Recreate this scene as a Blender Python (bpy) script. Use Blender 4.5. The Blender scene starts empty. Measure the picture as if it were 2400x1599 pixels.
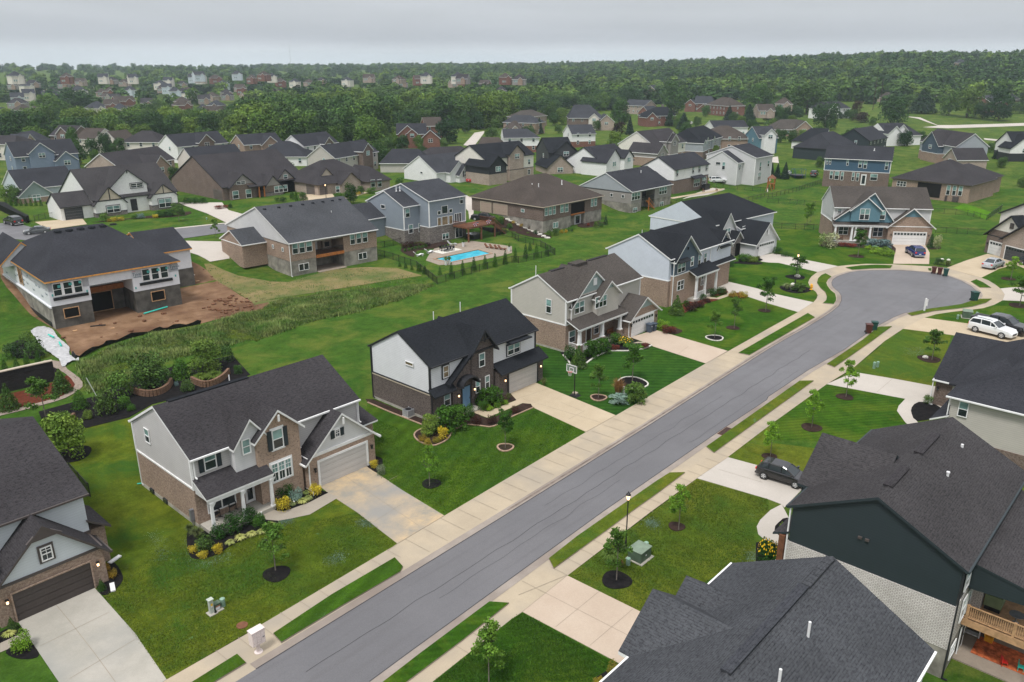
import bpy, bmesh, math, random
import numpy as np
from mathutils import Vector, Matrix, noise
from mathutils.geometry import tessellate_polygon
random.seed(7); rng = np.random.default_rng(11)
SC = bpy.context.scene
R = math.radians
# ---------------------------------------------------------------- camera
F, CX, CY, HY, HEAD, CAMH = 1867.0, 1200.0, 799.5, 152.0, 42.3, 34.0
PITCH = math.atan((CY - HY) / F)
cd = bpy.data.cameras.new('camera'); cam = bpy.data.objects.new('camera', cd)
SC.collection.objects.link(cam); SC.camera = cam
cam.location = (0, 0, CAMH); cam.rotation_euler = (math.pi/2 - PITCH, 0, R(HEAD) - math.pi/2)
cd.sensor_width = 36; cd.lens = 36*F/2400; cd.clip_start = 0.5; cd.clip_end = 12000
# ---------------------------------------------------------------- sky and sun
SUN_EL, SUN_AZ = 62.0, 195.0      # direction the light comes from (degrees from +X)
w = bpy.data.worlds.new('World'); SC.world = w; w.use_nodes = True
nt = w.node_tree; nt.nodes.clear()
def N(nt, t, **k):
    n_ = nt.nodes.new(t)
    for a, b in k.items():
        if a == 'ins':
            for i, v in b.items(): n_.inputs[i].default_value = v
        else: setattr(n_, a, b)
    return n_
out = N(nt, 'ShaderNodeOutputWorld'); bg = N(nt, 'ShaderNodeBackground'); bg.inputs[1].default_value = 0.10
sky = N(nt, 'ShaderNodeTexSky', sky_type='NISHITA', sun_disc=False, sun_elevation=R(SUN_EL), sun_rotation=R(90-SUN_AZ))
tc = N(nt, 'ShaderNodeTexCoord'); sep = N(nt, 'ShaderNodeSeparateXYZ'); nt.links.new(tc.outputs['Generated'], sep.inputs[0])
mp = N(nt, 'ShaderNodeMapping'); mp.inputs['Scale'].default_value = (2.2, 2.2, 16); nt.links.new(tc.outputs['Generated'], mp.inputs[0])
nz = N(nt, 'ShaderNodeTexNoise', ins={'Scale': 1.3, 'Detail': 6, 'Roughness': .55, 'Distortion': .3}); nt.links.new(mp.outputs[0], nz.inputs['Vector'])
rampc = N(nt, 'ShaderNodeValToRGB'); nt.links.new(sep.outputs['Z'], rampc.inputs[0])
cr = rampc.color_ramp; cr.interpolation = 'EASE'
SK = 6.2
def setramp(cr, pts):
    while len(cr.elements) > 1: cr.elements.remove(cr.elements[-1])
    cr.elements[0].position = pts[0][0]; cr.elements[0].color = (*pts[0][1], 1)
    for p, c in pts[1:]:
        e = cr.elements.new(p); e.color = (*c, 1)
setramp(cr, [(0.0, (.63, .67, .71)), (.012, (.60, .63, .67)), (.030, (.43, .45, .49)), (.06, (.47, .49, .52)), (.10, (.56, .57, .595)), (.3, (.60, .61, .64)), (.7, (.95,.96,1.0)), (1, (1.05, 1.06, 1.1))])
m1 = N(nt, 'ShaderNodeMapRange'); nt.links.new(nz.outputs[0], m1.inputs[0])
m1.inputs['From Min'].default_value = .3; m1.inputs['From Max'].default_value = .7; m1.inputs['To Min'].default_value = SK*.93; m1.inputs['To Max'].default_value = SK*1.09
sc_ = N(nt, 'ShaderNodeVectorMath', operation='SCALE'); nt.links.new(rampc.outputs[0], sc_.inputs[0]); nt.links.new(m1.outputs[0], sc_.inputs['Scale'])
mx = N(nt, 'ShaderNodeMix', data_type='RGBA'); mx.inputs[0].default_value = .96
nt.links.new(sky.outputs[0], mx.inputs[6]); nt.links.new(sc_.outputs[0], mx.inputs[7]); nt.links.new(mx.outputs[2], bg.inputs[0]); nt.links.new(bg.outputs[0], out.inputs[0])
sd = bpy.data.lights.new('sun', 'SUN'); sd.energy = 1.5; sd.angle = R(14); sd.color = (1, .97, .93)
so = bpy.data.objects.new('sun', sd); SC.collection.objects.link(so)
sv = Vector((math.cos(R(SUN_EL))*math.cos(R(SUN_AZ)), math.cos(R(SUN_EL))*math.sin(R(SUN_AZ)), math.sin(R(SUN_EL))))
so.rotation_euler = sv.to_track_quat('Z', 'Y').to_euler(); so.location = (0, 0, 80)
SC.view_settings.view_transform = 'Standard'; SC.view_settings.look = 'None'; SC.view_settings.exposure = 0.98; SC.view_settings.gamma = 1
SC.cycles.max_bounces = 5; SC.cycles.diffuse_bounces = 3; SC.cycles.glossy_bounces = 2; SC.cycles.transmission_bounces = 2; SC.cycles.volume_bounces = 1
# ---------------------------------------------------------------- pixel -> place
REG = dict(A=(0,800),B=(600,800),C=(1200,800),D=(1800,800),E=(0,1199),F=(600,1199),G=(1200,1199),H=(1800,1199),I=(0,100),J=(600,100),
    K=(1200,100),L=(1800,100),M=(0,450),N=(600,450),O=(1200,450),P=(1800,450),c=(860,780,5.6),b=(420,1060,6.533))
def nat(r, x, y):
    if not r: return x, y
    o = REG[r]; s = o[2] if len(o) > 2 else 3.92
    return o[0]+x/s, o[1]+y/s
_h = R(HEAD)
FW = np.array([math.cos(_h)*math.cos(PITCH), math.sin(_h)*math.cos(PITCH), -math.sin(PITCH)])
RT = np.array([math.sin(_h), -math.cos(_h), 0.]); UP = np.cross(RT, FW)
def ray(u, v): return FW + RT*(u-CX)/F - UP*(v-CY)/F
def ss(a, b, x):
    t = min(1, max(0, (x-a)/(b-a))); return t*t*(3-2*t)
def lerp(x, pts):
    return float(np.interp(x, [p[0] for p in pts], [p[1] for p in pts]))
Y0 = [(-50,124),(60,122),(82,120),(100,121),(112,117),(128,110),(145,107),(162,110),(190,112),(210,114),(240,112),(262,90),(275,60),(285,0)]
CREST = [(8,36),(14,34),(18,37),(24,32),(30,27),(36,24),(42,21),(55,19),(75,20),(95,20)]
def terr(x, y):
    y0 = lerp(x, Y0)
    z = 2.5*ss(y0, y0+13, y)*ss(268, 250, x) if x < 268 else 0.0
    if x > 205: z = 2.5*max(ss(y0, y0+13, y)*ss(290, 250, x), ss(285, 330, x+0.25*y))
    d = math.hypot(x, y)
    if d > 300:
        a = math.degrees(math.atan2(y, x)); Rr = lerp(a, CREST)
        t = ss(lerp(a, [(10,480),(30,430),(60,600)]), lerp(a, [(10,1250),(25,1450),(40,1900),(60,2300),(80,2300)]), d)
        z += Rr*t + 1.5*t*math.sin(x*.006+1)*math.cos(y*.005)
        if d > 2500: z -= (d-2500)*.01
    if 38 < x < 76 and y < 15.6: z -= 2.6*ss(15.6, 9.5, y)*ss(38.9, 40.6, x)*ss(76, 70, x)
    return z
def G(u, v, dz=0.0):
    """point of the ground seen at a pixel"""
    d = ray(u, v); z = 0.0; hl = math.hypot(d[0], d[1])
    t = (2.5+dz-CAMH)/d[2] if d[2] < 0 else 1e9
    if t*hl < 330:
        for _ in range(30):
            t = (z+dz-CAMH)/d[2]; p = t*d; z2 = terr(p[0], p[1])
            if abs(z2-z) < 1e-3: break
            z = z*.5+z2*.5
        return Vector((p[0], p[1], z+dz))
    t = 300/hl
    while t*hl < 3500 and CAMH+d[2]*t > terr(t*d[0], t*d[1])+dz: t += (4+t*hl*.01)/hl
    lo, hi = t-(4+t*hl*.01)/hl, t
    for _ in range(14):
        m = (lo+hi)/2
        if CAMH+d[2]*m > terr(m*d[0], m*d[1])+dz: lo = m
        else: hi = m
    p = hi*d; return Vector((p[0], p[1], terr(p[0], p[1])+dz))
def GP(r, x, y, dz=0.0): return G(*nat(r, x, y), dz)
def proj(p):
    q = np.array(p)-np.array([0, 0, CAMH]); z = q@FW
    return CX+F*(q@RT)/z, CY-F*(q@UP)/z
def hgt(p, v):
    """height above p of the thing whose top shows at image row v"""
    lo, hi = 0., 60.
    for _ in range(40):
        m = (lo+hi)/2
        if proj((p[0], p[1], p[2]+m))[1] > v: lo = m
        else: hi = m
    return lo
# ---------------------------------------------------------------- materials
MAT = {}
def newmat(name, rough=.85, spec=.3):
    m = bpy.data.materials.new(name); m.use_nodes = True; MAT[name] = m
    b = m.node_tree.nodes['Principled BSDF']; b.inputs['Roughness'].default_value = rough; b.inputs['Specular IOR Level'].default_value = spec
    return m, m.node_tree, b
def L(nt, a, b): nt.links.new(a, b)
def rgbmix(nt, f, a, b, mode='MIX'):
    n_ = nt.nodes.new('ShaderNodeMix'); n_.data_type = 'RGBA'; n_.blend_type = mode
    for i, v in ((0, f), (6, a), (7, b)):
        if isinstance(v, (int, float)): n_.inputs[i].default_value = v
        elif isinstance(v, tuple): n_.inputs[i].default_value = (*v[:3], 1)
        else: nt.links.new(v, n_.inputs[i])
    return n_.outputs[2]
def noise_n(nt, vec, scale, detail=3, rough=.5, lo=.35, hi=.65, dist=0):
    n_ = N(nt, 'ShaderNodeTexNoise', ins={'Scale': scale, 'Detail': detail, 'Roughness': rough, 'Distortion': dist}); nt.links.new(vec, n_.inputs['Vector'])
    m = N(nt, 'ShaderNodeMapRange'); nt.links.new(n_.outputs[0], m.inputs[0]); m.inputs['From Min'].default_value = lo; m.inputs['From Max'].default_value = hi
    return m.outputs[0]
def coord(nt, kind='UV', sc=None):
    t = N(nt, 'ShaderNodeTexCoord')
    if kind == 'World':
        g_ = N(nt, 'ShaderNodeNewGeometry'); o = g_.outputs['Position']
    else: o = t.outputs[kind]
    if sc is not None:
        m = N(nt, 'ShaderNodeMapping'); m.inputs['Scale'].default_value = sc; nt.links.new(o, m.inputs[0]); o = m.outputs[0]
    return o
def bump(nt, b, h, strength=.3, dist=.02):
    n_ = N(nt, 'ShaderNodeBump', ins={'Strength': strength, 'Distance': dist}); nt.links.new(h, n_.inputs['Height']); nt.links.new(n_.outputs[0], b.inputs['Normal'])
def flat(name, c, rough=.7, spec=.3, var=.12, metal=0, sc=2.0, emit=None):
    m, nt, b = newmat(name, rough, spec); b.inputs['Metallic'].default_value = metal
    v = noise_n(nt, coord(nt, 'World'), sc, 4, .6)
    o = rgbmix(nt, v, tuple(x*(1-var) for x in c), tuple(min(1, x*(1+var)) for x in c)); L(nt, o, b.inputs['Base Color'])
    if emit: b.inputs['Emission Color'].default_value = (*emit[0], 1); b.inputs['Emission Strength'].default_value = emit[1]
    return m
def brick(name, c1, c2, mortar, w_=.215, h_=.075, mor=.012, blot=None, blotc=None, rough=.9, squash=1):
    m, nt, b = newmat(name, rough, .2); uv = coord(nt)
    br = N(nt, 'ShaderNodeTexBrick', offset=.5, ins={'Color1': (*c1, 1), 'Color2': (*c2, 1), 'Mortar': (*mortar, 1), 'Scale': 1, 'Mortar Size': mor, 'Mortar Smooth': .1, 'Bias': 0, 'Brick Width': w_, 'Row Height': h_})
    L(nt, uv, br.inputs['Vector']); o = br.outputs[0]
    f = noise_n(nt, uv, 5.5, 3, .7, .4, .62)
    o = rgbmix(nt, f, o, blotc or tuple(x*.62 for x in c1)) if blot is None else rgbmix(nt, noise_n(nt, uv, 5.5, 4, .75, *blot), o, blotc)
    w3 = noise_n(nt, uv, .5, 3, .6); o = rgbmix(nt, 1, o, rgbmix(nt, w3, (.88, .88, .88), (1.08, 1.08, 1.08)), 'MULTIPLY')
    L(nt, o, b.inputs['Base Color']); bump(nt, b, br.outputs[1], -.5, .01); return m
def siding(name, c, h_=.19, dark=.62, vert=False, rough=.55):
    m, nt, b = newmat(name, rough, .35); uv = coord(nt); s = N(nt, 'ShaderNodeSeparateXYZ'); L(nt, uv, s.inputs[0])
    d = N(nt, 'ShaderNodeMath', operation='DIVIDE'); L(nt, s.outputs[0 if vert else 1], d.inputs[0]); d.inputs[1].default_value = h_
    fr = N(nt, 'ShaderNodeMath', operation='FRACT'); L(nt, d.outputs[0], fr.inputs[0])
    mr = N(nt, 'ShaderNodeMapRange'); L(nt, fr.outputs[0], mr.inputs[0]); mr.inputs['From Min'].default_value = 0; mr.inputs['From Max'].default_value = .16
    v = noise_n(nt, uv, .7, 4, .6); base = rgbmix(nt, v, tuple(x*.95 for x in c), tuple(min(1, x*1.03) for x in c))
    o = rgbmix(nt, mr.outputs[0], tuple(x*dark for x in c), base); L(nt, o, b.inputs['Base Color']); bump(nt, b, fr.outputs[0], -.35 if not vert else .4, .012); return m
def shingle(name, c, c2=None, var=.35):
    m, nt, b = newmat(name, .95, .04); uv = coord(nt); c2 = c2 or tuple(x*(1-var) for x in c)
    br = N(nt, 'ShaderNodeTexBrick', offset=.37, ins={'Color1': (*c, 1), 'Color2': (*c2, 1), 'Mortar': (*[x*.30 for x in c], 1), 'Scale': 1, 'Mortar Size': .018, 'Mortar Smooth': .3, 'Bias': 0, 'Brick Width': .31, 'Row Height': .145})
    L(nt, uv, br.inputs['Vector'])
    f = noise_n(nt, coord(nt, 'UV', (3.2, 6.9, 1)), 1.0, 5, .8, .38, .62)
    o = rgbmix(nt, f, br.outputs[0], tuple(x*1.25 for x in c)); w3 = noise_n(nt, uv, .22, 4, .55)
    o = rgbmix(nt, 1, o, rgbmix(nt, w3, (.86, .86, .86), (1.1, 1.1, 1.1)), 'MULTIPLY')
    L(nt, o, b.inputs['Base Color']); bump(nt, b, br.outputs[1], -.4, .012); return m
def grassmat(name, c1, c2, c3=None, stripe=None, big=.09, clover=True):
    m, nt, b = newmat(name, 1.0, .03); wv = coord(nt, 'World')
    a = noise_n(nt, wv, big, 4, .6, .36, .64); o = rgbmix(nt, a, c1, c2)
    a2 = noise_n(nt, wv, .55, 4, .7, .35, .7); o = rgbmix(nt, a2, o, rgbmix(nt, .62, o, tuple(x*.42 for x in c1))); o = rgbmix(nt, 1, o, rgbmix(nt, noise_n(nt, wv, 1.7, 5, .75, .3, .7), (.80, .84, .8), (1.22, 1.18, 1.1)), 'MULTIPLY')
    if c3: o = rgbmix(nt, noise_n(nt, wv, .16, 5, .7, .47, .63, .5), o, c3)
    if stripe:
        ang, wid, amt = stripe; mp = N(nt, 'ShaderNodeMapping'); mp.inputs['Rotation'].default_value = (0, 0, R(ang)); L(nt, wv, mp.inputs[0])
        wn = N(nt, 'ShaderNodeTexWave', wave_type='BANDS', bands_direction='X', ins={'Scale': .314/wid, 'Distortion': 1.2, 'Detail': 2, 'Detail Scale': .6}); L(nt, mp.outputs[0], wn.inputs[0])
        o = rgbmix(nt, 1, o, rgbmix(nt, wn.outputs['Fac'], (1-amt,)*3, (1+amt*.5,)*3), 'MULTIPLY')
    if clover:
        o = rgbmix(nt, noise_n(nt, wv, .33, 5, .75, .66, .72, .4), o, (.085, .17, .075))
    fine = noise_n(nt, wv, 7.0, 5, .8, .3, .7); o = rgbmix(nt, 1, o, rgbmix(nt, fine, (.72, .72, .72), (1.25, 1.25, 1.2)), 'MULTIPLY')
    L(nt, o, b.inputs['Base Color']); bump(nt, b, fine, .6, .05); return m
def concrete(name, c, c2, jd=None, rot=0, rough=.85, big=.35, stain=None):
    m, nt, b = newmat(name, rough, .03 if 'mulch' in name or name in ('dirt', 'straw', 'rubble') else .15); wv = coord(nt, 'World')
    o = rgbmix(nt, noise_n(nt, wv, big, 5, .65, .35, .65), c, c2)
    f = noise_n(nt, wv, 9, 4, .8, .3, .7); o = rgbmix(nt, 1, o, rgbmix(nt, f, (.93, .93, .93), (1.05, 1.05, 1.05)), 'MULTIPLY')
    if stain: o = rgbmix(nt, noise_n(nt, wv, .12, 4, .6, .45, .65), o, stain)
    L(nt, o, b.inputs['Base Color']); return m
def leafmat(name, c1, c2, tint=.25, rough=.6, sc=.5):
    m, nt, b = newmat(name, rough, .1); oi = N(nt, 'ShaderNodeObjectInfo')
    v = noise_n(nt, coord(nt, 'World'), sc, 3, .6, .35, .65); o = rgbmix(nt, v, c1, c2)
    o = rgbmix(nt, 1, o, rgbmix(nt, oi.outputs['Random'], (1-tint, 1-tint*.9, 1-tint*.7), (1+tint*1.3, 1+tint, 1)), 'MULTIPLY')
    at = N(nt, 'ShaderNodeAttribute', attribute_name='tone'); o = rgbmix(nt, 1, o, at.outputs['Color'], 'MULTIPLY')
    L(nt, o, b.inputs['Base Color'])
    return m
# ---------------------------------------------------------------- objects
COL = SC.collection
def tag(o, label=None, cat=None, group=None, kind=None):
    if label: o['label'] = label
    if cat: o['category'] = cat
    if group: o['group'] = group
    if kind: o['kind'] = kind
    return o
def empty(name, loc, rz=0, **k):
    o = bpy.data.objects.new(name, None); COL.objects.link(o); o.location = loc; o.rotation_euler = (0, 0, rz); o.empty_display_size = .3
    return tag(o, **k)
def autouv(me):
    uvl = me.uv_layers.new(name='UVMap'); n_ = len(me.loops)
    co = np.empty(len(me.vertices)*3); me.vertices.foreach_get('co', co); co = co.reshape(-1, 3)
    li = np.empty(n_, dtype=np.int32); me.loops.foreach_get('vertex_index', li)
    np_ = len(me.polygons); nr = np.empty(np_*3); me.polygons.foreach_get('normal', nr); nr = nr.reshape(-1, 3)
    lt = np.empty(np_, dtype=np.int32); me.polygons.foreach_get('loop_total', lt)
    pn = np.repeat(nr, lt, axis=0); t = np.cross(np.array([[0, 0, 1.]]), pn); l_ = np.linalg.norm(t, axis=1)
    t[l_ < .05] = (1, 0, 0); t /= np.maximum(np.linalg.norm(t, axis=1), 1e-6)[:, None]; bb = np.cross(pn, t)
    p = co[li]; uv = np.stack([(p*t).sum(1)+50, (p*bb).sum(1)+50], 1); uvl.data.foreach_set('uv', uv.ravel().astype(np.float32))
class MB:
    def __init__(s): s.v = []; s.f = []; s.m = []
    def add(s, vs, fs, mi=0):
        k = len(s.v); s.v += [tuple(v) for v in vs]; s.f += [tuple(i+k for i in f) for f in fs]; s.m += [mi]*len(fs); return s
    def box(s, x0, x1, y0, y1, z0, z1, mi=0):
        return s.add([(x0,y0,z0),(x1,y0,z0),(x1,y1,z0),(x0,y1,z0),(x0,y0,z1),(x1,y0,z1),(x1,y1,z1),(x0,y1,z1)],
            [(0,3,2,1),(4,5,6,7),(0,1,5,4),(1,2,6,5),(2,3,7,6),(3,0,4,7)], mi)
    def beam(s, a, b, w_, h_=None, mi=0):
        a, b = Vector(a), Vector(b); h_ = h_ or w_; d = (b-a).normalized(); t = d.cross(Vector((0, 0, 1)))
        t = Vector((1, 0, 0)) if t.length < .01 else t.normalized(); u = t.cross(d)
        vs = [p+t*i*w_/2+u*j*h_/2 for p in (a, b) for i, j in ((-1,-1),(1,-1),(1,1),(-1,1))]
        return s.add(vs, [(0,1,2,3),(7,6,5,4),(0,4,5,1),(1,5,6,2),(2,6,7,3),(3,7,4,0)], mi)
    def cyl(s, a, b, r0, r1=None, n_=8, mi=0, cap=True):
        a, b = Vector(a), Vector(b); r1 = r0 if r1 is None else r1; d = (b-a).normalized(); t = d.cross(Vector((0, 0, 1)))
        t = Vector((1, 0, 0)) if t.length < .01 else t.normalized(); u = t.cross(d)
        vs = [p+(t*math.cos(2*math.pi*i/n_)+u*math.sin(2*math.pi*i/n_))*r for p, r in ((a, r0), (b, r1)) for i in range(n_)]
        fs = [(i, (i+1) % n_, n_+(i+1) % n_, n_+i) for i in range(n_)]
        if cap: fs += [tuple(range(n_))[::-1], tuple(range(n_, 2*n_))]
        return s.add(vs, fs, mi)
    def lathe(s, prof, n_=12, mi=0, c=(0, 0, 0)):
        vs = [(c[0]+r*math.cos(2*math.pi*i/n_), c[1]+r*math.sin(2*math.pi*i/n_), c[2]+z) for r, z in prof for i in range(n_)]
        fs = [(k*n_+i, k*n_+(i+1) % n_, (k+1)*n_+(i+1) % n_, (k+1)*n_+i) for k in range(len(prof)-1) for i in range(n_)]
        fs += [tuple(range(n_))[::-1], tuple(range((len(prof)-1)*n_, len(prof)*n_))]
        return s.add(vs, fs, mi)
    def quad(s, a, b, c, d, mi=0): return s.add([a, b, c, d], [(0,1,2,3)], mi)
    def ext(s, poly, z0, z1, mi=0):
        n_ = len(poly); vs = [(p[0], p[1], z0) for p in poly]+[(p[0], p[1], z1) for p in poly]
        return s.add(vs, [tuple(range(n_))[::-1], tuple(range(n_, 2*n_))]+[(i, (i+1) % n_, n_+(i+1) % n_, n_+i) for i in range(n_)], mi)
    def build(s, name, mats, parent=None, smooth=False, fix=False, **k):
        me = bpy.data.meshes.new(name); me.from_pydata(s.v, [], s.f)
        for m in (mats if isinstance(mats, (list, tuple)) else [mats]): me.materials.append(MAT[m])
        me.polygons.foreach_set('material_index', s.m)
        if smooth: me.polygons.foreach_set('use_smooth', [True]*len(s.f))
        if fix:
            bm = bmesh.new(); bm.from_mesh(me); bmesh.ops.recalc_face_normals(bm, faces=bm.faces[:]); bm.to_mesh(me); bm.free()
        me.update(); autouv(me)
        o = bpy.data.objects.new(name, me); COL.objects.link(o)
        if parent: o.parent = parent
        return tag(o, **k)
def leafobj(name, co, fs, mat, tone, parent=None):
    me = bpy.data.meshes.new(name); nv, nf, k = len(co), len(fs), fs.shape[1]
    me.vertices.add(nv); me.vertices.foreach_set('co', co.astype(np.float32).ravel()); me.loops.add(nf*k); me.loops.foreach_set('vertex_index', fs.astype(np.int32).ravel())
    me.polygons.add(nf); me.polygons.foreach_set('loop_start', np.arange(0, nf*k, k, dtype=np.int32)); me.polygons.foreach_set('loop_total', np.full(nf, k, dtype=np.int32)); me.update(calc_edges=True)
    c = np.ones((nv, 4), dtype=np.float32); c[:, :3] = tone if tone.ndim == 2 else tone[:, None]; at = me.color_attributes.new('tone', 'FLOAT_COLOR', 'POINT'); at.data.foreach_set('color', c.ravel())
    me.materials.append(MAT[mat]); o = bpy.data.objects.new(name, me); COL.objects.link(o)
    if parent: o.parent = parent
    return o
def copy_tree(o, parent=None, kids=None):
    c = o.copy(); COL.objects.link(c); c.parent = parent
    for ch in o.children: copy_tree(ch, c)
    return c
# ================================================================ GROUND
REG['q'] = (1800,590,7.84); REG['r'] = (2100,590,7.84); REG['y'] = (2140,740,6.03); REG['z'] = (2200,1200,3.93)
def poly(*segs):
    """('A', x,y, x,y, ...) groups -> ground points"""
    o = []
    for s in segs:
        for i in range(1, len(s), 2): o.append(GP(s[0], s[i], s[i+1]).to_2d())
    return o
def smooth(pts, k=4, closed=True):
    n_ = len(pts); o = []
    for i in range(n_ if closed else n_-1):
        p0, p1, p2, p3 = (pts[(i+j) % n_] if closed else pts[min(n_-1, max(0, i+j))] for j in (-1, 0, 1, 2))
        for q in range(k):
            t = q/k; o.append(.5*((2*p1)+(p2-p0)*t+(2*p0-5*p1+4*p2-p3)*t*t+(3*p1-p0-3*p2+p3)*t**3))
    if not closed: o.append(pts[-1])
    return o
def sheet(name, pts, dz, mat, skirt=0.0, kind='structure', step=3.0, skm=None, hole=(), **k):
    if isinstance(pts, tuple): pts = poly(*pts)
    me = bpy.data.meshes.new(name); bm = bmesh.new()
    vs = [bm.verts.new((p[0], p[1], 0)) for p in pts]; zs = [terr(p[0], p[1]) for p in pts]
    hl_ = [Vector((p[0], p[1], 0)) for p in hole]; vs += [bm.verts.new(p) for p in hl_]
    for t3 in tessellate_polygon([[Vector((p[0], p[1], 0)) for p in pts]]+([hl_] if hole else [])):
        try: bm.faces.new([vs[i] for i in t3])
        except ValueError: pass
    for fc in bm.faces:
        fc.normal_update()
        if fc.normal.z < 0: fc.normal_flip()
    if max(zs)-min(zs) > .02 and step:
        for ax in (0, 1):
            c = [v.co[ax] for v in bm.verts]; a = math.floor(min(c)/step)*step+step*.5
            while a < max(c):
                pn = Vector((1, 0, 0)) if ax == 0 else Vector((0, 1, 0))
                bmesh.ops.bisect_plane(bm, geom=bm.verts[:]+bm.edges[:]+bm.faces[:], plane_co=pn*a, plane_no=pn); a += step
        for v in bm.verts: v.co.z = terr(v.co.x, v.co.y)+dz
    else:
        z = sum(zs)/len(zs)
        for v in bm.verts: v.co.z = z+dz
    if skirt:
        be = [e for e in bm.edges if len(e.link_faces) == 1]
        r_ = bmesh.ops.extrude_edge_only(bm, edges=be)
        for g_ in r_['geom']:
            if isinstance(g_, bmesh.types.BMVert): g_.co.z -= skirt
        if skm:
            for g_ in r_['geom']:
                if isinstance(g_, bmesh.types.BMFace): g_.material_index = 1
    for fc in bm.faces:
        fc.normal_update()
        if fc.normal.z < -.5: fc.normal_flip()
    bm.to_mesh(me); bm.free(); me.materials.append(MAT[mat])
    if skm: me.materials.append(MAT[skm])
    autouv(me); o = bpy.data.objects.new(name, me); COL.objects.link(o)
    return tag(o, kind=kind, **k)
def ribbon(name, pts, wid, dz, mat, closed=False, h=0.0, kind='structure', **k):
    """strip (or raised edging of height h) along a line of ground points"""
    mb = MB(); n_ = len(pts); L_, R_ = [], []
    for i, p in enumerate(pts):
        a = pts[i-1] if (i or closed) else p; b = pts[(i+1) % n_] if (i < n_-1 or closed) else p
        d = (b-a); d = d.normalized() if d.length > 1e-6 else Vector((1, 0)); nn = Vector((-d.y, d.x))*wid/2
        L_.append(p+nn); R_.append(p-nn)
    def z(p): return terr(p[0], p[1])+dz
    for i in range(n_ if closed else n_-1):
        j = (i+1) % n_; a, b, c, d = L_[i], L_[j], R_[j], R_[i]
        if h: 
            mb.add([(*a, z(a)), (*b, z(b)), (*c, z(c)), (*d, z(d)), (*a, z(a)+h), (*b, z(b)+h), (*c, z(c)+h), (*d, z(d)+h)], [(4,7,6,5), (0,4,5,1), (2,6,7,3), (0,3,7,4), (1,5,6,2)])
        else: mb.add([(*a, z(a)), (*d, z(d)), (*c, z(c)), (*b, z(b))], [(0,1,2,3)])
    return mb.build(name, mat, kind=kind, **k)
# ---- ground materials
grassmat('g_base', (0.037,0.095,0.014), (0.063,0.122,0.018), (0.091,0.122,0.022))
grassmat('g_yel', (0.071,0.114,0.012), (0.116,0.137,0.014), (0.037,0.087,0.012), stripe=(20, 1.9, .07))
grassmat('g_yel2', (0.076,0.121,0.014), (0.128,0.142,0.018), (0.049,0.099,0.014), stripe=(20, 1.3, .05))
grassmat('g_mid', (0.044,0.102,0.010), (0.073,0.122,0.012), (0.034,0.081,0.010), stripe=(68, 1.5, .16))
grassmat('g_dark', (0.024,0.079,0.013), (0.040,0.099,0.013), None, stripe=(-40, .9, .2), clover=False)
grassmat('g_deep', (0.029,0.090,0.009), (0.049,0.109,0.010), (0.073,0.116,0.012), stripe=(-52, .6, .16), clover=False)
grassmat('g_far', (0.049,0.099,0.018), (0.079,0.128,0.024), (0.110,0.139,0.030))
grassmat('g_bright', (.06,.17,.008), (.085,.20,.010), None, clover=False)
concrete('paving', (.36,.30,.22), (.42,.35,.255), stain=(.31,.27,.215))
concrete('paving_grey', (.28,.245,.20), (.33,.295,.245))
concrete('drive_tan', (.40,.325,.225), (.46,.38,.27), big=.25)
concrete('drive_rust', (.27,.245,.20), (.50,.37,.22), big=.55, stain=(.25,.24,.22))
concrete('drive_pink', (.42,.335,.26), (.47,.385,.305), big=.2)
concrete('drive_grey', (.31,.295,.255), (.39,.365,.32), big=.3, stain=(.25,.25,.23))
concrete('drive_pale', (.42,.385,.34), (.47,.43,.385), big=.2)
concrete('gutter', (.25,.215,.185), (.31,.27,.235), big=.6, stain=(.20,.165,.14))
concrete('dirt', (.15,.088,.05), (.25,.155,.095), big=.5, stain=(.11,.06,.036))
concrete('straw', (.22,.17,.085), (.15,.14,.05), big=.5, stain=(.085,.115,.035))
concrete('mulch_black', (.008,.008,.009), (.018,.016,.016), big=2)
concrete('mulch_brown', (.028,.018,.015), (.05,.032,.026), big=2)
concrete('mulch_red', (.075,.022,.014), (.12,.035,.02), big=2)
concrete('rubble', (.20,.16,.13), (.30,.25,.21), big=4)
concrete('stone_patio', (.24,.20,.16), (.30,.25,.20), big=.8)
# asphalt: wet sheen bands and a seam along the middle
m, nt, b = newmat('asphalt', .62, .35); wv = coord(nt, 'World')
o_ = rgbmix(nt, noise_n(nt, wv, .10, 5, .6, .35, .65), (.118,.116,.122), (.138,.135,.141))
mp_ = N(nt, 'ShaderNodeMapping'); mp_.inputs['Scale'].default_value = (.05, 1.1, 1); L(nt, wv, mp_.inputs[0])
o_ = rgbmix(nt, noise_n(nt, mp_.outputs[0], 1, 5, .7, .5, .85), o_, (.100,.096,.100))
f_ = noise_n(nt, wv, 14, 4, .9, .3, .7); o_ = rgbmix(nt, 1, o_, rgbmix(nt, f_, (.82,)*3, (1.16,)*3), 'MULTIPLY'); L(nt, o_, b.inputs['Base Color'])
L(nt, rgbmix(nt, noise_n(nt, wv, .15, 3, .6), (.42,)*3, (.72,)*3), b.inputs['Roughness'])
# ---- terrain sheet
def gridline(segs):
    o = []
    for a, b, s in segs: o += list(np.arange(a, b, s))
    return o+[segs[-1][1]]
gx = gridline([(-850,-200,130),(-200,0,20),(0,290,2),(290,480,6),(480,900,15),(900,2600,60),(2600,4150,150)])
gy = gridline([(-850,-100,50),(-100,-10,6),(-10,165,2),(165,300,5),(300,600,12),(600,1500,40),(1500,3200,100),(3200,4150,190)])
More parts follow.
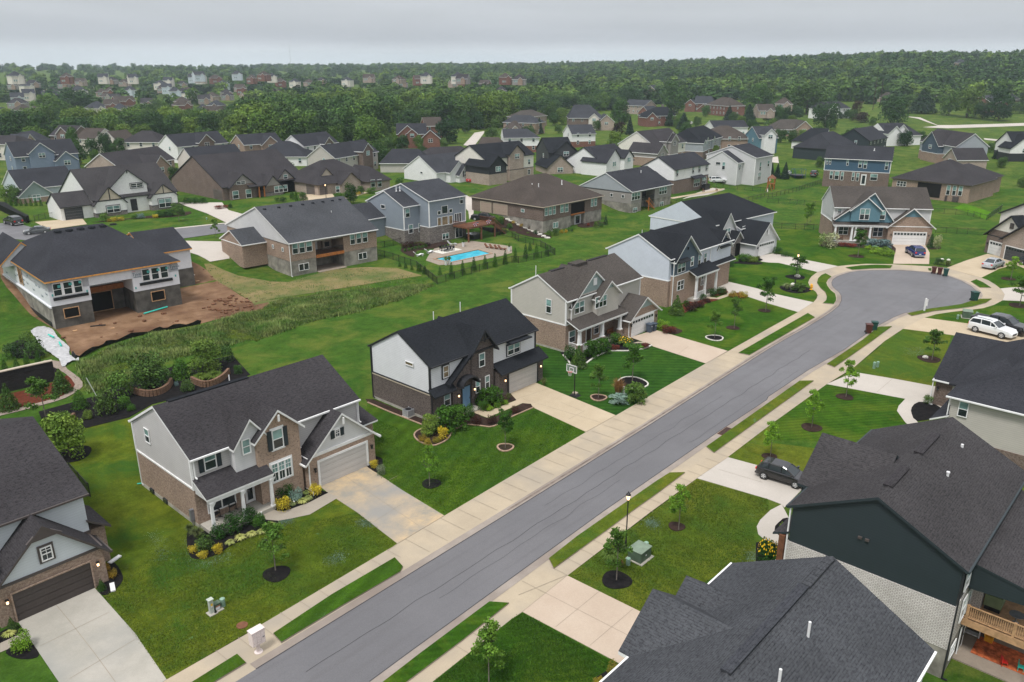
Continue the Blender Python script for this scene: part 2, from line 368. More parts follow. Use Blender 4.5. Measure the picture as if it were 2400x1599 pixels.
# the road bed sinks a little under the paving so that sheets stay on top
LAWNL = poly(('E',1540,1540,2250,1135),('F',65,1030,1300,298,1730,40),('C',0,1235,680,835,955,682,1780,205,1990,90),('P',0,1258,275,1105),
    ('q',560,1105,700,1010,830,935,895,860,912,800,880,740,810,690,760,620,738,570,760,510,800,455,910,375,1280,268,1500,245,1800,225,2310,232))
LAWNR = poly(('r',0,238,620,270,930,300,1300,410,1570,480,1700,530,1830,610,1920,680,2000,790,1960,895,1800,980,1600,1040,1300,1080,1050,1105,750,1150,520,1215,130,1420),
    ('D',1070,0,785,245,540,395,25,765),('C',1980,1068,1700,1260,1275,1568),('G',510,590,95,925),('F',2352,985,1620,1568))
def ext_pt(a, b, d): return a+(a-b).normalized()*d
PAVE = [ext_pt(LAWNL[0], LAWNL[1], 30)]+LAWNL+LAWNR+[ext_pt(LAWNR[-1], LAWNR[-2], 30)]
def inside(p, pol):
    c = False; n_ = len(pol); x, y = p
    for i in range(n_):
        a, b = pol[i], pol[i-1]
        if (a[1] > y) != (b[1] > y) and x < (b[0]-a[0])*(y-a[1])/(b[1]-a[1])+a[0]: c = not c
    return c
POOL = poly(('N',1630,618,2040,530,2170,568,1790,650))
tv = []; 
for yy in gy:
    for xx in gx:
        z = terr(xx, yy)
        if 0 < xx < 240 and -70 < yy < 75 and inside((xx, yy), PAVE): z -= .12
        if 90 < xx < 135 and 95 < yy < 115 and inside((xx, yy), POOL): z -= .5
        tv.append((xx, yy, z))
nx_ = len(gx); tf = [(j*nx_+i, j*nx_+i+1, (j+1)*nx_+i+1, (j+1)*nx_+i) for j in range(len(gy)-1) for i in range(nx_-1)]
me = bpy.data.meshes.new('ground'); me.from_pydata(tv, [], tf); me.materials.append(MAT['g_base']); me.materials.append(MAT['g_far'])
mi_ = [1 if (gx[f[0] % nx_] > 270 or gy[f[0]//nx_] > 200) else 0 for f in tf]; me.polygons.foreach_set('material_index', mi_)
me.polygons.foreach_set('use_smooth', [True]*len(tf)); ob = bpy.data.objects.new('ground', me); COL.objects.link(ob); tag(ob, kind='structure')
# ---- street
sheet('pavement', PAVE, .012, 'paving', step=0)
ASPH = poly(('',400,1693,600,1569,1197,1200,1500,1011),('q',0,1800,400,1568,700,1400,1000,1220,1180,1100,1300,1000,1350,900,1350,820,1310,750,1240,695,1180,630,1170,570,1200,510,1270,460,1380,420,1500,385,1700,355,2000,345),
    ('r',0,345,300,360,630,390,950,450,1200,540,1380,640,1480,730,1510,800,1470,860,1360,915,1200,970,1000,1010,700,1055,400,1095,150,1130),('P',1150,1155,1010,1230,880,1322,700,1450,490,1568),
    ('D',370,265,0,512),('C',2340,540,1900,830),('G',840,0),('F',2352,610,1410,1295,1040,1568),('',720,1703))
sheet('road', ASPH, .020, 'asphalt', step=0)
def offset(pts, d):
    o = []; n_ = len(pts)
    for i in range(n_):
        a, b, c = pts[i-1], pts[i], pts[(i+1) % n_]; u = (c-a).normalized(); o.append(b+Vector((u.y, -u.x))*d)
    return o
ar = sum(a[0]*b[1]-b[0]*a[1] for a, b in zip(ASPH, ASPH[1:]+ASPH[:1]))
GUT = offset(ASPH, .33 if ar > 0 else -.33)[1:-1]
ribbon('gutter', GUT, .64, .028, 'gutter')
VG = [((('E',1700,1620,2180,1320,2262,1400,1900,1620),), 'g_mid'),
 ((('F',160,1130,700,770,1275,432,1350,515,1325,562,800,870,235,1212),), 'g_mid'),
 ((('F',1100,1630,1500,1320,2145,838,2325,850,1900,1190,1300,1640),), 'g_deep'),
 ((('G',340,440,600,235),('C',930,1568,1330,1290,1450,1215,1590,1212,1340,1400),('G',1110,0,870,180,385,530)), 'g_yel2'),
 ((('C',1785,975,2352,575),('D',290,370,420,368,0,670),('C',1855,1030)), 'g_yel2'),
 ((('D',540,215,870,-8),('P',1015,1245,1138,1240),('D',960,0,610,243)), 'g_yel2'),
 ((('C',2080,112,2352,-45),('q',730,1140,860,1215,250,1568),('C',2180,132)), 'g_deep'),
 ((('q',1055,408,1165,465,1100,520,1070,580,1090,640,1150,720,1230,780,1250,860,1245,910,1205,972,1010,955,1070,900,1082,830,1050,750,960,670,900,580,920,500,980,440),), 'g_deep'),
 ((('q',1425,300,1700,262,2000,250,2285,260,2245,312,1900,320,1550,342),), 'g_deep'),
 ((('r',590,315,650,312,650,362,600,350),), 'g_deep'),
 ((('r',1375,555,1475,518,1600,575,1750,672,1540,668),), 'g_deep'),
 ((('r',205,1145,600,1060,900,1020,1200,975,1400,910,1550,878,1760,875,1650,950,1400,1020,1100,1060,700,1100,290,1190),), 'g_yel2')]
for s, m_ in VG: sheet('verge', poly(*s), .115, m_, skirt=.13, step=0, skm='gutter')
# ---- driveways and walks
DRV = [((('E',165,1012,870,705,1240,1120,1530,1545,900,1980,700,1850,540,1568),), 'drive_grey'),
 ((('B',560,1312,990,1132,1340,1368),('F',1730,40,1300,298),('B',920,1568,700,1425)), 'drive_rust'),
 ((('c',1880,790,2215,655),('C',225,385,955,683,680,835,205,615),('c',2050,925,1960,890)), 'drive_tan'),
 ((('O',1085,1335,1320,1270,1980,1462),('C',1780,205,1300,50),('O',1180,1370)), 'drive_pink'),
 ((('O',1800,880,1940,815,2260,890),('P',0,925,415,1015,275,1105,0,1025),('O',2170,965,1990,935)), 'drive_pale'),
 ((('O',2225,600),('P',45,565),('q',490,100,700,155,1280,268,910,375,550,290,200,208,0,200),('O',2290,640)), 'drive_pale'),
 ((('P',1120,480,1445,488,1485,560,1480,664,1150,660,1165,560),), 'drive_pink'),
 ((('r',930,300,1300,160,1680,42,2060,110,2352,240,2500,300,2400,330,2200,240,1900,315,1570,480,1250,395),), 'drive_tan'),
 ((('r',1920,680,2120,660,2700,650,2700,935,1960,895,2000,790),), 'drive_pale'),
 ((('r',520,1215,1330,1325,2700,1500,2700,1800,1010,1532,130,1420),), 'drive_tan'),
 ((('D',795,285,1180,350,1555,420,1700,470,1600,640,1380,560,1320,610,1320,670,1370,740,1450,800,1330,800,1260,745,1185,640,1200,595,1262,530,540,395),), 'drive_pale'),
 ((('C',1985,1068,2250,1140),('D',420,1250,330,1345,150,1530,125,1500),('C',2352,1452,1700,1260)), 'drive_pale'),
 ((('D',125,1500),('H',190,60,70,130,60,180,130,250,125,325,0,290),('G',2262,210,2248,140,2280,80),('D',20,1555)), 'drive_pale'),
 ((('G',510,592,1255,960,1700,1200,1250,1600,990,1400,92,922),), 'drive_pink')]
for i, (s, m_) in enumerate(DRV): sheet('driveway' if i != 12 else 'path', poly(*s), .030+.004*(i == 12), m_, skirt=.05, step=0)
WLK = [((('b',1150,880,1390,825,1450,890,1600,910,1800,840,2280,630,2450,690,2352,750,2000,960,1720,1020,1520,1055,1330,1040,1250,960),), 'paving_grey'),
 ((('c',1270,950,1330,900,1450,960,1400,990,1580,1040,1960,890,2050,925,1580,1120,1420,1060),), 'drive_tan'),
 ((('O',870,1365,1000,1395,1160,1378,1290,1390,1120,1425,1000,1428,890,1398),), 'paving'),
 ((('O',1770,960,1880,975,2005,925,2030,945,1900,990,1780,985),), 'paving'),
 ((('E',0,1215,220,1110,260,1190,130,1245,0,1300),), 'paving_grey')]
for s, m_ in WLK: sheet('path', poly(*s), .036, m_, step=0)
# expansion joints and slab seams, cut as thin dark grooves in the paving
def lineG(a, b): return [a, b]
def seam(name, segs, w_=.03, dz=.040):
    mb = MB()
    for a, b in segs:
        d = (b-a); 
        if d.length < .05: continue
        nn = Vector((-d.y, d.x)).normalized()*w_/2
        for p in ((a, b),): mb.add([(*(a+nn), terr(*a)+dz), (*(a-nn), terr(*a)+dz), (*(b-nn), terr(*b)+dz), (*(b+nn), terr(*b)+dz)], [(0,1,2,3)])
    return mb.build(name, 'joint', kind='structure')
flat('crack', (.055,.053,.056), .9, .2); flat('joint', (.27,.23,.18), .95, .1)
sg = []
def gp2(r, x, y): return GP(r, x, y).to_2d()
for r_, x1, y1, x2, y2 in [('B',800,1230,1500,1700),('B',1020,1385,1300,1240),('F',1080,100,1330,-60),('G',90,640,1160,1190),('G',400,1065,800,738),('G',715,1235,1110,900),('G',60,770,500,590),
    ('E',520,865,660,1035),('E',660,1035,880,1320),('E',880,1320,1060,1568),('E',370,1240,1000,930),('E',640,1540,1240,1180),('C',90,530,820,750),('C',330,440,20,540),('C',640,640,440,560),('P',1315,570,1315,720),('P',1150,660,1480,662),('C',520,720,670,640),
    ('C',1510,130,1620,50),('C',1900,1180,2300,1300),('D',1000,470,1140,350),('F',1300,298,1210,360),('G',95,925,510,590),('F',1300,298,1730,40),('C',680,835,955,682),('C',1780,205,1990,90),('C',1700,1260,1985,1068),('D',540,395,795,285)]:
    sg.append((gp2(r_, x1, y1), gp2(r_, x2, y2)))
for i in range(2, 62):                                   # sidewalk slabs both sides, every 1.55 m
    for (a, b, wd) in ((LAWNL[0], LAWNL[3], 1.5), (LAWNR[-1], LAWNR[-2], -1.5)):
        d = (b-a).normalized(); p = a+d*(i*1.55)
        if (p-a).length < (b-a).length: sg.append((p, p+Vector((d.y, -d.x))*wd))
a, b = LAWNL[3], LAWNL[10]; d = (b-a).normalized()
for i in range(0, 40):
    p = a+d*(i*1.9+.8)
    if (p-a).length < (b-a).length: sg.append((p, p+Vector((d.y, -d.x))*2.6))
a, b = LAWNR[-4], LAWNR[-9]; d = (b-a).normalized()
for i in range(0, 60):
    p = a+d*(i*1.6)
    if (p-a).length < (b-a).length: sg.append((p, p-Vector((d.y, -d.x))*1.45))
seam('pavement_joints', sg)
gs = []
for i in range(3, len(GUT)-3):
    a, b = GUT[i], GUT[i+1]; L_ = (b-a).length; k = max(1, int(L_/3.1))
    for j in range(k):
        p = a+(b-a)*(j/k); nn = (b-a).normalized(); nn = Vector((-nn.y, nn.x))*.31; gs.append((p-nn, p+nn))
seam('gutter_joints', gs, .035)
concrete('gutter_dirt', (.13,.105,.09), (.22,.18,.15), big=1.2)
ribbon('gutter_stain', GUT[1:9], .2, .033, 'gutter_dirt')
# dark seam where asphalt meets gutter
ribbon('road_edge_seal', ASPH[1:-1], .07, .034, 'crack')
for i, (y_, x0_, x1_) in enumerate(((35.0, 20, 96), (34.1, 30, 52), (36.3, 44, 75), (33.2, 62, 88), (38.0, 96, 118), (30, 120, 138), (44, 118, 134))):
    ribbon('road_crack', [Vector((x, y_+.025*(x-40)*.6+.12*noise.noise(Vector((x*.4, i*5, 0)))*2)) for x in np.arange(x0_, x1_, .8)], .022 if i else .035, .030, 'crack')
# ---- lawns
LW = [((('E',870,700,950,770,1240,1120,1530,1543),('F',65,1030,1300,298,920,0),('B',740,1440,560,1340,300,1400),('b',0,900),('A',1300,1310,1190,705,740,810,480,900,600,1250,800,1560)), 'g_yel', .006),
 ((('B',1000,1132,1340,1368),('F',1730,40),('C',0,1235,680,835,205,615),('c',1500,800,880,1080,100,865),('B',1030,560,960,800)), 'g_mid', .006),
 ((('C',225,385,955,683,1780,205,1300,45),('O',1180,1340,520,1470,200,1420,190,1500)), 'g_dark', .006),
 ((('O',1325,1275,1980,1462),('P',275,1105,0,1025),('O',2170,965,1990,935,1800,880,1460,1075,1340,1060)), 'g_deep', .006),
 ((('O',1950,640,2300,655),('q',200,200,910,375,800,455,738,570,810,690,880,740,912,820,830,935,100,750),('O',2260,890,1950,820)), 'g_deep', .006),
 ((('P',45,565),('q',490,100,700,155,1280,268,1800,225,2310,232),('P',1165,560,1130,485,590,460,500,340,60,350)), 'g_deep', .006),
 ((('C',1700,1262,2352,1452),('D',20,1555),('G',2262,100,2248,160,2352,290,2352,480,2050,480,1255,960,510,592),), 'g_yel2', .006),
 ((('G',92,922,925,1380,990,1400,800,1700),('F',1500,1660,1620,1568,2352,985)), 'g_deep', .006),
 ((('D',540,395,1260,530,1185,640,1265,748,1040,790,850,940,0,900,25,765),), 'g_deep', .006),
 ((('D',25,765,0,785),('C',1985,1068,2240,1140),('D',420,1250,470,1080,480,990,250,960,0,930)), 'g_yel2', .008),
 ((('D',785,245,795,285,1555,420,1670,0),('P',1690,1310,1240,1258)), 'g_yel2', .006),
 ((('r',520,1215,750,1150,1050,1105,1300,1090,1600,1040,1800,980,1960,895,2700,935,2700,1480,1330,1325),), 'g_deep', .006),
 ((('r',1570,480,1920,680,2120,660,2600,650,2600,400,2200,240,1900,315),), 'g_deep', .006),
 ((('L',1700,1520,1800,1480,2060,1560),('P',2060,190,2000,260,1900,200,1780,170)), 'g_bright', .012)]
for s, m_, dz in LW: sheet('lawn', poly(*s), dz, m_, step=0)
# ---- building site, weeds, straw, mulch
DIRT = poly(('M',0,720,60,880,510,1265,640,1440,700,1530,950,1400,1400,1290,1830,1215,2100,1150,2352,1110),('N',150,1085,60,960),('M',2300,1000,2100,880,1900,720,1760,640,1650,590,1600,560,1300,560,0,600))
sheet('dirt', smooth(DIRT, 2), .03, 'dirt', step=2.0)
STRAW = poly(('M',1930,660,2352,800),('N',300,830,700,715,1290,700,1640,850,1100,870,700,930,300,980,0,1010),('M',2352,1060,2300,1000,2100,880,1900,720))
sheet('dry_grass', smooth(STRAW, 2), .045, 'straw', step=2.0)
BEDS = [('mulch_black', poly(('A',355,650,900,500,1000,400,1200,375,1600,230,2140,135,2300,310,1900,450,1400,580,1190,700,740,812,480,900,420,800,390,740))),
 ('mulch_red', poly(('A',0,500,300,440,520,370,640,300,720,400,650,480,480,560,300,600,0,680))),
 ('mulch_black', poly(('A',0,300,520,240,520,285,0,390))),
 ('mulch_black', poly(('A',60,40,200,-20,330,60,420,120,300,165,120,150))),
 ('mulch_black', smooth(poly(('b',120,1250,230,1200,450,1200,1150,880,1330,1040,1500,1055,1500,1090,1390,1180,1000,1340,780,1440,590,1568,300,1640,150,1568)), 3)),
 ('mulch_black', smooth(poly(('b',1390,830,1400,640,1900,480,2280,625,2000,770,1700,880,1500,905)), 1)),
 ('mulch_black', smooth(poly(('B',1000,1130,1050,1060,1140,1070,1165,1110,1130,1215)), 3)),
 ('mulch_brown', smooth(poly(('c',10,920,90,880,720,1130,880,1060,1250,940,1420,1060,1570,1125,1700,1100,2050,930,2180,985,1900,1110,1660,1235,1480,1225,1300,1215,1150,1280,1060,1400,960,1460,850,1485,700,1440,625,1370,640,1310,720,1265,780,1240,540,1130)), 2)),
 ('mulch_brown', poly(('c',1330,895,1560,1035,1960,885,1880,800))),
 ('mulch_black', smooth(poly(('C',470,130,520,190,560,235,650,240,690,200,780,140,900,95,1060,92,1200,75,1285,40,1210,20,1060,20,900,-20,480,90)), 3)),
 ('mulch_black', poly(('O',870,1340,1000,1300,1170,1375,1090,1395,960,1390))),
 ('mulch_brown', smooth(poly(('O',1310,1240,1380,1230,1565,1272,1500,1310,1420,1290)), 3)),
 ('mulch_red', smooth(poly(('O',1560,1040,1700,980,1780,985,1900,990,1800,1020,1640,1085,1580,1110)), 3)),
 ('mulch_red', poly(('O',1770,960,1880,960,1990,925,1960,890,1800,900))),
 ('mulch_red', smooth(poly(('O',1990,950,2080,925,2170,955,2120,975,2040,965)), 3)),
 ('mulch_black', smooth(poly(('O',2080,630,2110,570,2300,620,2250,640,2120,645)), 3)),
 ('mulch_black', smooth(poly(('D',1320,610,1385,560,1530,580,1600,640,1540,700,1370,735,1320,670)), 2)),
 ('mulch_black', smooth(poly(('H',60,170,90,110,180,60,190,260,130,250)), 2)),
 ('mulch_black', poly(('G',2240,470,2240,290,2352,270,2420,300,2420,480))),
 ('mulch_black', smooth(poly(('E',60,1280,250,1190,360,1320,250,1360,110,1340)), 3)),
 ('mulch_black', poly(('E',-60,1150,150,1030,220,1110,-60,1240))),
 ('mulch_black', smooth(poly(('E',890,700,970,640,980,480,1060,480,1130,600,1100,680,1020,750,940,770)), 3)),
 ('mulch_black', smooth(poly(('G',850,1480,890,1440,960,1400,1100,1500,1000,1600,740,1568)), 3)),
 ('mulch_brown', smooth(poly(('P',480,500,560,420,680,440,900,440,1130,480,1170,560,1000,560,900,520,700,500)), 2)),
 ('mulch_brown', smooth(poly(('P',1470,510,1570,500,1590,520,1500,530)), 2)),
 ('mulch_brown', smooth(poly(('N',1330,530,1400,500,1700,460,1800,460,1640,520,1480,540,1450,600,1350,560)), 2)),
 ('mulch_brown', smooth(poly(('O',-100,260,0,220,100,290,280,380,370,420,200,420,0,360,-160,330)), 2)),
 ('mulch_brown', smooth(poly(('O',600,300,720,270,880,285,760,320,640,330)), 2)),
 ('mulch_brown', smooth(poly(('M',850,280,1000,265,1300,230,1420,215,1750,180,1700,220,1450,240,1200,250,1000,275)), 2)),
 ('mulch_black', smooth(poly(('O',1970,660,2080,640,2300,650,2250,670,2080,660)), 2))]
for m_, p_ in BEDS: sheet('mulch_bed', p_, .050, m_, step=2.0 if max(q[1] for q in p_) > 105 else 0, skirt=.03)
def disc(r, x, y, rad, mat='mulch_black', rim=None):
    c = gp2(r, x, y); pts = [c+Vector((math.cos(a), math.sin(a)))*rad*(1+.06*math.sin(3*a+x)) for a in np.linspace(0, 2*math.pi, 20)[:-1]]
    sheet('mulch_bed', pts, .055, mat, step=0, skirt=.04)
    if rim: ribbon('bed_edging', pts, .16, .03, rim, closed=True, h=.09)
    return c
flat('edge_tan', (.34,.24,.17), .9, .1, .25, sc=6); flat('edge_white', (.58,.56,.50), .9, .1, .3, sc=6); flat('brown_block', (.17,.10,.07), .9, .1, .25, sc=5)
ribbon('bed_edging', smooth(poly(('c',10,920,300,1045,540,1140,780,1240,720,1265,640,1310,625,1370,700,1440,850,1485,960,1460,1060,1400,1150,1280,1300,1215,1480,1225,1660,1235,1900,1110,2190,985)), 4, False), .14, .03, 'edge_tan', h=.08)
ribbon('bed_edging', smooth(poly(('C',470,130,520,190,560,235,650,240,690,200,780,140,900,95,1060,92,1200,75,1285,40)), 4, False), .2, .03, 'edge_white', h=.1)
# stone rubble strip by the far-left yard
sheet('gravel', smooth(poly(('A',400,180,560,190,620,260,730,340,760,420,650,500,500,560,0,690,0,660,470,540,620,480,690,400,600,300,480,235)), 2), .065, 'rubble', kind='structure', step=0)
sheet('path', poly(('N',1640,520,1980,450,2352,500,2352,560,2250,590,1830,672,1680,672,1560,630,1600,560)), .02, 'stone_patio', step=0, hole=POOL)
# ---- rear street (higher ground behind the back row)
STREET2 = poly(('M',1180,385,1600,340,2110,295,2352,250,2500,300,2080,375,1620,440,1240,412))
sheet('road', STREET2, .08, 'asphalt', step=2.0)
sheet('road', poly(('M',-200,300,0,290,150,290,300,330,420,350,500,480,0,420,-200,400)), .08, 'asphalt', step=2.0)
sheet('driveway', poly(('M',1600,450,2080,460,2110,615,1930,645,1650,540)), .08, 'drive_pale', step=2.0)
sheet('driveway', poly(('M',320,280,590,255,760,250,800,300,450,350)), .085, 'drive_tan', step=2.0)
sheet('driveway', poly(('M',1640,100,2040,100,2100,170,2352,240,2110,300,1900,200,1700,130)), .085, 'drive_pale', step=2.0)
sheet('driveway', poly(('J',390,1400,700,1390,760,1470,600,1480,420,1470)), .085, 'drive_tan', step=2.0)
sheet('path', poly(('M',1175,378,2110,282,2100,292,1185,385)), .09, 'drive_pale', step=2.0)
sheet('path', poly(('J',700,1440,1000,1375,1040,1380,720,1470)), .09, 'drive_tan', step=2.0)
sheet('driveway', poly(('N',1920,40,1990,45,2000,200,1960,260,1950,180,1930,160)), .085, 'drive_pale', step=2.0)
# ================================================================ HOUSE KIT
shingle('sh_brown', (0.044,0.041,0.044), (0.027,0.025,0.027)); shingle('sh_black', (0.020,0.022,0.026), (0.015,0.016,0.019), .25)
shingle('sh_slate', (0.047,0.049,0.056), (0.031,0.034,0.041)); shingle('sh_taupe', (0.069,0.061,0.055), (0.050,0.044,0.041)); shingle('sh_char', (0.035,0.036,0.042), (0.026,0.027,0.032))
shingle('sh_warm', (0.050,0.047,0.049), (0.031,0.030,0.031)); shingle('sh_rust', (0.066,0.055,0.048), (0.047,0.039,0.036)); shingle('sh_blue', (0.061,0.064,0.070), (0.042,0.044,0.050))
brick('br_tan', (.36,.25,.185), (.27,.185,.14), (.40,.34,.28)); brick('br_warm', (.40,.275,.19), (.31,.21,.15), (.42,.34,.28), blot=(.5,.68), blotc=(.16,.11,.085))
brick('br_dark', (.105,.078,.068), (.070,.052,.046), (.20,.175,.16), blot=(.5,.65), blotc=(.04,.03,.027)); brick('br_pale', (.42,.33,.27), (.32,.25,.20), (.46,.41,.36))
brick('br_white', (.70,.67,.64), (.58,.55,.52), (.25,.22,.2), .27, .10, .016, blot=(.6,.7), blotc=(.30,.22,.19)); brick('br_red', (.22,.085,.06), (.16,.06,.045), (.28,.2,.16))
brick('br_brown', (.19,.135,.11), (.13,.095,.078), (.26,.22,.19)); brick('br_grey', (.20,.18,.17), (.14,.125,.12), (.26,.24,.23)); brick('stone', (.30,.27,.24), (.14,.125,.115), (.24,.22,.2), .42, .19, .02, blot=(.45,.6), blotc=(.10,.085,.08))
for k_, c_ in dict(sd_grey=(.50,.485,.475), sd_white=(.66,.67,.69), sd_beige=(.47,.445,.40), sd_lblue=(.56,.60,.67), sd_cream=(.66,.62,.55), sd_pgrey=(.56,.56,.56), sd_slate=(.235,.27,.31),
    sd_navy=(.045,.095,.15), sd_mid=(.32,.345,.37), sd_dgreen=(.025,.036,.041), sd_sage=(.26,.33,.32), sd_white2=(.75,.75,.74), sd_teal=(.10,.20,.25), sd_ice=(.50,.56,.60), sd_taupe=(.27,.25,.235), sd_blk=(.05,.052,.056), sd_blue=(.18,.23,.31)).items(): siding(k_, c_)
siding('bb_navy', (.065,.095,.13), .4, .6, True); siding('shake', (.60,.60,.60), .19, .82); siding('shake_ice', (.56,.60,.63), .19, .8)
for k_, c_ in dict(white_trim=(.74,.74,.73), dark_trim=(.022,.023,.027), brown_trim=(.075,.062,.058), grey_trim=(.40,.40,.40), tan_trim=(.42,.36,.28), black_paint=(.014,.016,.019), shutter_dark=(.022,.032,.038), sage_trim=(.25,.30,.29), cream_wall=(.68,.65,.58), stucco_white=(.72,.72,.70), stucco_tan=(.50,.43,.34)).items(): flat(k_, c_, .5, .35, .06)
flat('foundation', (.34,.32,.28), .9, .15, .22, sc=.8); flat('conc_wall', (.24,.225,.195), .9, .15, .35, sc=.7); flat('conc_dark', (.10,.095,.085), .9, .15, .3, sc=.9)
flat('wood_or', (.34,.125,.035), .7, .2, .25, sc=3); flat('wood_tan', (.46,.28,.15), .75, .2, .22, sc=3); flat('wood_brown', (.15,.065,.035), .7, .2, .2, sc=3); flat('wood_dark', (.05,.03,.022), .6, .3, .2)
flat('white_plastic', (.70,.70,.70), .4, .4, .03); flat('metal_grey', (.22,.23,.25), .4, .5, .2, .4); flat('metal_black', (.012,.012,.014), .45, .4, .1); flat('door_blue', (.13,.24,.36), .4, .4, .05)
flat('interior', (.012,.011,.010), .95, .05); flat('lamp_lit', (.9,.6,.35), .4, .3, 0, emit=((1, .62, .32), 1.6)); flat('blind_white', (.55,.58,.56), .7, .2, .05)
for k_, c_, r_ in (('glass', (.020,.028,.032), .08), ('glass_blind', (.17,.29,.275), .14), ('glass_warm', (.20,.15,.09), .2)):
    m, nt, b = newmat(k_, r_, .6); b.inputs['Base Color'].default_value = (*c_, 1)
    v_ = noise_n(nt, coord(nt, 'World'), .9, 2, .5); L(nt, rgbmix(nt, v_, tuple(x*.65 for x in c_), tuple(x*1.35 for x in c_)), b.inputs['Base Color'])
for k_, c_ in dict(gd_white=(.68,.68,.67), gd_grey=(.50,.48,.46), gd_dark=(.062,.050,.046), gd_char=(.06,.063,.068), gd_tan=(.38,.29,.235), gd_brown=(.12,.10,.09)).items(): siding(k_, c_, .27, .72)
KIDS = {}
class House:
    def __init__(s, name, label, rot, x0, y0, z=0.0, cat='house', group=None):
        s.r = R(rot); s.c, s.s = math.cos(s.r), math.sin(s.r); s.z = z; s.o = (x0, y0)
        s.root = empty(name, s.world(x0, y0, z), s.r, label=label, cat=cat, group=group)
    def world(s, x, y, z=0): return Vector((x*s.c-y*s.s, x*s.s+y*s.c, z))
    def loc(s, p): return (p[0]*s.c+p[1]*s.s, -p[0]*s.s+p[1]*s.c, p[2])
    def P(s, r, x, y, ax, val):
        d = ray(*nat(r, x, y)); o = s.loc((0, 0, CAMH)); e = s.loc(d); i = 'xyz'.index(ax); t = (val-o[i])/e[i]
        return [o[k]+t*e[k] for k in range(3)]
    def put(s, mb, name, mats, parent=None, **k):
        ox, oy = s.o; mb.v = [(v[0]-ox, v[1]-oy, v[2]-s.z) for v in mb.v]
        return mb.build(name, mats, parent or s.root, fix=True, **k)
    def box(s, name, mat, *a, parent=None): return s.put(MB().box(*a), name, mat, parent)
    def boxes(s, name, mat, *bs):
        for b in bs: s.put(MB().box(*b), name, mat)
    # --- volumes
    def wing(s, x0, x1, y0, y1, ze, zr, ax='x', wall='sd_grey', base=None, zb=3.0, roof='sh_brown', trim='white_trim', z0=None, oh=.35, oe=.25, i0=0, i1=0, rp=.5, gable=None, found=.0, t=.2, gutter=True, basebox=True, corner=None):
        z0 = s.z if z0 is None else z0
        S = (lambda x, y, z: (x, y, z)) if ax == 'x' else (lambda x, y, z: (y, x, z))
        if ax == 'y': x0, x1, y0, y1 = y0, y1, x0, x1
        yr = y0+(y1-y0)*rp; zt = ze-t-.02
        pr = [(y0, z0), (y1, z0), (y1, zt), (y0, zt)] if (i0 and i1) else [(y0, z0), (y1, z0), (y1, zt), (yr, zr-t-.02), (y0, zt)]
        mb = MB(); n_ = len(pr); xa, xb = x0+(.0), x1-(.0)
        if i0 and not i1 or i1 and not i0:
            # box, then a gable triangle at the plain end only
            mb.add([S(x, y, z) for x in (x0, x1) for y, z in [(y0, z0), (y1, z0), (y1, zt), (y0, zt)]], [(0,1,2,3), (7,6,5,4), (0,4,5,1), (1,5,6,2), (2,6,7,3), (3,7,4,0)])
            xe, xi = (x1, x1-.3) if i0 else (x0, x0+.3)
            mb.add([S(x, y, z) for x in (xe, xi) for y, z in [(y0, zt), (y1, zt), (yr, zr-t-.02)]], [(0,1,2), (5,4,3), (0,3,4,1), (1,4,5,2), (2,5,3,0)])
        else:
            mb.add([S(x, y, z) for x in (xa, xb) for y, z in pr], [tuple(range(n_)), tuple(range(n_, 2*n_))[::-1]]+[(i, (i+1) % n_, n_+(i+1) % n_, n_+i) for i in range(n_)])
        wo = s.put(mb, 'wall', wall)
        if base:
            m2 = MB(); e = .045; m2.add([S(x, y, z) for x in (x0-e, x1+e) for y, z in [(y0-e, z0), (y1+e, z0), (y1+e, zb), (y0-e, zb)]], [(0,1,2,3), (7,6,5,4), (0,4,5,1), (1,5,6,2), (2,6,7,3), (3,7,4,0)]); s.put(m2, 'brick_wall' if 'st' not in base else 'stone_wall', base)
            m3 = MB(); e = .075; m3.add([S(x, y, z) for x in (x0-e, x1+e) for y, z in [(y0-e, zb), (y1+e, zb), (y1+e, zb+.14), (y0-e, zb+.14)]], [(0,1,2,3), (7,6,5,4), (0,4,5,1), (1,5,6,2), (2,6,7,3), (3,7,4,0)]); s.put(m3, 'band_trim', trim)
        if found:
            m4 = MB(); e = .06; m4.add([S(x, y, z) for x in (x0-e, x1+e) for y, z in [(y0-e, z0-.3), (y1+e, z0-.3), (y1+e, z0+found), (y0-e, z0+found)]], [(0,1,2,3), (7,6,5,4), (0,4,5,1), (1,5,6,2), (2,6,7,3), (3,7,4,0)]); s.put(m4, 'foundation', 'foundation')
        if gable:
            gm, gz = gable; p1 = (zr-ze)/(yr-y0); p2 = (zr-ze)/(y1-yr)
            for xe, xi, dd in ((x0, x0-.03, 1), (x1, x1+.03, -1)):
                if (dd == 1 and i0) or (dd == -1 and i1): continue
                ya = y0+max(0, gz-zt)/p1; yb = y1-max(0, gz-zt)/p2; pts = [(ya, gz), (yb, gz), (yr, zr-t-.02)] if gz >= zt else [(y0, gz), (y1, gz), (y1, zt), (yr, zr-t-.02), (y0, zt)]
                k = len(pts); m5 = MB().add([S(x, y, z) for x in (xe, xi) for y, z in pts], [tuple(range(k)), tuple(range(k, 2*k))[::-1]]+[(i, (i+1) % k, k+(i+1) % k, k+i) for i in range(k)]); s.put(m5, 'gable_wall', gm)
        # roof solid
        p1 = (zr-ze)/(yr-y0); p2 = (zr-ze)/(y1-yr); ya, yb = y0-oh, y1+oh; za, zb_ = ze-oh*p1, ze-oh*p2; xA, xB = x0-(oh if i0 else .08 if i1 else oe), x1+(oh if i1 else .08 if i0 else oe)
        if i0 or i1: zb_ = za = min(za, zb_)
        ra, rb = (x0+i0 if i0 else xA), (x1-i1 if i1 else xB); rf = MB()
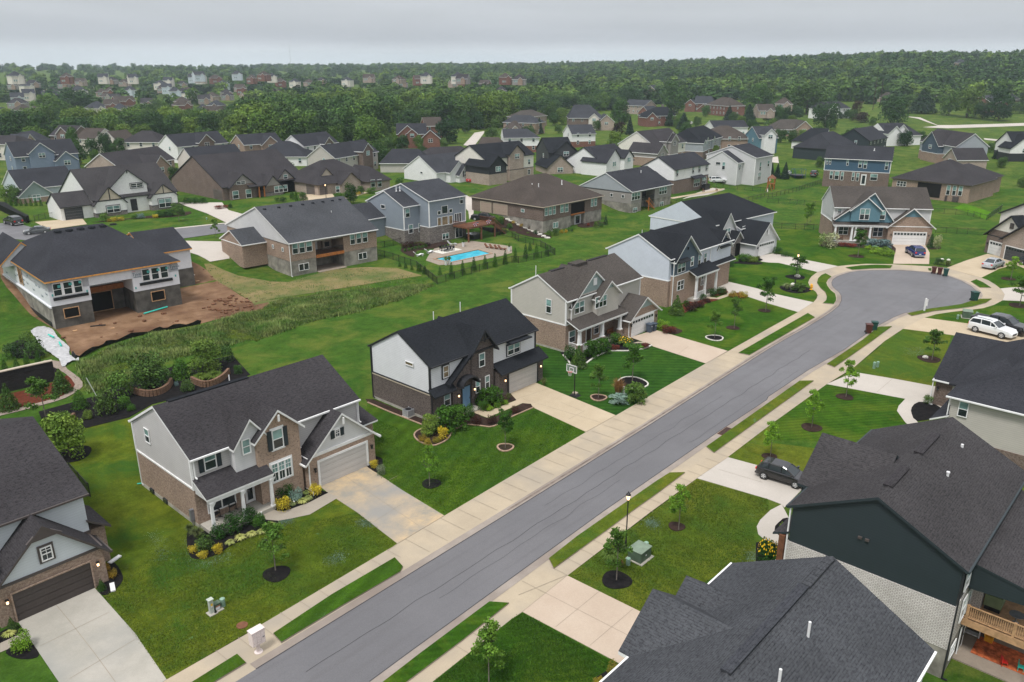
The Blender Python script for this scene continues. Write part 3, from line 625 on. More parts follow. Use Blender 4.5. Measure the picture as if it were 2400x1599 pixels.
        V = [(xA, ya, za), (xB, ya, za), (xB, yb, zb_), (xA, yb, zb_), (ra, yr, zr), (rb, yr, zr)]
        if i0 or i1:
            V += [(x, y, z-t) for x, y, z in V[:4]]; T_ = [(0,1,5,4), (2,3,4,5)]+([(3,0,4)] if i0 else [])+([(1,2,5)] if i1 else [])
            E_ = [(0,6,7,1), (1,7,8,2), (2,8,9,3), (3,9,6,0), (6,9,8,7)]
        else:
            V += [(x, y, z-t) for x, y, z in V]; T_ = [(0,1,5,4), (2,3,4,5)]
            E_ = [(0,6,7,1), (2,8,9,3), (0,4,10,6), (4,3,9,10), (1,7,11,5), (5,11,8,2), (6,10,11,7), (10,9,8,11)]
        rf.add([S(*v) for v in V], T_, 0); rf.f += E_; rf.m += [1]*len(E_)
        if i0 or i1:
            if not i0: rf.f.append((0, 4, 3)); rf.m.append(2)
            if not i1: rf.f.append((1, 2, 5)); rf.m.append(2)
        ro = s.put(rf, 'roof', [roof, trim, wall])
        if gutter:
            for yy, zz, sg_ in ((ya, za, -1), (yb, zb_, 1)):
                g_ = MB(); a_, b_ = sorted((yy, yy+sg_*.11)); g_.add([S(x, y, z) for x in (xA, xB) for y, z in [(a_, zz-.14), (b_, zz-.14), (b_, zz-.01), (a_, zz-.01)]], [(0,1,2,3), (7,6,5,4), (0,4,5,1), (1,5,6,2), (2,6,7,3), (3,7,4,0)]); s.put(g_, 'gutter', trim)
        if corner:
            for x in (x0, x1):
                for y in (y0, y1):
                    a = S(x, y, 0); s.put(MB().box(a[0]-.09, a[0]+.09, a[1]-.09, a[1]+.09, (zb+.14 if base else z0+.02), zt-.02), 'corner_board', corner)
        return ro
    def shed(s, x0, x1, y0, y1, zlo, zhi, low='y0', roof='sh_brown', trim='white_trim', t=.16, oe=.2):
        mb = MB(); c = {'y0': [(x0-oe, y0, zlo), (x1+oe, y0, zlo), (x1+oe, y1, zhi), (x0-oe, y1, zhi)], 'y1': [(x0-oe, y0, zhi), (x1+oe, y0, zhi), (x1+oe, y1, zlo), (x0-oe, y1, zlo)],
             'x0': [(x0, y0-oe, zlo), (x1, y0-oe, zhi), (x1, y1+oe, zhi), (x0, y1+oe, zlo)], 'x1': [(x0, y0-oe, zhi), (x1, y0-oe, zlo), (x1, y1+oe, zlo), (x0, y1+oe, zhi)]}[low]
        mb.add(c+[(x, y, z-t) for x, y, z in c], [(0,1,2,3)], 0); mb.f += [(0,4,5,1), (1,5,6,2), (2,6,7,3), (3,7,4,0), (4,7,6,5)]; mb.m += [1]*5
        return s.put(mb, 'porch_roof', [roof, trim])
    # --- openings.  plane ax=val; a0..a1 along the other horizontal axis
    def side(s, ax, val):
        return -1 if s.loc((0, 0, 0))['xy'.index(ax)] < val else 1
    def fbox(s, mb, ax, val, sg_, a0, a1, z0, z1, d0, d1, mi=0):
        p, q = sorted((val+sg_*d0, val+sg_*d1)); a0, a1 = sorted((a0, a1))
        return mb.box(a0, a1, p, q, z0, z1, mi) if ax == 'y' else mb.box(p, q, a0, a1, z0, z1, mi)
    def win(s, ax, val, a0, a1, z0, z1, n=1, frame='white_trim', trim=None, grid=False, rail=True, style='b', shutters=None, fw=.075, off=0, sep=.10):
        sg_ = s.side(ax, val); a0, a1 = sorted((a0, a1)); z0, z1 = sorted((z0, z1)); mb = MB(); val = val+sg_*(.05+off)
        if trim: s.put(s.fbox(MB(), ax, val, sg_, a0-.13, a1+.13, z0-.13, z1+.16, 0, .035), 'window_trim', trim); val += sg_*.035
        for aa, bb, zz, yy in ((a0, a1, z0, z0+fw), (a0, a1, z1-fw, z1), (a0, a0+fw, z0+fw, z1-fw), (a1-fw, a1, z0+fw, z1-fw)): s.fbox(mb, ax, val, sg_, aa, bb, zz, yy, 0, .07)
        W_ = (a1-a0-2*fw-(n-1)*sep)/n; zm = (z0+z1)/2; pn = MB()
        for i in range(n):
            b0 = a0+fw+i*(W_+sep); b1 = b0+W_
            if i: s.fbox(mb, ax, val, sg_, b0-sep, b0, z0+fw, z1-fw, 0, .065)
            if rail: s.fbox(mb, ax, val, sg_, b0, b1, zm-.03, zm+.03, 0, .055)
            if grid:
                s.fbox(mb, ax, val, sg_, (b0+b1)/2-.015, (b0+b1)/2+.015, z0+fw, z1-fw, 0, .045); s.fbox(mb, ax, val, sg_, b0, b1, zm+(z1-zm)/2-.015, zm+(z1-zm)/2+.015, 0, .045)
            up = 1 if style == 'b' else 0 if style == 'd' else 2 if style == 'w' else 1; lo_ = 0 if style in 'bd' else up
            s.fbox(pn, ax, val, sg_, b0, b1, zm, z1-fw, .0, .02, up); s.fbox(pn, ax, val, sg_, b0, b1, z0+fw, zm, .0, .02, lo_)
        f_ = s.put(mb, 'window', frame); s.put(pn, 'pane', ['glass', 'glass_blind', 'glass_warm'], f_)
        if shutters:
            for aa, bb in ((a0-.42, a0-.04), (a1+.04, a1+.42)):
                m_ = MB(); s.fbox(m_, ax, val, sg_, aa, bb, z0, z1, 0, .04); s.fbox(m_, ax, val, sg_, aa+.06, bb-.06, z0+.06, zm-.04, .04, .05); s.fbox(m_, ax, val, sg_, aa+.06, bb-.06, zm+.04, z1-.06, .04, .05); s.put(m_, 'shutter', shutters)
        return f_
    def w(s, r, ax, val, x1, y1, x2, y2, n=1, **k):
        p, q = s.P(r, x1, y1, ax, val), s.P(r, x2, y2, ax, val); i = 1 if ax == 'x' else 0
        return s.win(ax, val, p[i], q[i], p[2], q[2], n, **k)
    def door(s, ax, val, a0, a1, z0, z1, mat='wood_dark', frame='white_trim', glass=False, off=0, handle=True):
        sg_ = s.side(ax, val); a0, a1 = sorted((a0, a1)); val += sg_*(.05+off); mb = MB()
        for aa, bb, zz, yy in ((a0-.1, a0, z0, z1+.1), (a1, a1+.1, z0, z1+.1), (a0, a1, z1, z1+.1)): s.fbox(mb, ax, val, sg_, aa, bb, zz, yy, 0, .06)
        s.put(mb, 'door_frame', frame); m_ = MB(); s.fbox(m_, ax, val, sg_, a0, a1, z0, z1, 0, .03); wd = a1-a0
        for (u0, u1) in ((.12, .45), (.55, .88)):
            for (v0, v1) in ((.08, .42), (.5, .92)): s.fbox(m_, ax, val, sg_, a0+wd*u0, a0+wd*u1, z0+(z1-z0)*v0, z0+(z1-z0)*v1, .03, .045)
        d_ = s.put(m_, 'door', mat)
        if glass: m_ = MB(); s.fbox(m_, ax, val, sg_, a0+wd*.15, a1-wd*.15, z0+(z1-z0)*.12, z1-(z1-z0)*.08, .045, .055); s.put(m_, 'pane', 'glass', d_)
        if handle: m_ = MB(); s.fbox(m_, ax, val, sg_, a1-.14, a1-.08, z0+.95, z0+1.1, .045, .1); s.put(m_, 'handle', 'metal_grey', d_)
    def garage(s, ax, val, a0, a1, z0, z1, mat='gd_white', frame='white_trim', fw=.14, wins=0, off=0, arch=False):
        sg_ = s.side(ax, val); a0, a1 = sorted((a0, a1)); val += sg_*(.05+off); mb = MB()
        if frame:
            for aa, bb, zz, yy in ((a0-fw, a0, z0, z1+fw), (a1, a1+fw, z0, z1+fw), (a0, a1, z1, z1+fw)): s.fbox(mb, ax, val, sg_, aa, bb, zz, yy, 0, .07)
            s.put(mb, 'garage_frame', frame)
        m_ = MB(); hh = (z1-z0)/4; nn = max(2, round((a1-a0)/.62)); cw = (a1-a0)/nn
        for i in range(4):
            s.fbox(m_, ax, val, sg_, a0, a1, z0+i*hh+.012, z0+(i+1)*hh-.012, -.02, .02)
            for j in range(nn): s.fbox(m_, ax, val, sg_, a0+j*cw+.07, a0+(j+1)*cw-.07, z0+i*hh+.09, z0+(i+1)*hh-.09, .02, .032)
        g_ = s.put(m_, 'garage_door', mat)
        if wins:
            m_ = MB()
            for j in range(nn): s.fbox(m_, ax, val, sg_, a0+j*cw+.08, a0+(j+1)*cw-.08, z0+3*hh+.12, z0+4*hh-.12, .034, .045)
            s.put(m_, 'pane', 'glass', g_)
    def post(s, x, y, z0, z1, w0=.22, w1=None, mat='white_trim', base=None):
        w1 = w1 or w0; mb = MB(); 
        mb.add([(x+i*w_/2, y+j*w_/2, z) for z, w_ in ((z0, w0), (z1-.12, w1)) for i, j in ((-1,-1),(1,-1),(1,1),(-1,1))], [(3,2,1,0), (4,5,6,7), (0,1,5,4), (1,2,6,5), (2,3,7,6), (3,0,4,7)])
        mb.box(x-w1*.75, x+w1*.75, y-w1*.75, y+w1*.75, z1-.12, z1); mb.box(x-w0*.68, x+w0*.68, y-w0*.68, y+w0*.68, z0, z0+.14)
        s.put(mb, 'porch_column', mat)
        if base: b_, bz, bw = base; s.put(MB().box(x-bw/2, x+bw/2, y-bw/2, y+bw/2, s.z, bz).box(x-bw/2-.04, x+bw/2+.04, y-bw/2-.04, y+bw/2+.04, bz, bz+.07), 'column_base', b_)
    def rail(s, a, b, z0, h=.95, mat='white_trim', gap=.13):
        a, b = Vector((*a, z0)), Vector((*b, z0)); mb = MB(); u = Vector((0, 0, 1)); mb.beam(a+u*h, b+u*h, .09, .06); mb.beam(a+u*.1, b+u*.1, .06, .05); k = int((b-a).length/gap)
        for i in range(k+1): p = a+(b-a)*(i/k); mb.beam(p+u*.1, p+u*h, .035)
        s.put(mb, 'railing', mat)
    def pipe(s, x, y, z0, z1, r=.05, mat='white_plastic', name='vent_pipe'): s.put(MB().cyl((x, y, z0), (x, y, z1), r, r, 8).cyl((x, y, z0), (x, y, z0+.1), r*2.2, r*1.4, 8), name, mat)
    def downspout(s, x, y, z0, z1, mat='white_trim'): s.put(MB().box(x-.045, x+.045, y-.045, y+.045, z0, z1).box(x-.045, x+.045, y-.3, y+.045, z0-.05, z0+.05), 'downspout', mat)
    def lamp(s, ax, val, a, z, lit=True, mat='metal_black', off=0):
        sg_ = s.side(ax, val); val += sg_*(.05+off); mb = MB(); s.fbox(mb, ax, val, sg_, a-.05, a+.05, z-.1, z+.16, 0, .04); s.fbox(mb, ax, val, sg_, a-.1, a+.1, z+.12, z+.2, .0, .2); s.fbox(mb, ax, val, sg_, a-.07, a+.07, z-.16, z-.12, .02, .17)
        o = s.put(mb, 'wall_lamp', mat); s.put(s.fbox(MB(), ax, val, sg_, a-.06, a+.06, z-.12, z+.12, .04, .15), 'lamp_glass', 'lamp_lit' if lit else 'glass', o)
    def gabletrim(s, ax, x, y0, y1, ze, zr, mat): pass
    def vent_caps(s, pts, r=.17, mat='sh_black'):
        for x, y, z in pts: s.put(MB().lathe([(r*1.2, 0), (r, .05), (r*.95, .16), (r*.5, .2)], 10, 0, (x, y, z)), 'roof_vent', mat)
    def ac(s, x, y, mat='metal_grey'):
        mb = MB().box(x-.4, x+.4, y-.4, y+.4, .12, .85)
        for k in range(7): mb.box(x-.42, x+.42, y-.42, y+.42, .17+k*.1, .20+k*.1)
        return mb
def ac_unit(x, y, label, z=0.0, s_=1.0):
    t = empty('air_conditioner', (x, y, z), 0, label=label, cat='air conditioner'); mb = MB(); mb.box(-.4*s_, .4*s_, -.4*s_, .4*s_, .1, .8*s_)
    mb.build('cabinet', 'metal_grey', t); g_ = MB()
    for k in range(8): g_.box(-.42*s_, .42*s_, -.42*s_, .42*s_, .15+k*.085*s_, .175+k*.085*s_)
    for i in (-1, 1):
        for j in (-1, 1): g_.box(i*.4*s_-.03, i*.4*s_+.03, j*.4*s_-.03, j*.4*s_+.03, .1, .84*s_)
    g_.build('grille', 'grey_trim', t); MB().lathe([(.3*s_, 0), (.32*s_, .03), (.1*s_, .05)], 16, 0, (0, 0, .8*s_)).build('fan_guard', 'metal_black', t); MB().box(-.5*s_, .5*s_, -.5*s_, .5*s_, 0, .1).build('pad', 'foundation', t)
    return t
# ================================================================ HOUSES OF THE NEAR STREET
# ---- B: pale grey siding over tan brick, porch with rocking chairs
h = House('suburban_house', 'pale grey siding over tan brick, dark shutters, white-columned porch with rocking chairs', 0, 23.4, 54.1)
h.wing(23.4, 38.9, 54.1, 64.0, 6.2, 8.9, 'x', 'sd_grey', 'br_tan', 3.3, 'sh_brown', found=.35, rp=.5, corner='white_trim', oe=.15)
h.wing(26.55, 29.4, 53.3, 60, 6.2, 8.05, 'y', 'shake', None, 0, 'sh_brown', z0=3.4, oh=.2, oe=.35, gutter=False)
h.wing(28.3, 32.2, 53.0, 60, 6.35, 8.2, 'y', 'br_warm', None, 0, 'sh_brown', z0=0, oh=.35, oe=.4, gutter=False)
h.wing(32.5, 39.4, 52.6, 58, 3.05, 6.15, 'y', 'sd_pgrey', 'br_warm', 2.9, 'sh_brown', found=.15, oh=.45, oe=.4, gable=('shake', 3.2))
h.shed(23.45, 28.9, 52.05, 54.1, 3.25, 4.25, 'y0', oe=.12); h.shed(39.2, 41.4, 54.6, 58, 2.9, 3.7, 'y0', oe=.1)
h.put(MB().ext([(39.2, 54.9), (41.1, 54.9), (41.1, 57.8), (39.2, 57.8)], 0, 2.95), 'side_wall', 'br_tan')
h.put(MB().ext([(23.45, 52.1), (23.45, 54.1), (28.9, 54.1), (28.9, 52.1)], 0, .35).box(23.5, 27.0, 51.9, 52.1, 0, .36), 'porch_floor', 'foundation')
h.box('porch_beam', 'white_trim', 23.5, 28.9, 52.12, 52.34, 2.8, 3.06); h.put(MB().add([(23.45, 52.15, 3.0), (23.45, 54.1, 3.0), (23.45, 54.1, 3.95), (23.55, 52.15, 3.0), (23.55, 54.1, 3.0), (23.55, 54.1, 3.95)], [(0,1,2), (5,4,3), (0,3,4,1), (1,4,5,2), (2,5,3,0)]), 'porch_gable', 'sd_pgrey')
for x in (23.7, 26.25, 28.75):
    h.post(x, 52.22, .33, 2.85, .24, .2)
    h.put(MB().add([(x+.1, 52.2, 2.3), (x+.45, 52.2, 2.82), (x+.1, 52.2, 2.82), (x+.1, 52.28, 2.3), (x+.45, 52.28, 2.82), (x+.1, 52.28, 2.82)], [(0,1,2), (5,4,3), (0,3,4,1), (1,4,5,2), (2,5,3,0)]), 'bracket', 'white_trim')
h.w('A', 'y', 54.1, 1880, 1195, 1970, 990, shutters='shutter_dark'); h.w('A', 'y', 53.3, 2225, 1050, 2290, 880, fw=.1, style='t')
h.w('B', 'y', 53.0, 155, 1000, 235, 785, shutters='shutter_dark', trim='white_trim', off=-.03); h.w('B', 'y', 53.0, 150, 1300, 315, 1060, 3, grid=True, trim='white_trim', off=-.03, sep=.14)
h.w('B', 'y', 52.6, 722, 885, 762, 795, grid=True, style='d', shutters='shutter_dark', trim='white_trim', off=-.01, rail=True)
h.w('A', 'x', 23.4, 1345, 920, 1368, 815, off=-.03); h.win('y', 54.1, 24.2, 26.6, .9, 2.5, 2, style='d', fw=.1); h.door('y', 54.1, 27.5, 28.15, .4, 2.45, 'white_trim', glass=True)
h.garage('y', 52.6, 33.55, 38.45, .02, 2.3, 'gd_grey', fw=.2); h.box('garage_band', 'white_trim', 33.0, 39.1, 52.49, 52.6, 2.95, 3.2)
h.lamp('y', 52.6, 33.05, 1.75, False, off=.05); h.lamp('y', 52.6, 39.0, 1.75, False, off=.05)
h.boxes('gable_ornament', 'white_trim', (30.2, 30.34, 52.55, 52.7, 7.2, 7.75), (36.0, 36.14, 52.15, 52.3, 5.1, 5.7))
h.downspout(23.35, 63.95, .2, 6.0); h.downspout(32.5, 52.5, .1, 2.9); h.downspout(23.55, 53.9, 4.4, 6.0); h.downspout(38.95, 54.0, 3.8, 5.9)
h.put(MB().box(24.5, 31.5, 58.9, 59.35, 8.78, 8.93), 'ridge_vent', 'sh_black'); h.pipe(30.4, 60.2, 8.1, 9.1)
h.boxes('basement_window', 'glass', (23.2, 23.34, 61.6, 62.2, .15, .5), (23.2, 23.34, 59.2, 59.8, .15, .5))
h.put(MB().box(23.05, 23.35, 54.55, 54.8, .5, 1.5).cyl((23.2, 54.7, 0), (23.2, 54.7, .5), .05), 'electric_meter', 'metal_grey')
# ---- C: dark brick, white siding, black trim
h = House('suburban_house', 'white siding over dark brown brick, black roof trim and blue front door', 0, 48.6, 55.2)
K_ = dict(roof='sh_black', trim='dark_trim')
h.wing(48.6, 64.5, 55.2, 64.3, 6.2, 8.7, 'x', 'sd_white', 'br_dark', 3.0, found=.3, corner='dark_trim', oe=.15, **K_)
h.wing(54.0, 57.4, 54.9, 61, 6.15, 8.25, 'y', 'br_dark', None, 0, gutter=False, oh=.4, oe=.5, **K_)
def slab(x0, z0, x1, z1, y0, y1, t_, mat, name):
    h.put(MB().add([(x0, y0, z0), (x1, y0, z1), (x1, y1, z1), (x0, y1, z0), (x0, y0, z0-t_), (x1, y0, z1-t_), (x1, y1, z1-t_), (x0, y1, z0-t_)], [(0,1,2,3), (7,6,5,4), (0,4,5,1), (1,5,6,2), (2,6,7,3), (3,7,4,0)]), name, mat)
slab(50.6, 3.6, 53.7, 6.05, 54.4, 55.6, .2, 'sh_black', 'swept_roof'); h.put(MB().add([(x, y, z) for y in (54.9, 55.25) for x, z in ((51.4, 0), (54.1, 0), (54.1, 6.0), (51.4, 4.0))], [(0,1,2,3), (7,6,5,4), (0,4,5,1), (1,5,6,2), (2,6,7,3), (3,7,4,0)]), 'brick_wall', 'br_dark')
h.shed(48.5, 51.3, 54.3, 55.2, 2.95, 3.6, 'y0', oe=.15, **K_)
h.box('wall', 'br_dark', 57.7, 65.0, 54.4, 55.3, 0, 2.85); h.shed(57.8, 64.9, 53.75, 55.25, 2.85, 3.8, 'y0', oe=.3, **K_)
h.w('c', 'y', 55.2, 992, 600, 1062, 415, trim='dark_trim', grid=False, style='w'); h.w('c', 'y', 54.9, 1465, 458, 1540, 250, style='b'); h.w('c', 'y', 54.9, 1420, 800, 1478, 602); h.w('c', 'y', 54.9, 1545, 745, 1602, 548)
h.w('c', 'y', 55.2, 1005, 972, 1085, 775, off=.02, style='b'); h.w('c', 'y', 55.2, 1835, 305, 2000, 110, 2, trim='dark_trim'); h.w('c', 'x', 48.6, 508, 360, 618, 452, rail=False, style='w')
slab(59.6, 5.75, 62.9, 5.75, 54.2, 55.2, .12, 'sh_black', 'window_canopy')
for x in (59.8, 62.7): h.put(MB().beam((x, 55.15, 5.2), (x, 54.3, 5.65), .08), 'bracket', 'dark_trim')
h.door('y', 54.9, 52.65, 53.75, .2, 2.6, 'door_blue', 'dark_trim'); h.box('door_step', 'foundation', 52.2, 54.3, 53.7, 54.85, 0, .18)
mb = MB(); na = 10                                                   # barrel canopy over the door
for i in range(na):
    a0, a1 = math.pi*i/na, math.pi*(i+1)/na; q = lambda a, r, y: (53.15-r*1.25*math.cos(a), y, 2.95+r*.95*math.sin(a))
    mb.add([q(a0, 1, 53.9), q(a1, 1, 53.9), q(a1, 1, 54.9), q(a0, 1, 54.9), q(a0, .88, 53.9), q(a1, .88, 53.9), q(a1, .88, 54.9), q(a0, .88, 54.9)], [(0,1,2,3), (7,6,5,4), (0,4,5,1), (2,6,7,3)])
h.put(mb, 'door_canopy', 'dark_trim')
h.garage('y', 54.4, 59.2, 63.9, .02, 2.35, 'gd_grey', frame='dark_trim', off=.0, fw=.16); h.lamp('y', 54.4, 58.6, 1.8); h.lamp('y', 54.4, 64.5, 1.8); h.lamp('y', 54.9, 52.1, 1.9); h.lamp('y', 54.9, 54.4, 1.95)
h.boxes('gable_ornament', 'dark_trim', (55.62, 55.77, 54.45, 54.55, 6.9, 8.0), (54.8, 56.6, 54.45, 54.55, 7.1, 7.22))
h.downspout(48.5, 64.35, .2, 6.1, 'dark_trim'); h.downspout(48.6, 55.0, .2, 2.9, 'dark_trim'); h.pipe(55, 61.5, 7.4, 8.9); h.pipe(59.5, 62.0, 7.2, 8.9); h.box('band', 'tan_trim', 48.50, 48.56, 55.2, 64.3, 2.88, 3.0)
ac_unit(48.0, 58.0, 'grey air conditioner on a pad beside the dark brick side wall')
# ---- D: beige siding, sage gables, white posts and railings
h = House('suburban_house', 'two-storey beige-sided house with taupe roof, sage green gables and white porch railings', 0, 73.7, 58.1)
K_ = dict(roof='sh_taupe')
h.wing(73.7, 89.8, 58.1, 67.1, 6.9, 9.3, 'x', 'sd_beige', 'br_tan', 3.5, found=.25, corner='white_trim', oe=.15, **K_)
h.wing(74.5, 83.6, 57.9, 63, 5.9, 9.6, 'y', 'sd_beige', None, 0, z0=3.7, oh=.3, oe=.3, gutter=False, gable=('sd_sage', 7.0), **K_)
h.wing(78.9, 83.3, 57.0, 62, 6.3, 8.1, 'y', 'sd_beige', None, 0, z0=3.7, oh=.35, oe=.4, gutter=False, gable=('sd_sage', 7.05), **K_)
h.wing(83.9, 90.4, 55.4, 61.5, 2.75, 5.0, 'y', 'br_tan', 'br_tan', 2.4, oh=.5, oe=.4, gable=('sd_sage', 3.5), **K_)
h.shed(73.9, 84.0, 56.0, 58.1, 3.4, 4.3, 'y0', oe=.15, **K_)
h.put(MB().ext([(73.8, 56.2), (84, 56.2), (84, 58.1), (73.8, 58.1)], 0, .3), 'porch_floor', 'foundation'); h.box('porch_beam', 'white_trim', 73.9, 84.1, 56.12, 56.36, 3.05, 3.25)
for x in (74.3, 79.0, 82.9): h.post(x, 56.35, 1.2, 3.1, .42, .3, base=('br_tan', 1.15, .6))
h.rail((74.3, 56.3), (79.0, 56.3), .3); h.rail((74.3, 56.5), (74.3, 58.0), .3)
h.w('O', 'x', 73.7, 315, 1108, 368, 990); h.w('O', 'y', 57.9, 568, 1130, 662, 990, 2); h.w('O', 'y', 57.0, 758, 1078, 868, 935, 3); h.win('y', 58.1, 74.3, 75.6, 1.0, 2.6, 1); h.win('y', 58.1, 79.5, 80.6, .9, 2.6, 1, style='d')
h.put(MB().box(78.8, 79.5, 57.78, 57.86, 7.7, 8.6), 'gable_vent', 'white_plastic'); h.door('y', 58.1, 77.9, 78.9, .32, 2.45, 'wood_dark')
h.garage('y', 55.4, 84.3, 89.3, .02, 2.25, 'gd_white', wins=1); h.lamp('y', 55.4, 83.95, 1.7, False, off=.05); h.lamp('y', 55.4, 89.9, 1.7, False, off=.05); h.downspout(83.8, 55.5, .1, 2.6); h.downspout(74.4, 57.8, 3.8, 6.2)
h.boxes('ridge_vent', 'sh_brown', (83.8, 88, 62.4, 62.9, 9.18, 9.33), (76, 81, 62.4, 62.9, 9.18, 9.33)); h.pipe(76, 65.0, 8.2, 9.6); h.put(MB().box(80.5, 83, 62.0, 63.4, 9.0, 9.45), 'roof_hump', 'sh_taupe')
ac_unit(73.0, 65.6, 'grey air conditioner beside the tan brick side wall of the beige house', s_=.95)
# ---- E: pale blue siding, navy gables
h = House('suburban_house', 'two-storey house with pale siding, two navy board gables and a white front porch', 0, 99.2, 59.0)
K_ = dict(roof='sh_black')
h.wing(99.2, 118.0, 59.3, 70.2, 7.5, 10.3, 'x', 'sd_lblue', 'br_tan', 3.95, oe=.15, **K_)
h.wing(99.9, 106.7, 58.8, 65, 7.15, 10.3, 'y', 'bb_navy', 'br_warm', 4.6, oh=.35, oe=.45, gutter=False, **K_)
h.wing(113.6, 118.2, 59.6, 65, 6.6, 9.1, 'y', 'bb_navy', 'br_warm', 4.2, oh=.35, oe=.45, gutter=False, **K_)
h.shed(104.3, 110.8, 57.3, 59.3, 4.1, 5.1, 'y0', **K_); h.shed(111.0, 118.5, 58.6, 59.6, 4.15, 4.8, 'y0', **K_)
h.put(MB().ext([(104.2, 57.4), (110.9, 57.4), (110.9, 59.3), (104.2, 59.3)], 0, .45), 'porch_floor', 'foundation'); h.box('porch_beam', 'white_trim', 104.2, 110.9, 57.4, 57.65, 3.75, 4.0)
for x in (104.6, 107.2, 110.6): h.post(x, 57.6, .45, 3.8, .34, .26)
h.rail((104.6, 57.55), (107.1, 57.55), .45, 1.0); h.w('O', 'y', 58.8, 1515, 750, 1592, 640, 2); h.w('O', 'y', 58.8, 1635, 685, 1668, 590, 1); h.w('O', 'y', 59.3, 1702, 675, 1733, 573); h.w('O', 'y', 59.3, 1753, 657, 1788, 555)
h.w('O', 'y', 59.6, 1870, 605, 1935, 505, 2); h.w('O', 'y', 58.8, 1510, 912, 1578, 800, 2, style='d'); h.door('y', 59.3, 108.0-1.2, 107.9, .5, 2.9, 'wood_dark'); h.win('y', 59.3, 108.8, 110.2, 1.4, 3.1, 2, style='d')
h.garage('y', 59.5, 112.2, 114.9, .1, 2.9, 'gd_white', wins=0, off=.06); h.garage('y', 59.5, 115.3, 117.6, .1, 2.9, 'gd_white', off=.06); h.downspout(99.6, 58.7, .2, 7); h.downspout(111.0, 59.1, 4.2, 7)
for (a0, a1, y, z) in ((100.3, 103.4, 58.8, 6.7), (113.9, 117.2, 59.6, 6.6)):
    h.put(MB().add([(a0, y-.75, z), (a1, y-.75, z), (a1, y, z+.3), (a0, y, z+.3), (a0, y-.75, z-.12), (a1, y-.75, z-.12), (a1, y, z+.15), (a0, y, z+.15)], [(0,1,2,3), (7,6,5,4), (0,4,5,1), (1,5,6,2), (2,6,7,3), (3,7,4,0)]), 'window_canopy', 'black_paint')
h.lamp('y', 58.8, 103.3, 8.3, False); h.pipe(105, 68, 8.6, 9.6)
# ---- G: pale house with stone entry behind E
h = House('suburban_house', 'light grey house with near-black roof, pointed stone entry and white garage doors', -5, 126, 82.2)
K_ = dict(roof='sh_black')
h.wing(126, 148, 82.2, 96.3, 6.1, 9.6, 'x', 'sd_lblue', None, 0, i1=6, oe=.2, **K_)
h.wing(126.9, 132.3, 81.0, 88, 4.7, 8.1, 'y', 'shake', None, 0, oh=.3, oe=.4, gutter=False, **K_)
h.wing(129.3, 132.5, 79.4, 84, 3.0, 4.7, 'y', 'stone', None, 0, oh=.25, oe=.35, gutter=False, **K_)
h.wing(132.8, 138, 80.4, 88, 4.9, 6.6, 'x', 'sd_lblue', None, 0, oe=.2, **K_)
h.wing(131.9, 139.4, 76.2, 84, 2.75, 6.2, 'y', 'sd_pgrey', None, 0, oh=.35, oe=.4, **K_)
h.garage('y', 76.2, 133.0, 138.2, .02, 2.4, 'gd_white', wins=1); h.put(MB().box(135.4, 135.8, 75.95, 76.1, 3.9, 4.9), 'gable_vent', 'white_plastic'); h.box('entry_opening', 'interior', 130.2, 131.6, 79.3, 79.38, 0, 2.4)
h.win('y', 80.4, 133.6, 134.6, 3.6, 5.1, 1); h.win('y', 81.0, 128.6, 130.4, 3.9, 5.2, 2); h.lamp('y', 76.2, 132.5, 1.7, False)
# ---- F: taupe roof, teal gables, end of the cul-de-sac
h = House('suburban_house', 'two-storey house with taupe roof and teal gables facing the round turning circle', 35, 165.4, -62.5)
K_ = dict(roof='sh_taupe'); X = 165.4
h.wing(166.6, 176.5, -62.3, -43.9, 7.3, 10.6, 'y', 'sd_pgrey', 'br_tan', 4.0, oe=.2, corner='white_trim', **K_)
h.wing(165.9, 172, -55.0, -44.2, 5.0, 10.2, 'x', 'sd_teal', None, 0, z0=4.3, oh=.3, oe=.5, gutter=False, rp=.38, **K_)
h.wing(165.3, 171, -52.4, -46.9, 7.0, 9.3, 'x', 'sd_teal', None, 0, z0=4.5, oh=.35, oe=.4, gutter=False, **K_)
h.wing(165.4, 172, -62.6, -54.4, 3.9, 7.4, 'x', 'br_tan', 'br_tan', 3.6, oh=.5, oe=.5, gable=('sd_teal', 5.6), **K_)
h.shed(165.2, 167.2, -54.2, -43.8, 3.75, 4.9, 'x0', oe=.15, **K_); h.put(MB().box(165.3, 166.6, -54.2, -43.9, 0, .5), 'porch_floor', 'foundation'); h.box('porch_beam', 'white_trim', 165.3, 165.55, -54.3, -43.9, 3.35, 3.65)
for y in (-44.3, -47.5, -48.2, -51.0): h.post(165.5, y, .5, 3.4, .42, .3)
for a in ((835, 255, 940, 155, 2),): h.w('P', 'x', 165.3, a[0], a[1], a[2], a[3], a[4])
h.w('P', 'x', 165.9, 1008, 252, 1082, 168, 1, off=.2); h.w('P', 'x', 166.6, 635, 195, 680, 155, 1); h.w('P', 'x', 166.6, 640, 390, 740, 318, 2, style='d', off=.05); h.w('P', 'x', 166.6, 955, 408, 1060, 322, 2, style='d', off=.05)
h.door('x', 166.6, -50.0, -49.0, .5, 2.9, 'wood_dark', off=.05); h.garage('x', 165.4, -61.6, -55.5, .02, 2.5, 'gd_white', wins=1); h.lamp('x', 165.4, -55.0, 2.0, False, off=.05); h.lamp('x', 165.4, -62.1, 2.0, False, off=.05)
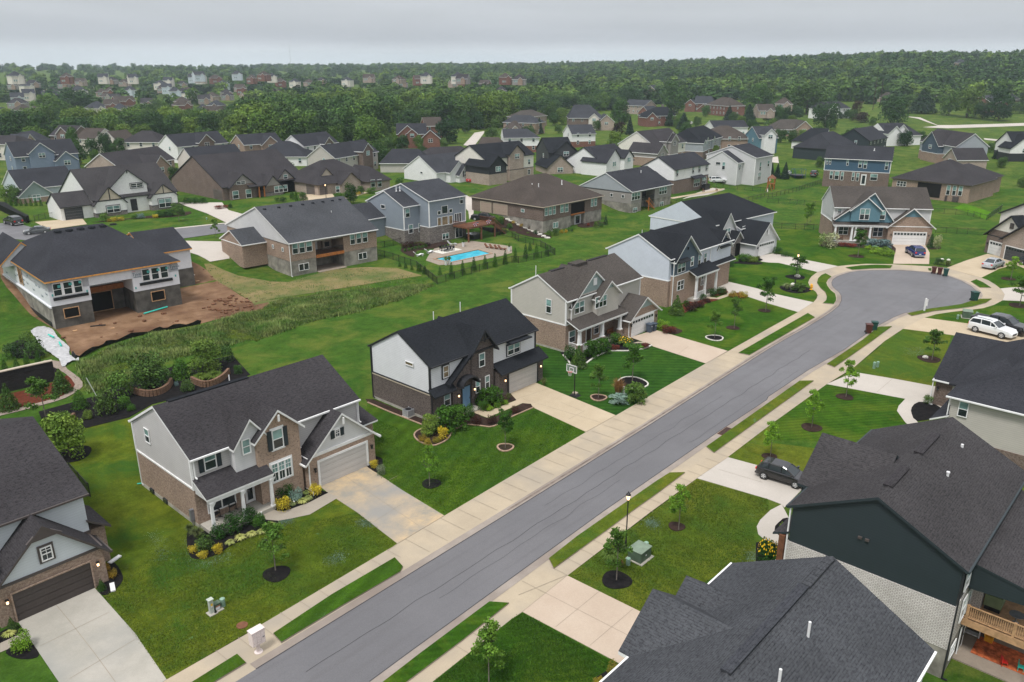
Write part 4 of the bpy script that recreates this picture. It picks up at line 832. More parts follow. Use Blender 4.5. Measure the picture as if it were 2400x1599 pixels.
# ---- R: dark roof house at the frame edge by the turning circle
h = House('suburban_house', 'black-roofed house with cream gable, one white and one dark garage door', -34, 123.7, 105)
K_ = dict(roof='sh_black', trim='dark_trim')
h.wing(126, 140, 105, 124.6, 7.6, 12.5, 'x', 'cream_wall', None, 0, oe=.3, **K_)
h.wing(123.7, 130, 114.8, 124.4, 3.9, 7.9, 'x', 'br_brown', 'br_brown', 3.4, oh=.5, oe=.5, gable=('cream_wall', 4.7), **K_)
h.wing(122.7, 130, 108.0, 119.7, 3.9, 8.2, 'x', 'br_pale', None, 0, oh=.5, oe=.5, **K_)
h.garage('x', 123.7, 120.1, 123.4, .02, 2.4, 'gd_white', wins=1, off=.05); h.garage('x', 122.7, 113.2, 118.7, .02, 2.5, 'gd_char', wins=1); h.put(MB().box(123.55, 123.68, 118.9, 119.7, 5.5, 6.5), 'gable_vent', 'brown_trim'); h.lamp('x', 123.7, 123.9, 1.8, False, off=.05)
# ---- S: near-black hip roof, beige siding
h = House('suburban_house', 'near-black hipped roof over beige siding with brown brick garage corner', 0, 76.6, 15.5)
K_ = dict(roof='sh_char')
h.wing(76.6, 94, .5, 15.4, 5.7, 9.6, 'y', 'sd_beige', None, 0, i1=7.5, oh=.4, oe=.35, **K_)
h.wing(80, 94, 9.5, 16.2, 5.7, 7.9, 'x', 'sd_beige', None, 0, i0=3.3, i1=3, oh=.3, gutter=False, roof='sh_char', trim='sh_char')
h.wing(87.4, 99.4, 6, 19.3, 3.1, 6.5, 'y', 'br_brown', None, 0, oh=.35, oe=.3, **K_)
h.shed(76.4, 87.2, 15.3, 16.8, 2.9, 3.7, 'y1', oe=.2, **K_); h.box('brick_wall', 'br_brown', 76.52, 76.6, .5, 15.45, 0, 1.6)
h.w('y', 'x', 76.6, 620, 1410, 805, 1230); h.downspout(87.1, 19.5, .1, 3); h.downspout(76.45, 15.5, 3.0, 5.5); h.pipe(84.5, 9.3, 8.0, 9.0, .08); h.put(MB().box(88.2, 89.8, 14.6, 15.8, 3.6, 4.3), 'roof_box', 'sh_char'); h.lamp('x', 87.4, 19.0, 1.9, False)
# ---- T: dark green siding over white brick, walkout rear with a deck
h = House('suburban_house', 'dark green siding over whitewashed brick with a timber deck above a patio', 0, 48.2, 7.3, -2.6)
K_ = dict(roof='sh_warm', trim='sd_dgreen')
h.wing(48.2, 64.0, 7.3, 17.9, 5.7, 8.4, 'x', 'sd_dgreen', None, 0, oe=.25, oh=.3, **K_)
h.box('brick_wall', 'br_white', 48.14, 64.05, 7.24, 17.96, -.4, 2.8); h.box('foundation', 'conc_wall', 48.17, 64.02, 7.27, 17.93, -2.6, -.42)
h.wing(51.5, 58.5, 14, 18.7, 5.7, 8.3, 'y', 'sd_dgreen', None, 0, z0=2.8, oh=.15, oe=.3, gutter=False, **K_)
h.shed(50.2, 62.5, 1.2, 7.3, 3.9, 5.0, 'y0', oe=.0, **K_)
h.put(MB().add([(50.25, 1.3, 3.5), (50.25, 7.3, 3.1), (50.25, 7.3, 4.85), (50.25, 1.3, 3.78), (50.45, 1.3, 3.5), (50.45, 7.3, 3.1), (50.45, 7.3, 4.85), (50.45, 1.3, 3.78)], [(0,1,2,3), (7,6,5,4), (0,4,5,1), (1,5,6,2), (2,6,7,3), (3,7,4,0)]), 'porch_end_wall', 'sd_dgreen')
h.put(MB().box(50.9, 62.5, 1.3, 7.3, .25, .5), 'deck', 'wood_tan'); h.put(MB().box(50.85, 50.95, 1.2, 7.3, .0, .5), 'deck_beam', 'wood_tan'); h.rail((50.95, 7.2), (50.95, 1.3), .5, .95, 'wood_tan', .12)
for y in (1.5, 4.4, 7.0): h.put(MB().box(50.88, 51.06, y-.08, y+.08, .5, 1.5), 'deck_post', 'wood_tan')
h.put(MB().box(53.2, 62, 7.1, 7.24, .5, 3.2), 'porch_back_wall', 'br_white'); h.box('house_corner_wall', 'br_white', 52.4, 53.2, 6.6, 7.3, .5, 3.1)
h.put(MB().box(50.4, 50.55, 3.0, 3.15, -2.6, .2), 'deck_post', 'wood_brown'); h.put(MB().box(50.6, 63, .8, 7.3, -2.62, -2.5), 'patio', 'stone_patio')
h.put(MB().box(54.2, 62, 5.8, 6.0, -2.5, .2), 'basement_wall', 'conc_wall')
h.win('y', 7.24, 48.9, 50.0, 3.5, 4.9, 1, fw=.1); h.win('y', 7.24, 54.0, 55.0, 3.4, 4.3); h.win('y', 7.24, 58, 60.5, 3.3, 4.2, 2); h.win('y', 7.24, 49.6, 50.6, .8, 2.5); h.win('y', 7.24, 50.9, 51.9, .8, 2.5); h.win('y', 7.27, 49.0, 50.2, -1.7, -.7)
h.door('y', 7.24, 51.2, 52.2, -2.5, -.5, 'white_trim', glass=True)
h.downspout(48.15, 7.2, -2.5, 5.4, 'dark_trim'); h.downspout(48.1, 18.0, -.2, 5.4); h.put(MB().cyl((56, 10.6, 7.1), (56, 10.6, 7.6), .09).cyl((56, 10.6, 7.6), (56, 10.6, 7.7), .12), 'vent_pipe', 'white_plastic'); h.put(MB().cyl((61, 11, 7.3), (61, 11, 7.8), .1), 'vent_pipe', 'white_plastic')
for x0, x1 in ((49.8, 53.2), (56.0, 60.2)): h.put(MB().box(x0, x1, 12.35, 12.95, 8.38, 8.47), 'ridge_vent', 'sh_brown')
h.boxes('wall_vent', 'brown_trim', (48.05, 48.2, 13.2, 13.45, 5.0, 5.15), (48.05, 48.2, 12.75, 13.0, 5.0, 5.15)); h.put(MB().box(48.0, 48.15, 10.9, 11.2, .4, .8), 'wall_vent', 'metal_grey')
h.put(MB().box(47.9, 48.3, 18.1, 18.5, .9, 3.2), 'porch_column', 'wood_brown'); h.put(MB().box(47.75, 48.45, 18.0, 18.65, -.1, .9), 'column_base', 'br_white'); h.shed(48.3, 51.4, 17.9, 19.0, 3.1, 3.6, 'y1', oe=.3, **K_)
# ---- U: grey roof filling the lower edge
h = House('suburban_house', 'broad slate-grey shingle roof with white gutters cut by the lower frame edge', 0, 38.8, 17.5)
K_ = dict(roof='sh_blue')
h.wing(22, 38.6, 6.6, 17.3, 6.1, 9.0, 'x', 'sd_white', None, 0, oe=.2, oh=.25, **K_)
h.wing(28.2, 33.7, 12, 17.9, 6.1, 8.1, 'y', 'sd_white', None, 0, oh=.2, oe=.3, gutter=False, **K_)
h.wing(32.0, 35.8, 12, 17.7, 6.1, 7.5, 'y', 'sd_white', None, 0, oh=.2, oe=.2, gutter=False, **K_)
mb = MB(); mb.box(27, 35.2, 11.75, 12.25, 8.97, 9.1); h.put(mb, 'ridge_vent', 'sh_slate')
mb = MB()
for i in range(9): mb.box(35.3+i*.36, 35.3+i*.36+.33, 11.72, 12.2, 8.95+.008*(i % 2), 9.07+.01*(i % 2))
h.put(mb, 'ridge_cap', 'sh_blue'); h.pipe(32.6, 10.6, 8.1, 9.1, .07); h.pipe(28.8, 10.3, 8.0, 9.0, .07)
# ---- H1: dark roof, icy shakes gable, dark garage door
h = House('suburban_house', 'dark shingle roof, pale shake gable and dark brown double garage door', 0, 9.6, 52.4)
K_ = dict(roof='sh_brown', trim='brown_trim')
h.wing(2, 15.9, 54.6, 72, 6.2, 9.1, 'x', 'shake_ice', 'br_brown', 3.0, oe=.3, **K_)
h.wing(9.2, 15.8, 52.45, 60, 2.85, 6.1, 'y', 'shake_ice', 'br_tan', 2.75, oh=.45, oe=.35, **K_)
h.put(MB().add([(11.45, 52.12, 5.15), (13.6, 52.12, 5.15), (12.5, 52.12, 6.0), (11.45, 52.3, 5.15), (13.6, 52.3, 5.15), (12.5, 52.3, 6.0)], [(0,1,2), (5,4,3), (0,3,4,1), (1,4,5,2), (2,5,3,0)]), 'gable_board', 'brown_trim')
h.garage('y', 52.4, 10.1, 14.85, .02, 2.1, 'gd_dark', frame='br_tan', fw=.1, off=.05); h.win('y', 52.45, 12.15, 12.85, 3.45, 4.45, 1, grid=True, trim='brown_trim', style='d'); h.lamp('y', 52.4, 9.75, 1.75, off=.08); h.lamp('y', 52.4, 15.3, 1.75, off=.08)
h.box('side_wall', 'br_tan', 15.9, 17.0, 54.9, 58, 0, 2.9); h.shed(15.8, 17.3, 54.6, 58.2, 2.95, 4.0, 'x1', oe=.15, **K_); h.box('band_trim', 'brown_trim', 9.2, 15.85, 52.36, 52.42, 2.72, 2.9)
h.wing(4.5, 9.2, 52.9, 60, 4.9, 6.6, 'y', 'shake_ice', None, 0, oh=.3, oe=.3, gutter=False, **K_)
# ================================================================ BACK ROW
# ---- UC: house being built, white wrap over grey concrete
h = House('unfinished_house', 'unfinished house in printed white wrap over grey concrete on red dirt', -4, 26.2, 117.1)
flat('wood_new', (.62,.29,.08), .7, .2, .2, sc=3); K_ = dict(roof='sh_char', trim='wood_new', gutter=False)
flat('housewrap', (.66,.67,.70), .5, .3, .04)
h.wing(26.2, 43.6, 117.1, 142.3, 6.85, 11.3, 'x', 'housewrap', None, 0, z0=5.2, i0=5.2, i1=5.6, oh=.35, **K_)
for (x0, x1, y0, y1) in ((26.2, 31.3, 117.1, 142.3), (37.0, 43.6, 117.1, 142.3), (31.3, 37.0, 121.6, 142.3)):
    h.box('wrapped_wall', 'housewrap', x0, x1, y0, y1, 3.2, 6.4); h.box('concrete_wall', 'conc_dark' if x0 != 26.2 else 'conc_dark', x0+.06, x1-.06, y0+.06, y1-.06, -.3, 3.2)
h.box('concrete_wall', 'conc_wall', 26.2, 26.27, 117.1, 142.3, -.3, 3.1); h.box('wrap_flap', 'housewrap', 26.0, 26.2, 117.0, 142.3, 3.0, 3.2); h.box('waterproofing', 'black_paint', 26.1, 26.2, 118.5, 142.3, -.2, .7)
h.wing(43, 49.5, 126.8, 139.5, 6.3, 8.7, 'x', 'housewrap', None, 0, z0=1, **K_); h.box('concrete_wall', 'conc_dark', 43.4, 49.6, 126.7, 139.5, 0, 3); h.wing(24.6, 30.6, 134, 144, 6.5, 9.3, 'y', 'housewrap', None, 0, z0=5.9, **K_)
for r_, x1, y1, x2, y2, n_, yy in (('M', 495, 965, 745, 800, 3, 117.1), ('M', 1310, 825, 1535, 672, 3, 117.1)):
    h.w(r_, 'y', yy, x1, y1, x2, y2, n_, frame='white_plastic', style='d', sep=.35, fw=.1)
h.box('window_ledge', 'black_paint', 26.6, 31.0, 117.0, 117.1, 3.95, 4.35); h.box('window_ledge', 'black_paint', 37.9, 42.6, 117.0, 117.1, 3.95, 4.35)
for a0, a1, z0, z1, yy in ((27.6, 29.4, 1.35, 2.6, 117.1), (39.3, 41.1, 1.4, 2.7, 117.1), (32.3, 35.2, .2, 2.9, 121.6)):
    h.box('opening', 'interior', a0, a1, yy-.02, yy+.1, z0, z1); m_ = MB()
    for p in ((a0-.1, a0, z0-.1, z1+.1), (a1, a1+.1, z0-.1, z1+.1), (a0, a1, z0-.1, z0), (a0, a1, z1, z1+.1)): m_.box(p[0], p[1], yy-.08, yy, p[2], p[3])
    h.put(m_, 'opening_frame', 'wood_tan')
h.box('opening', 'interior', 31.4, 36.6, 121.5, 121.6, 4.1, 6.3); m_ = MB().box(31.3, 36.9, 120.9, 121.6, 3.2, 3.9)
for z in (4.6, 5.1, 5.6): m_.box(31.4, 36.6, 121.38, 121.5, z, z+.1)
h.put(m_, 'framing', 'wood_or'); h.box('opening', 'interior', 26.12, 26.22, 130.4, 131.8, 3.9, 5.9); h.boxes('window_frame', 'wood_tan', (26.06, 26.14, 130.2, 130.4, 3.6, 6.1), (26.06, 26.14, 131.8, 132.0, 3.6, 6.1), (26.06, 26.14, 131.05, 131.15, 3.6, 6.1))
h.vent_caps([(31.5+i*1.55, 128.9, 11.0) for i in range(6)], .5, 'sh_black')
flat('print_ink', (.10,.16,.20), .6, .2, 0); flat('print_red', (.5,.10,.08), .6, .2, 0); flat('print_teal', (.08,.36,.34), .6, .2, 0)
def text(h, name, s_, loc, size, mat, rx=math.pi/2, rz=0, ext=.004):
    c = bpy.data.curves.new(name, 'FONT'); c.body = s_; c.size = size; c.extrude = ext; c.materials.append(MAT[mat]); c.resolution_u = 2
    o = bpy.data.objects.new(name, c); COL.objects.link(o)
    dg = bpy.context.evaluated_depsgraph_get(); me_ = bpy.data.meshes.new_from_object(o.evaluated_get(dg)); bpy.data.objects.remove(o); 
    o = bpy.data.objects.new(name, me_); COL.objects.link(o)
    if h: o.parent = h.root; o.location = (loc[0]-h.o[0], loc[1]-h.o[1], loc[2]-h.z)
    else: o.location = loc
    o.rotation_euler = (rx, 0, rz); return o
for (x, z, s_) in ((37.05, 5.5, .62), (42.35, 5.75, .62)):
    text(h, 'wrap_print', 'Tyvek', (x, 117.08, z), s_, 'print_ink'); h.box('wrap_mark', 'print_ink', x+.15, x+1.2, 117.06, 117.09, z-.24, z-.18); h.box('wrap_mark', 'print_red', x, x+.5, 117.06, 117.09, z+.62, z+.68)
text(h, 'wrap_print', 'Tyvek', (44.4, 126.66, 5.4), .7, 'print_ink', 0+math.pi/2)
for i in range(26):
    y = random.uniform(118, 141); z = random.uniform(3.6, 6.0); text(h, 'wrap_print', 'Tyvek', (26.17, y, z), .42, 'print_ink', math.pi/2, -math.pi/2) if i % 2 == 0 else None
for (x, z) in ((26.5, 4.6), (30.8, 4.4), (37.2, 3.6), (43.0, 4.4)): h.box('wrap_mark', 'print_teal', x, x+.18, 117.06, 117.09, z, z+.3)
for (x, z) in ((27.35, 5.9), (28.75, 6.0), (30.0, 6.05), (39.1, 5.9), (40.5, 5.95), (41.8, 6.0)): h.box('window_sticker', 'print_teal', x, x+.4, 116.98, 117.03, z-.25, z+.1)
# ---- K: tan brick with slate roof, covered balcony with orange beam
h = House('walkout_house', 'brick house with blue-grey roof and recessed balcony on an orange beam', -4, 63.7, 120.7)
K_ = dict(roof='sh_blue')
for (x0, x1, y0) in ((63.7, 68.6, 120.7), (74.2, 81.2, 120.7), (68.6, 74.2, 124.5)):
    h.box('brick_wall', 'br_tan', x0, x1, y0, 144, 2.6, 5.5); h.box('foundation', 'conc_wall', x0+.04, x1-.04, y0+.04, 144, -.3, 2.6)
h.wing(63.7, 81.2, 120.7, 144, 5.95, 10.6, 'x', 'sd_taupe', None, 0, z0=5.3, rp=.46, oe=.2, gable=('sd_pgrey', 5.5), **K_)
h.wing(59.3, 63.7, 129, 137, 5.0, 6.9, 'x', 'br_tan', 'br_tan', 4.6, z0=.8, oe=.2, **K_)
h.w('N', 'y', 120.7, 335, 575, 380, 465); h.w('N', 'y', 120.7, 398, 565, 443, 455); h.w('N', 'y', 120.7, 462, 552, 510, 445); h.w('N', 'y', 120.7, 865, 487, 905, 385); h.w('N', 'y', 120.7, 922, 477, 962, 373); h.w('N', 'y', 120.7, 978, 467, 1020, 365)
h.w('N', 'y', 120.7, 395, 728, 482, 647, 2, style='d', rail=False); h.w('N', 'y', 120.7, 940, 625, 1015, 550, 2, style='d', rail=False); h.win('x', 63.7, 126, 126.6, 4.0, 4.7, rail=False); h.win('x', 63.7, 122.6, 123.2, 4.0, 4.7, rail=False)
h.box('balcony_floor', 'wood_brown', 68.6, 74.2, 120.9, 124.5, 2.75, 2.95); h.box('balcony_beam', 'wood_or', 68.6, 74.2, 120.6, 120.9, 2.45, 2.95); h.rail((68.7, 120.8), (74.1, 120.8), 2.95, .95, 'metal_black', .15)
h.door('y', 124.5, 69.0, 71.0, 3.0, 5.1, 'white_trim', glass=True); h.box('fireplace', 'br_pale', 71.9, 73.6, 123.9, 124.5, 2.95, 5.5); h.box('firebox', 'interior', 72.3, 73.2, 123.85, 123.9, 3.4, 4.2); h.door('y', 124.5, 69.0, 70.4, .1, 2.2, 'white_trim', glass=True); h.box('patio', 'stone_patio', 68.6, 74.2, 120.0, 124.5, 0, .08)
h.vent_caps([(x, 130.4, 10.1) for x in (64.8, 67.5, 69.8, 72.2, 74.3, 76.4, 78.4, 80)], .3, 'sh_black'); h.pipe(76, 127, 8.2, 9.0); h.downspout(63.65, 120.6, .1, 5.7)
# ---- L: grey pool house (walkout, two storeys plus)
h = House('walkout_house', 'tall slate-grey house with stone base and raised deck behind the pool', 0, 101.3, 121)
K_ = dict(roof='sh_slate')
h.wing(101.3, 107.2, 121.0, 132.4, 7.8, 10.3, 'x', 'sd_slate', 'stone', 2.9, corner='white_trim', oe=.2, **K_)
h.wing(105.3, 115.3, 118.0, 134, 8.75, 11.4, 'x', 'sd_slate', 'stone', 3.3, corner='white_trim', oe=.25, **K_); h.wing(95.5, 101.3, 127, 136, 5.2, 7.5, 'x', 'sd_slate', None, 0, z0=1, **K_)
for a in ((1370, 238, 1408, 150), (1502, 215, 1538, 130), (1400, 385, 1438, 295), (1492, 370, 1528, 282)): h.w('N', 'y', 121.0, *a, off=.03)
for a in ((1665, 315, 1697, 232), (1706, 310, 1760, 218), (1770, 300, 1802, 212), (1665, 212, 1695, 170), (1703, 205, 1758, 120), (1770, 195, 1800, 152)): h.w('N', 'y', 118.0, *a, rail=False, style='d' if a[1] < 250 else 'w', off=.02)
h.w('N', 'y', 118.0, 1708, 438, 1768, 372, 2, rail=False, off=.05); h.w('N', 'y', 118.0, 1822, 285, 1882, 188, 3, rail=False, style='d', off=.02); h.w('N', 'y', 118.0, 1870, 112, 1900, 32); h.w('N', 'x', 101.3, 1150, 150, 1188, 120, rail=False, style='d')
h.put(MB().box(111.6, 119.5, 113.4, 117.9, 2.65, 2.9), 'deck', 'wood_brown'); h.rail((111.6, 113.4), (119.5, 113.4), 2.9, .95, 'wood_brown', .2); h.rail((111.6, 117.9), (111.6, 113.4), 2.9, .95, 'wood_brown', .2); h.rail((119.5, 117.9), (119.5, 113.6), 2.9, .95, 'wood_brown', .2)
for x, y in ((111.7, 113.5), (115.4, 113.5), (119.4, 113.5)): h.box('deck_post', 'wood_brown', x-.13, x+.13, y-.13, y+.13, 0, 2.7)
mb = MB()
for i in range(11): mb.box(119.6+i*.3, 119.9+i*.3, 113.5-.0, 114.7, 2.6-i*.25, 2.68-i*.25)
mb.beam((119.6, 113.5, 2.6), (122.9, 113.5, 0), .08, .28).beam((119.6, 114.7, 2.6), (122.9, 114.7, 0), .08, .28).beam((119.6, 113.5, 3.6), (122.9, 113.5, 1.0), .08).beam((119.6, 114.7, 3.6), (122.9, 114.7, 1.0), .08)
for i in range(12): mb.beam((119.6+i*.3, 113.5, 2.6-i*.236), (119.6+i*.3, 113.5, 3.6-i*.236), .04)
h.put(mb, 'deck_stair', 'wood_brown'); h.win('y', 117.95, 112.2, 114.2, .2, 2.3, 2, rail=False, style='d'); h.pipe(103.4, 125.5, 10, 11.0, .09); h.pipe(104.1, 125.2, 10, 11.0, .09); h.pipe(111.8, 126.4, 11, 11.7, .08)
# ---- M: brown brick hip house
h = House('walkout_house', 'brown brick walkout house with broad brown hip roof and dark screened porch', 0, 128.7, 108.2)
K_ = dict(roof='sh_rust', trim='tan_trim')
for (x0, x1, y0) in ((128.7, 138.2, 108.2), (143.2, 149.6, 108.2), (138.2, 143.2, 109.0)):
    h.box('brick_wall', 'br_brown', x0, x1, y0, 129.5, 2.6, 5.4); h.box('foundation', 'conc_wall', x0+.04, x1-.04, y0+.04, 129.5, -.3, 2.6)
h.wing(128.7, 149.6, 108.2, 129.6, 5.85, 10.6, 'x', 'br_brown', None, 0, z0=5.2, i0=6.5, i1=7.5, oh=.4, rp=.5, **K_)
for a in ((298, 222, 328, 132), (335, 215, 365, 125), (372, 208, 400, 118), (440, 193, 475, 102), (482, 188, 516, 97), (722, 138, 746, 52), (752, 132, 779, 45)): h.w('O', 'y', 108.2, *a, style='t')
h.w('O', 'y', 108.2, 373, 335, 422, 272, 2, rail=False, style='t'); h.box('screen', 'interior', 138.3, 143.1, 108.3, 108.4, 2.9, 5.4); h.box('porch_beam', 'wood_or', 138.2, 143.2, 108.15, 108.3, 2.55, 2.85); h.door('y', 109.0, 140.6, 142.6, .05, 2.1, 'grey_trim', glass=True, off=.0)
h.garage('x', 128.7, 118.5, 122.5, 2.55, 4.8, 'gd_tan', frame='tan_trim'); h.garage('x', 128.7, 123.4, 126.6, 2.55, 4.8, 'gd_tan', frame='tan_trim'); h.win('x', 128.7, 113.4, 114.4, 3.9, 4.6, rail=False, style='t'); h.pipe(134.5, 114.5, 8.5, 9.4, .1); h.pipe(133.6, 115.6, 8.6, 9.4, .1); h.pipe(142, 114, 8.4, 9.4, .1)
# ---- N: grey siding walkout
h = House('walkout_house', 'grey-sided walkout house with black roof, recessed screened balcony and wooden steps', 0, 161.9, 108.4)
K_ = dict(roof='sh_char')
for (x0, x1, y0) in ((161.9, 166.4, 108.4), (172.2, 180.0, 108.4), (166.4, 172.2, 111.5)):
    h.box('wall', 'sd_taupe', x0, x1, y0, 124, 2.2, 4.9); h.box('foundation', 'conc_wall', x0+.04, x1-.04, y0+.04, 124, -.3, 2.2)
h.wing(161.9, 180.0, 108.4, 124, 5.3, 9.1, 'x', 'sd_mid', None, 0, z0=4.7, oe=.2, gable=('sd_mid', 5.0), **K_); h.box('screen', 'interior', 166.5, 172.1, 110.9, 111.0, 2.4, 4.9); h.rail((166.4, 108.6), (172.2, 108.6), 2.4, .95, 'metal_black', .2)
h.w('K', 'y', 108.4, 1095, 1453, 1177, 1370, 3); h.w('K', 'y', 108.4, 1347, 1400, 1422, 1320, 3); h.w('K', 'y', 108.4, 1108, 1565, 1148, 1510, 2, rail=False); h.w('K', 'y', 108.4, 1355, 1510, 1390, 1458, 2, rail=False)
h.win('x', 161.9, 113.8, 114.6, 3.4, 4.2, rail=False, style='d'); h.win('x', 161.9, 110.4, 111.2, 3.4, 4.2, rail=False, style='d'); h.vent_caps([(164+i*2.2, 115.8, 8.7) for i in range(6)], .35, 'sh_black'); h.pipe(174, 114, 7.6, 8.7, .1)
mb = MB()
for i in range(8): mb.box(168+i*.33, 168.3+i*.33, 107.3, 108.3, 2.2-i*.27, 2.3-i*.27)
mb.beam((168, 107.3, 2.2), (170.7, 107.3, 0), .1, .25).beam((168, 107.3, 3.1), (170.7, 107.3, .9), .08).box(167.9, 168.1, 107.2, 107.4, 0, 3.1); h.put(mb, 'stair', 'wood_or')
# ---- Nb: white upper, dark brick lower
h = House('suburban_house', 'white upper wall over dark brick behind a pale patio and parked white car', 0, 192.6, 115.3)
K_ = dict(roof='sh_char', trim='dark_trim'); h.wing(192.6, 211.3, 115.4, 126, 7.2, 10.1, 'x', 'sd_white2', 'br_brown', 3.9, oe=.2, **K_); h.wing(185.5, 192.6, 117.4, 125.5, 3.9, 6.2, 'x', 'br_brown', None, 0, **K_)
for a in ((1508, 1225, 1527, 1170), (1656, 1198, 1673, 1143), (1713, 1188, 1731, 1132), (1779, 1176, 1796, 1120)): h.w('K', 'y', 115.4, *a, frame='white_trim', trim='dark_trim')
h.w('K', 'y', 115.4, 1665, 1328, 1725, 1250, 3, off=.04); h.w('K', 'y', 115.4, 1740, 1302, 1782, 1228, 2, off=.04); h.shed(201.6, 207.4, 113.9, 115.4, 3.8, 4.4, 'y0', **K_)
# ---- O: pale grey house with tall rear
h = House('suburban_house', 'pale grey two-part house with dark roof near the wooden play set', 0, 222, 108)
K_ = dict(roof='sh_char'); h.wing(222, 233, 111.9, 122.4, 6.8, 9.7, 'x', 'sd_pgrey', None, 0, corner='white_trim', oe=.2, **K_); h.wing(225.5, 236.5, 108, 124, 8.2, 11.1, 'x', 'sd_pgrey', None, 0, corner='white_trim', oe=.2, **K_)
h.w('K', 'x', 222, 1928, 1166, 1963, 1098); h.w('K', 'x', 222, 1872, 1122, 1918, 1098, rail=False, style='d'); h.win('y', 111.9, 223, 224, 4.4, 6.0); h.win('y', 108, 227.8, 229.8, 1.2, 3.6, 3); h.win('y', 108, 228.2, 229.4, 4.0, 6.6, 1); h.win('y', 108, 233.5, 234.8, 4.8, 6.6)
# ---- blue house, tan hip house
h = House('suburban_house', 'two-storey house with deep blue upper siding over brown brick and a long dark roof', 17, 254.4, .9, 0)
h.wing(254.4, 266, 1.1, 18.7, 8.4, 11.6, 'y', 'sd_navy', 'br_brown', 4.7, roof='sh_char', corner='white_trim', oe=.3)
for a in ((533, 1118, 556, 1067), (560, 1120, 584, 1069), (718, 1130, 745, 1078), (827, 1150, 868, 1085), (872, 1155, 915, 1088), (1070, 1168, 1112, 1098)): h.w('L', 'x', 254.4, *a, style='b')
for a in ((562, 1252, 602, 1180), (606, 1257, 658, 1183), (663, 1263, 700, 1188), (765, 1268, 800, 1193), (805, 1272, 842, 1198), (935, 1265, 1010, 1208)): h.w('L', 'x', 254.4, *a, off=.04)
h.door('x', 254.4, *sorted((h.P('L', 850, 1300, 'x', 254.4)[1], h.P('L', 892, 1300, 'x', 254.4)[1])), 1.0, 4.0, 'white_trim', glass=True, off=.05); h.pipe(258, 6, 10.5, 11.2, .12)
h = House('brick_house', 'single-storey tan brick house with broad dark hip roof and small rear porch', -5, 227.2, 72)
h.wing(227.2, 246, 72, 91.8, 4.9, 9.6, 'x', 'br_tan', None, 0, roof='sh_brown', trim='brown_trim', i0=8, i1=7, oh=.45); h.wing(243, 256, 73.5, 88, 4.7, 7.8, 'x', 'br_tan', None, 0, roof='sh_brown', trim='brown_trim', i1=6, oh=.4)
for a in ((1632, 1398, 1683, 1312), (1687, 1402, 1738, 1316), (1742, 1406, 1796, 1320)): h.w('L', 'x', 227.2, *a)
h.box('screen', 'interior', 227.1, 227.2, 79, 85, .6, 4.2); h.win('x', 227.2, 88, 90.5, 2.6, 4.0, 3, style='d'); h.boxes('stair_wall', 'brown_trim', (226.5, 227.0, 74.2, 75.6, .1, 1.5), (225.5, 227.0, 77, 77.15, .1, 1.5))
# ================================================================ SECOND ROW
Gz = 2.5
h = House('suburban_house', 'white house with dark half-timber gables, stone base and dark grey garage door', 0, 67, 184, Gz)
K_ = dict(roof='sh_warm', trim='dark_trim')
h.wing(67, 86, 184.5, 203, 6.3, 12.0, 'x', 'stucco_white', None, 0, oe=.2, **K_)
h.wing(60.4, 67.2, 184.5, 192, 5.6, 8.0, 'x', 'stucco_white', None, 0, oe=.2, **K_)
h.wing(66.9, 73.5, 183, 190, 5.5, 8.9, 'y', 'stucco_white', 'stone', 3.3, oe=.3, gutter=False, gable=('stucco_tan', 6.0), **K_)
h.wing(71.5, 79.5, 185, 194, 8.6, 12.0, 'y', 'stucco_white', None, 0, oe=.3, gutter=False, **K_)
h.wing(79.2, 85.2, 183, 190, 5.7, 8.3, 'y', 'stucco_white', 'stone', 3.5, oe=.3, gutter=False, gable=('stucco_tan', 6.1), **K_)
h.garage('y', 184.5, 61.2, 64.6, Gz, Gz+2.4, 'gd_char', 'dark_trim'); h.w('I', 'y', 183, 985, 1568, 1095, 1490, 2, trim='dark_trim', off=.03); h.w('I', 'y', 183, 1462, 1520, 1568, 1425, 2, trim='dark_trim', off=.03); h.w('I', 'y', 185, 1200, 1338, 1305, 1285, 2, trim='dark_trim', style='d')
h.door('y', 184.5, 75.2, 76.4, Gz+.3, 5.3, 'dark_trim', 'dark_trim'); h.garage('x', 67, 184.8, 188.4, Gz, Gz+2.4, 'gd_char', None)
for x, z0, z1 in ((70.2, 5.9, 8.4), (82.2, 6.1, 7.9), (75.5, 11.1, 11.7)): h.put(MB().box(x-.1, x+.1, (182.93 if z1 < 10 else 184.93), (183 if z1 < 10 else 185), z0, z1), 'timber_strip', 'dark_trim')
h.box('timber_strip', 'dark_trim', 66.9, 73.5, 182.94, 183, 5.85, 6.1); h.box('timber_strip', 'dark_trim', 79.2, 85.2, 182.94, 183, 6.0, 6.2)
h = House('suburban_house', 'dark taupe brick house with orange porch posts and dormer gables', 0, 97, 184, Gz)
h.wing(97.2, 121, 184, 210.5, 5.9, 12.4, 'x', 'br_brown', None, 0, roof='sh_brown', trim='dark_trim', oe=.2)
for x0, x1, z, y in ((98.8, 105.8, 8.7, 183.0), (112, 118, 8.6, 184), (107.5, 112.8, 7.6, 182.2)): h.wing(x0, x1, y, y+8, z-2.9, z, 'y', 'br_brown', 'stone' if z < 8 else None, 3.3, roof='sh_brown', trim='dark_trim', oe=.3, gutter=False, gable=('sd_taupe', z-2.5))
h.w('I', 'y', 183, 2140, 1440, 2188, 1358); h.w('I', 'y', 183, 2262, 1430, 2305, 1345); h.w('I', 'y', 183, 2172, 1308, 2250, 1268, 2, style='d'); h.w('J', 'y', 182.2, 170, 1382, 285, 1305, 3); h.win('y', 184, 114.4, 115.6, 6.0, 7.2, 1)
for x in (105.9, 107.3): h.put(MB().box(x-.15, x+.15, 181.8, 182.1, Gz, 5.4), 'porch_column', 'wood_or')
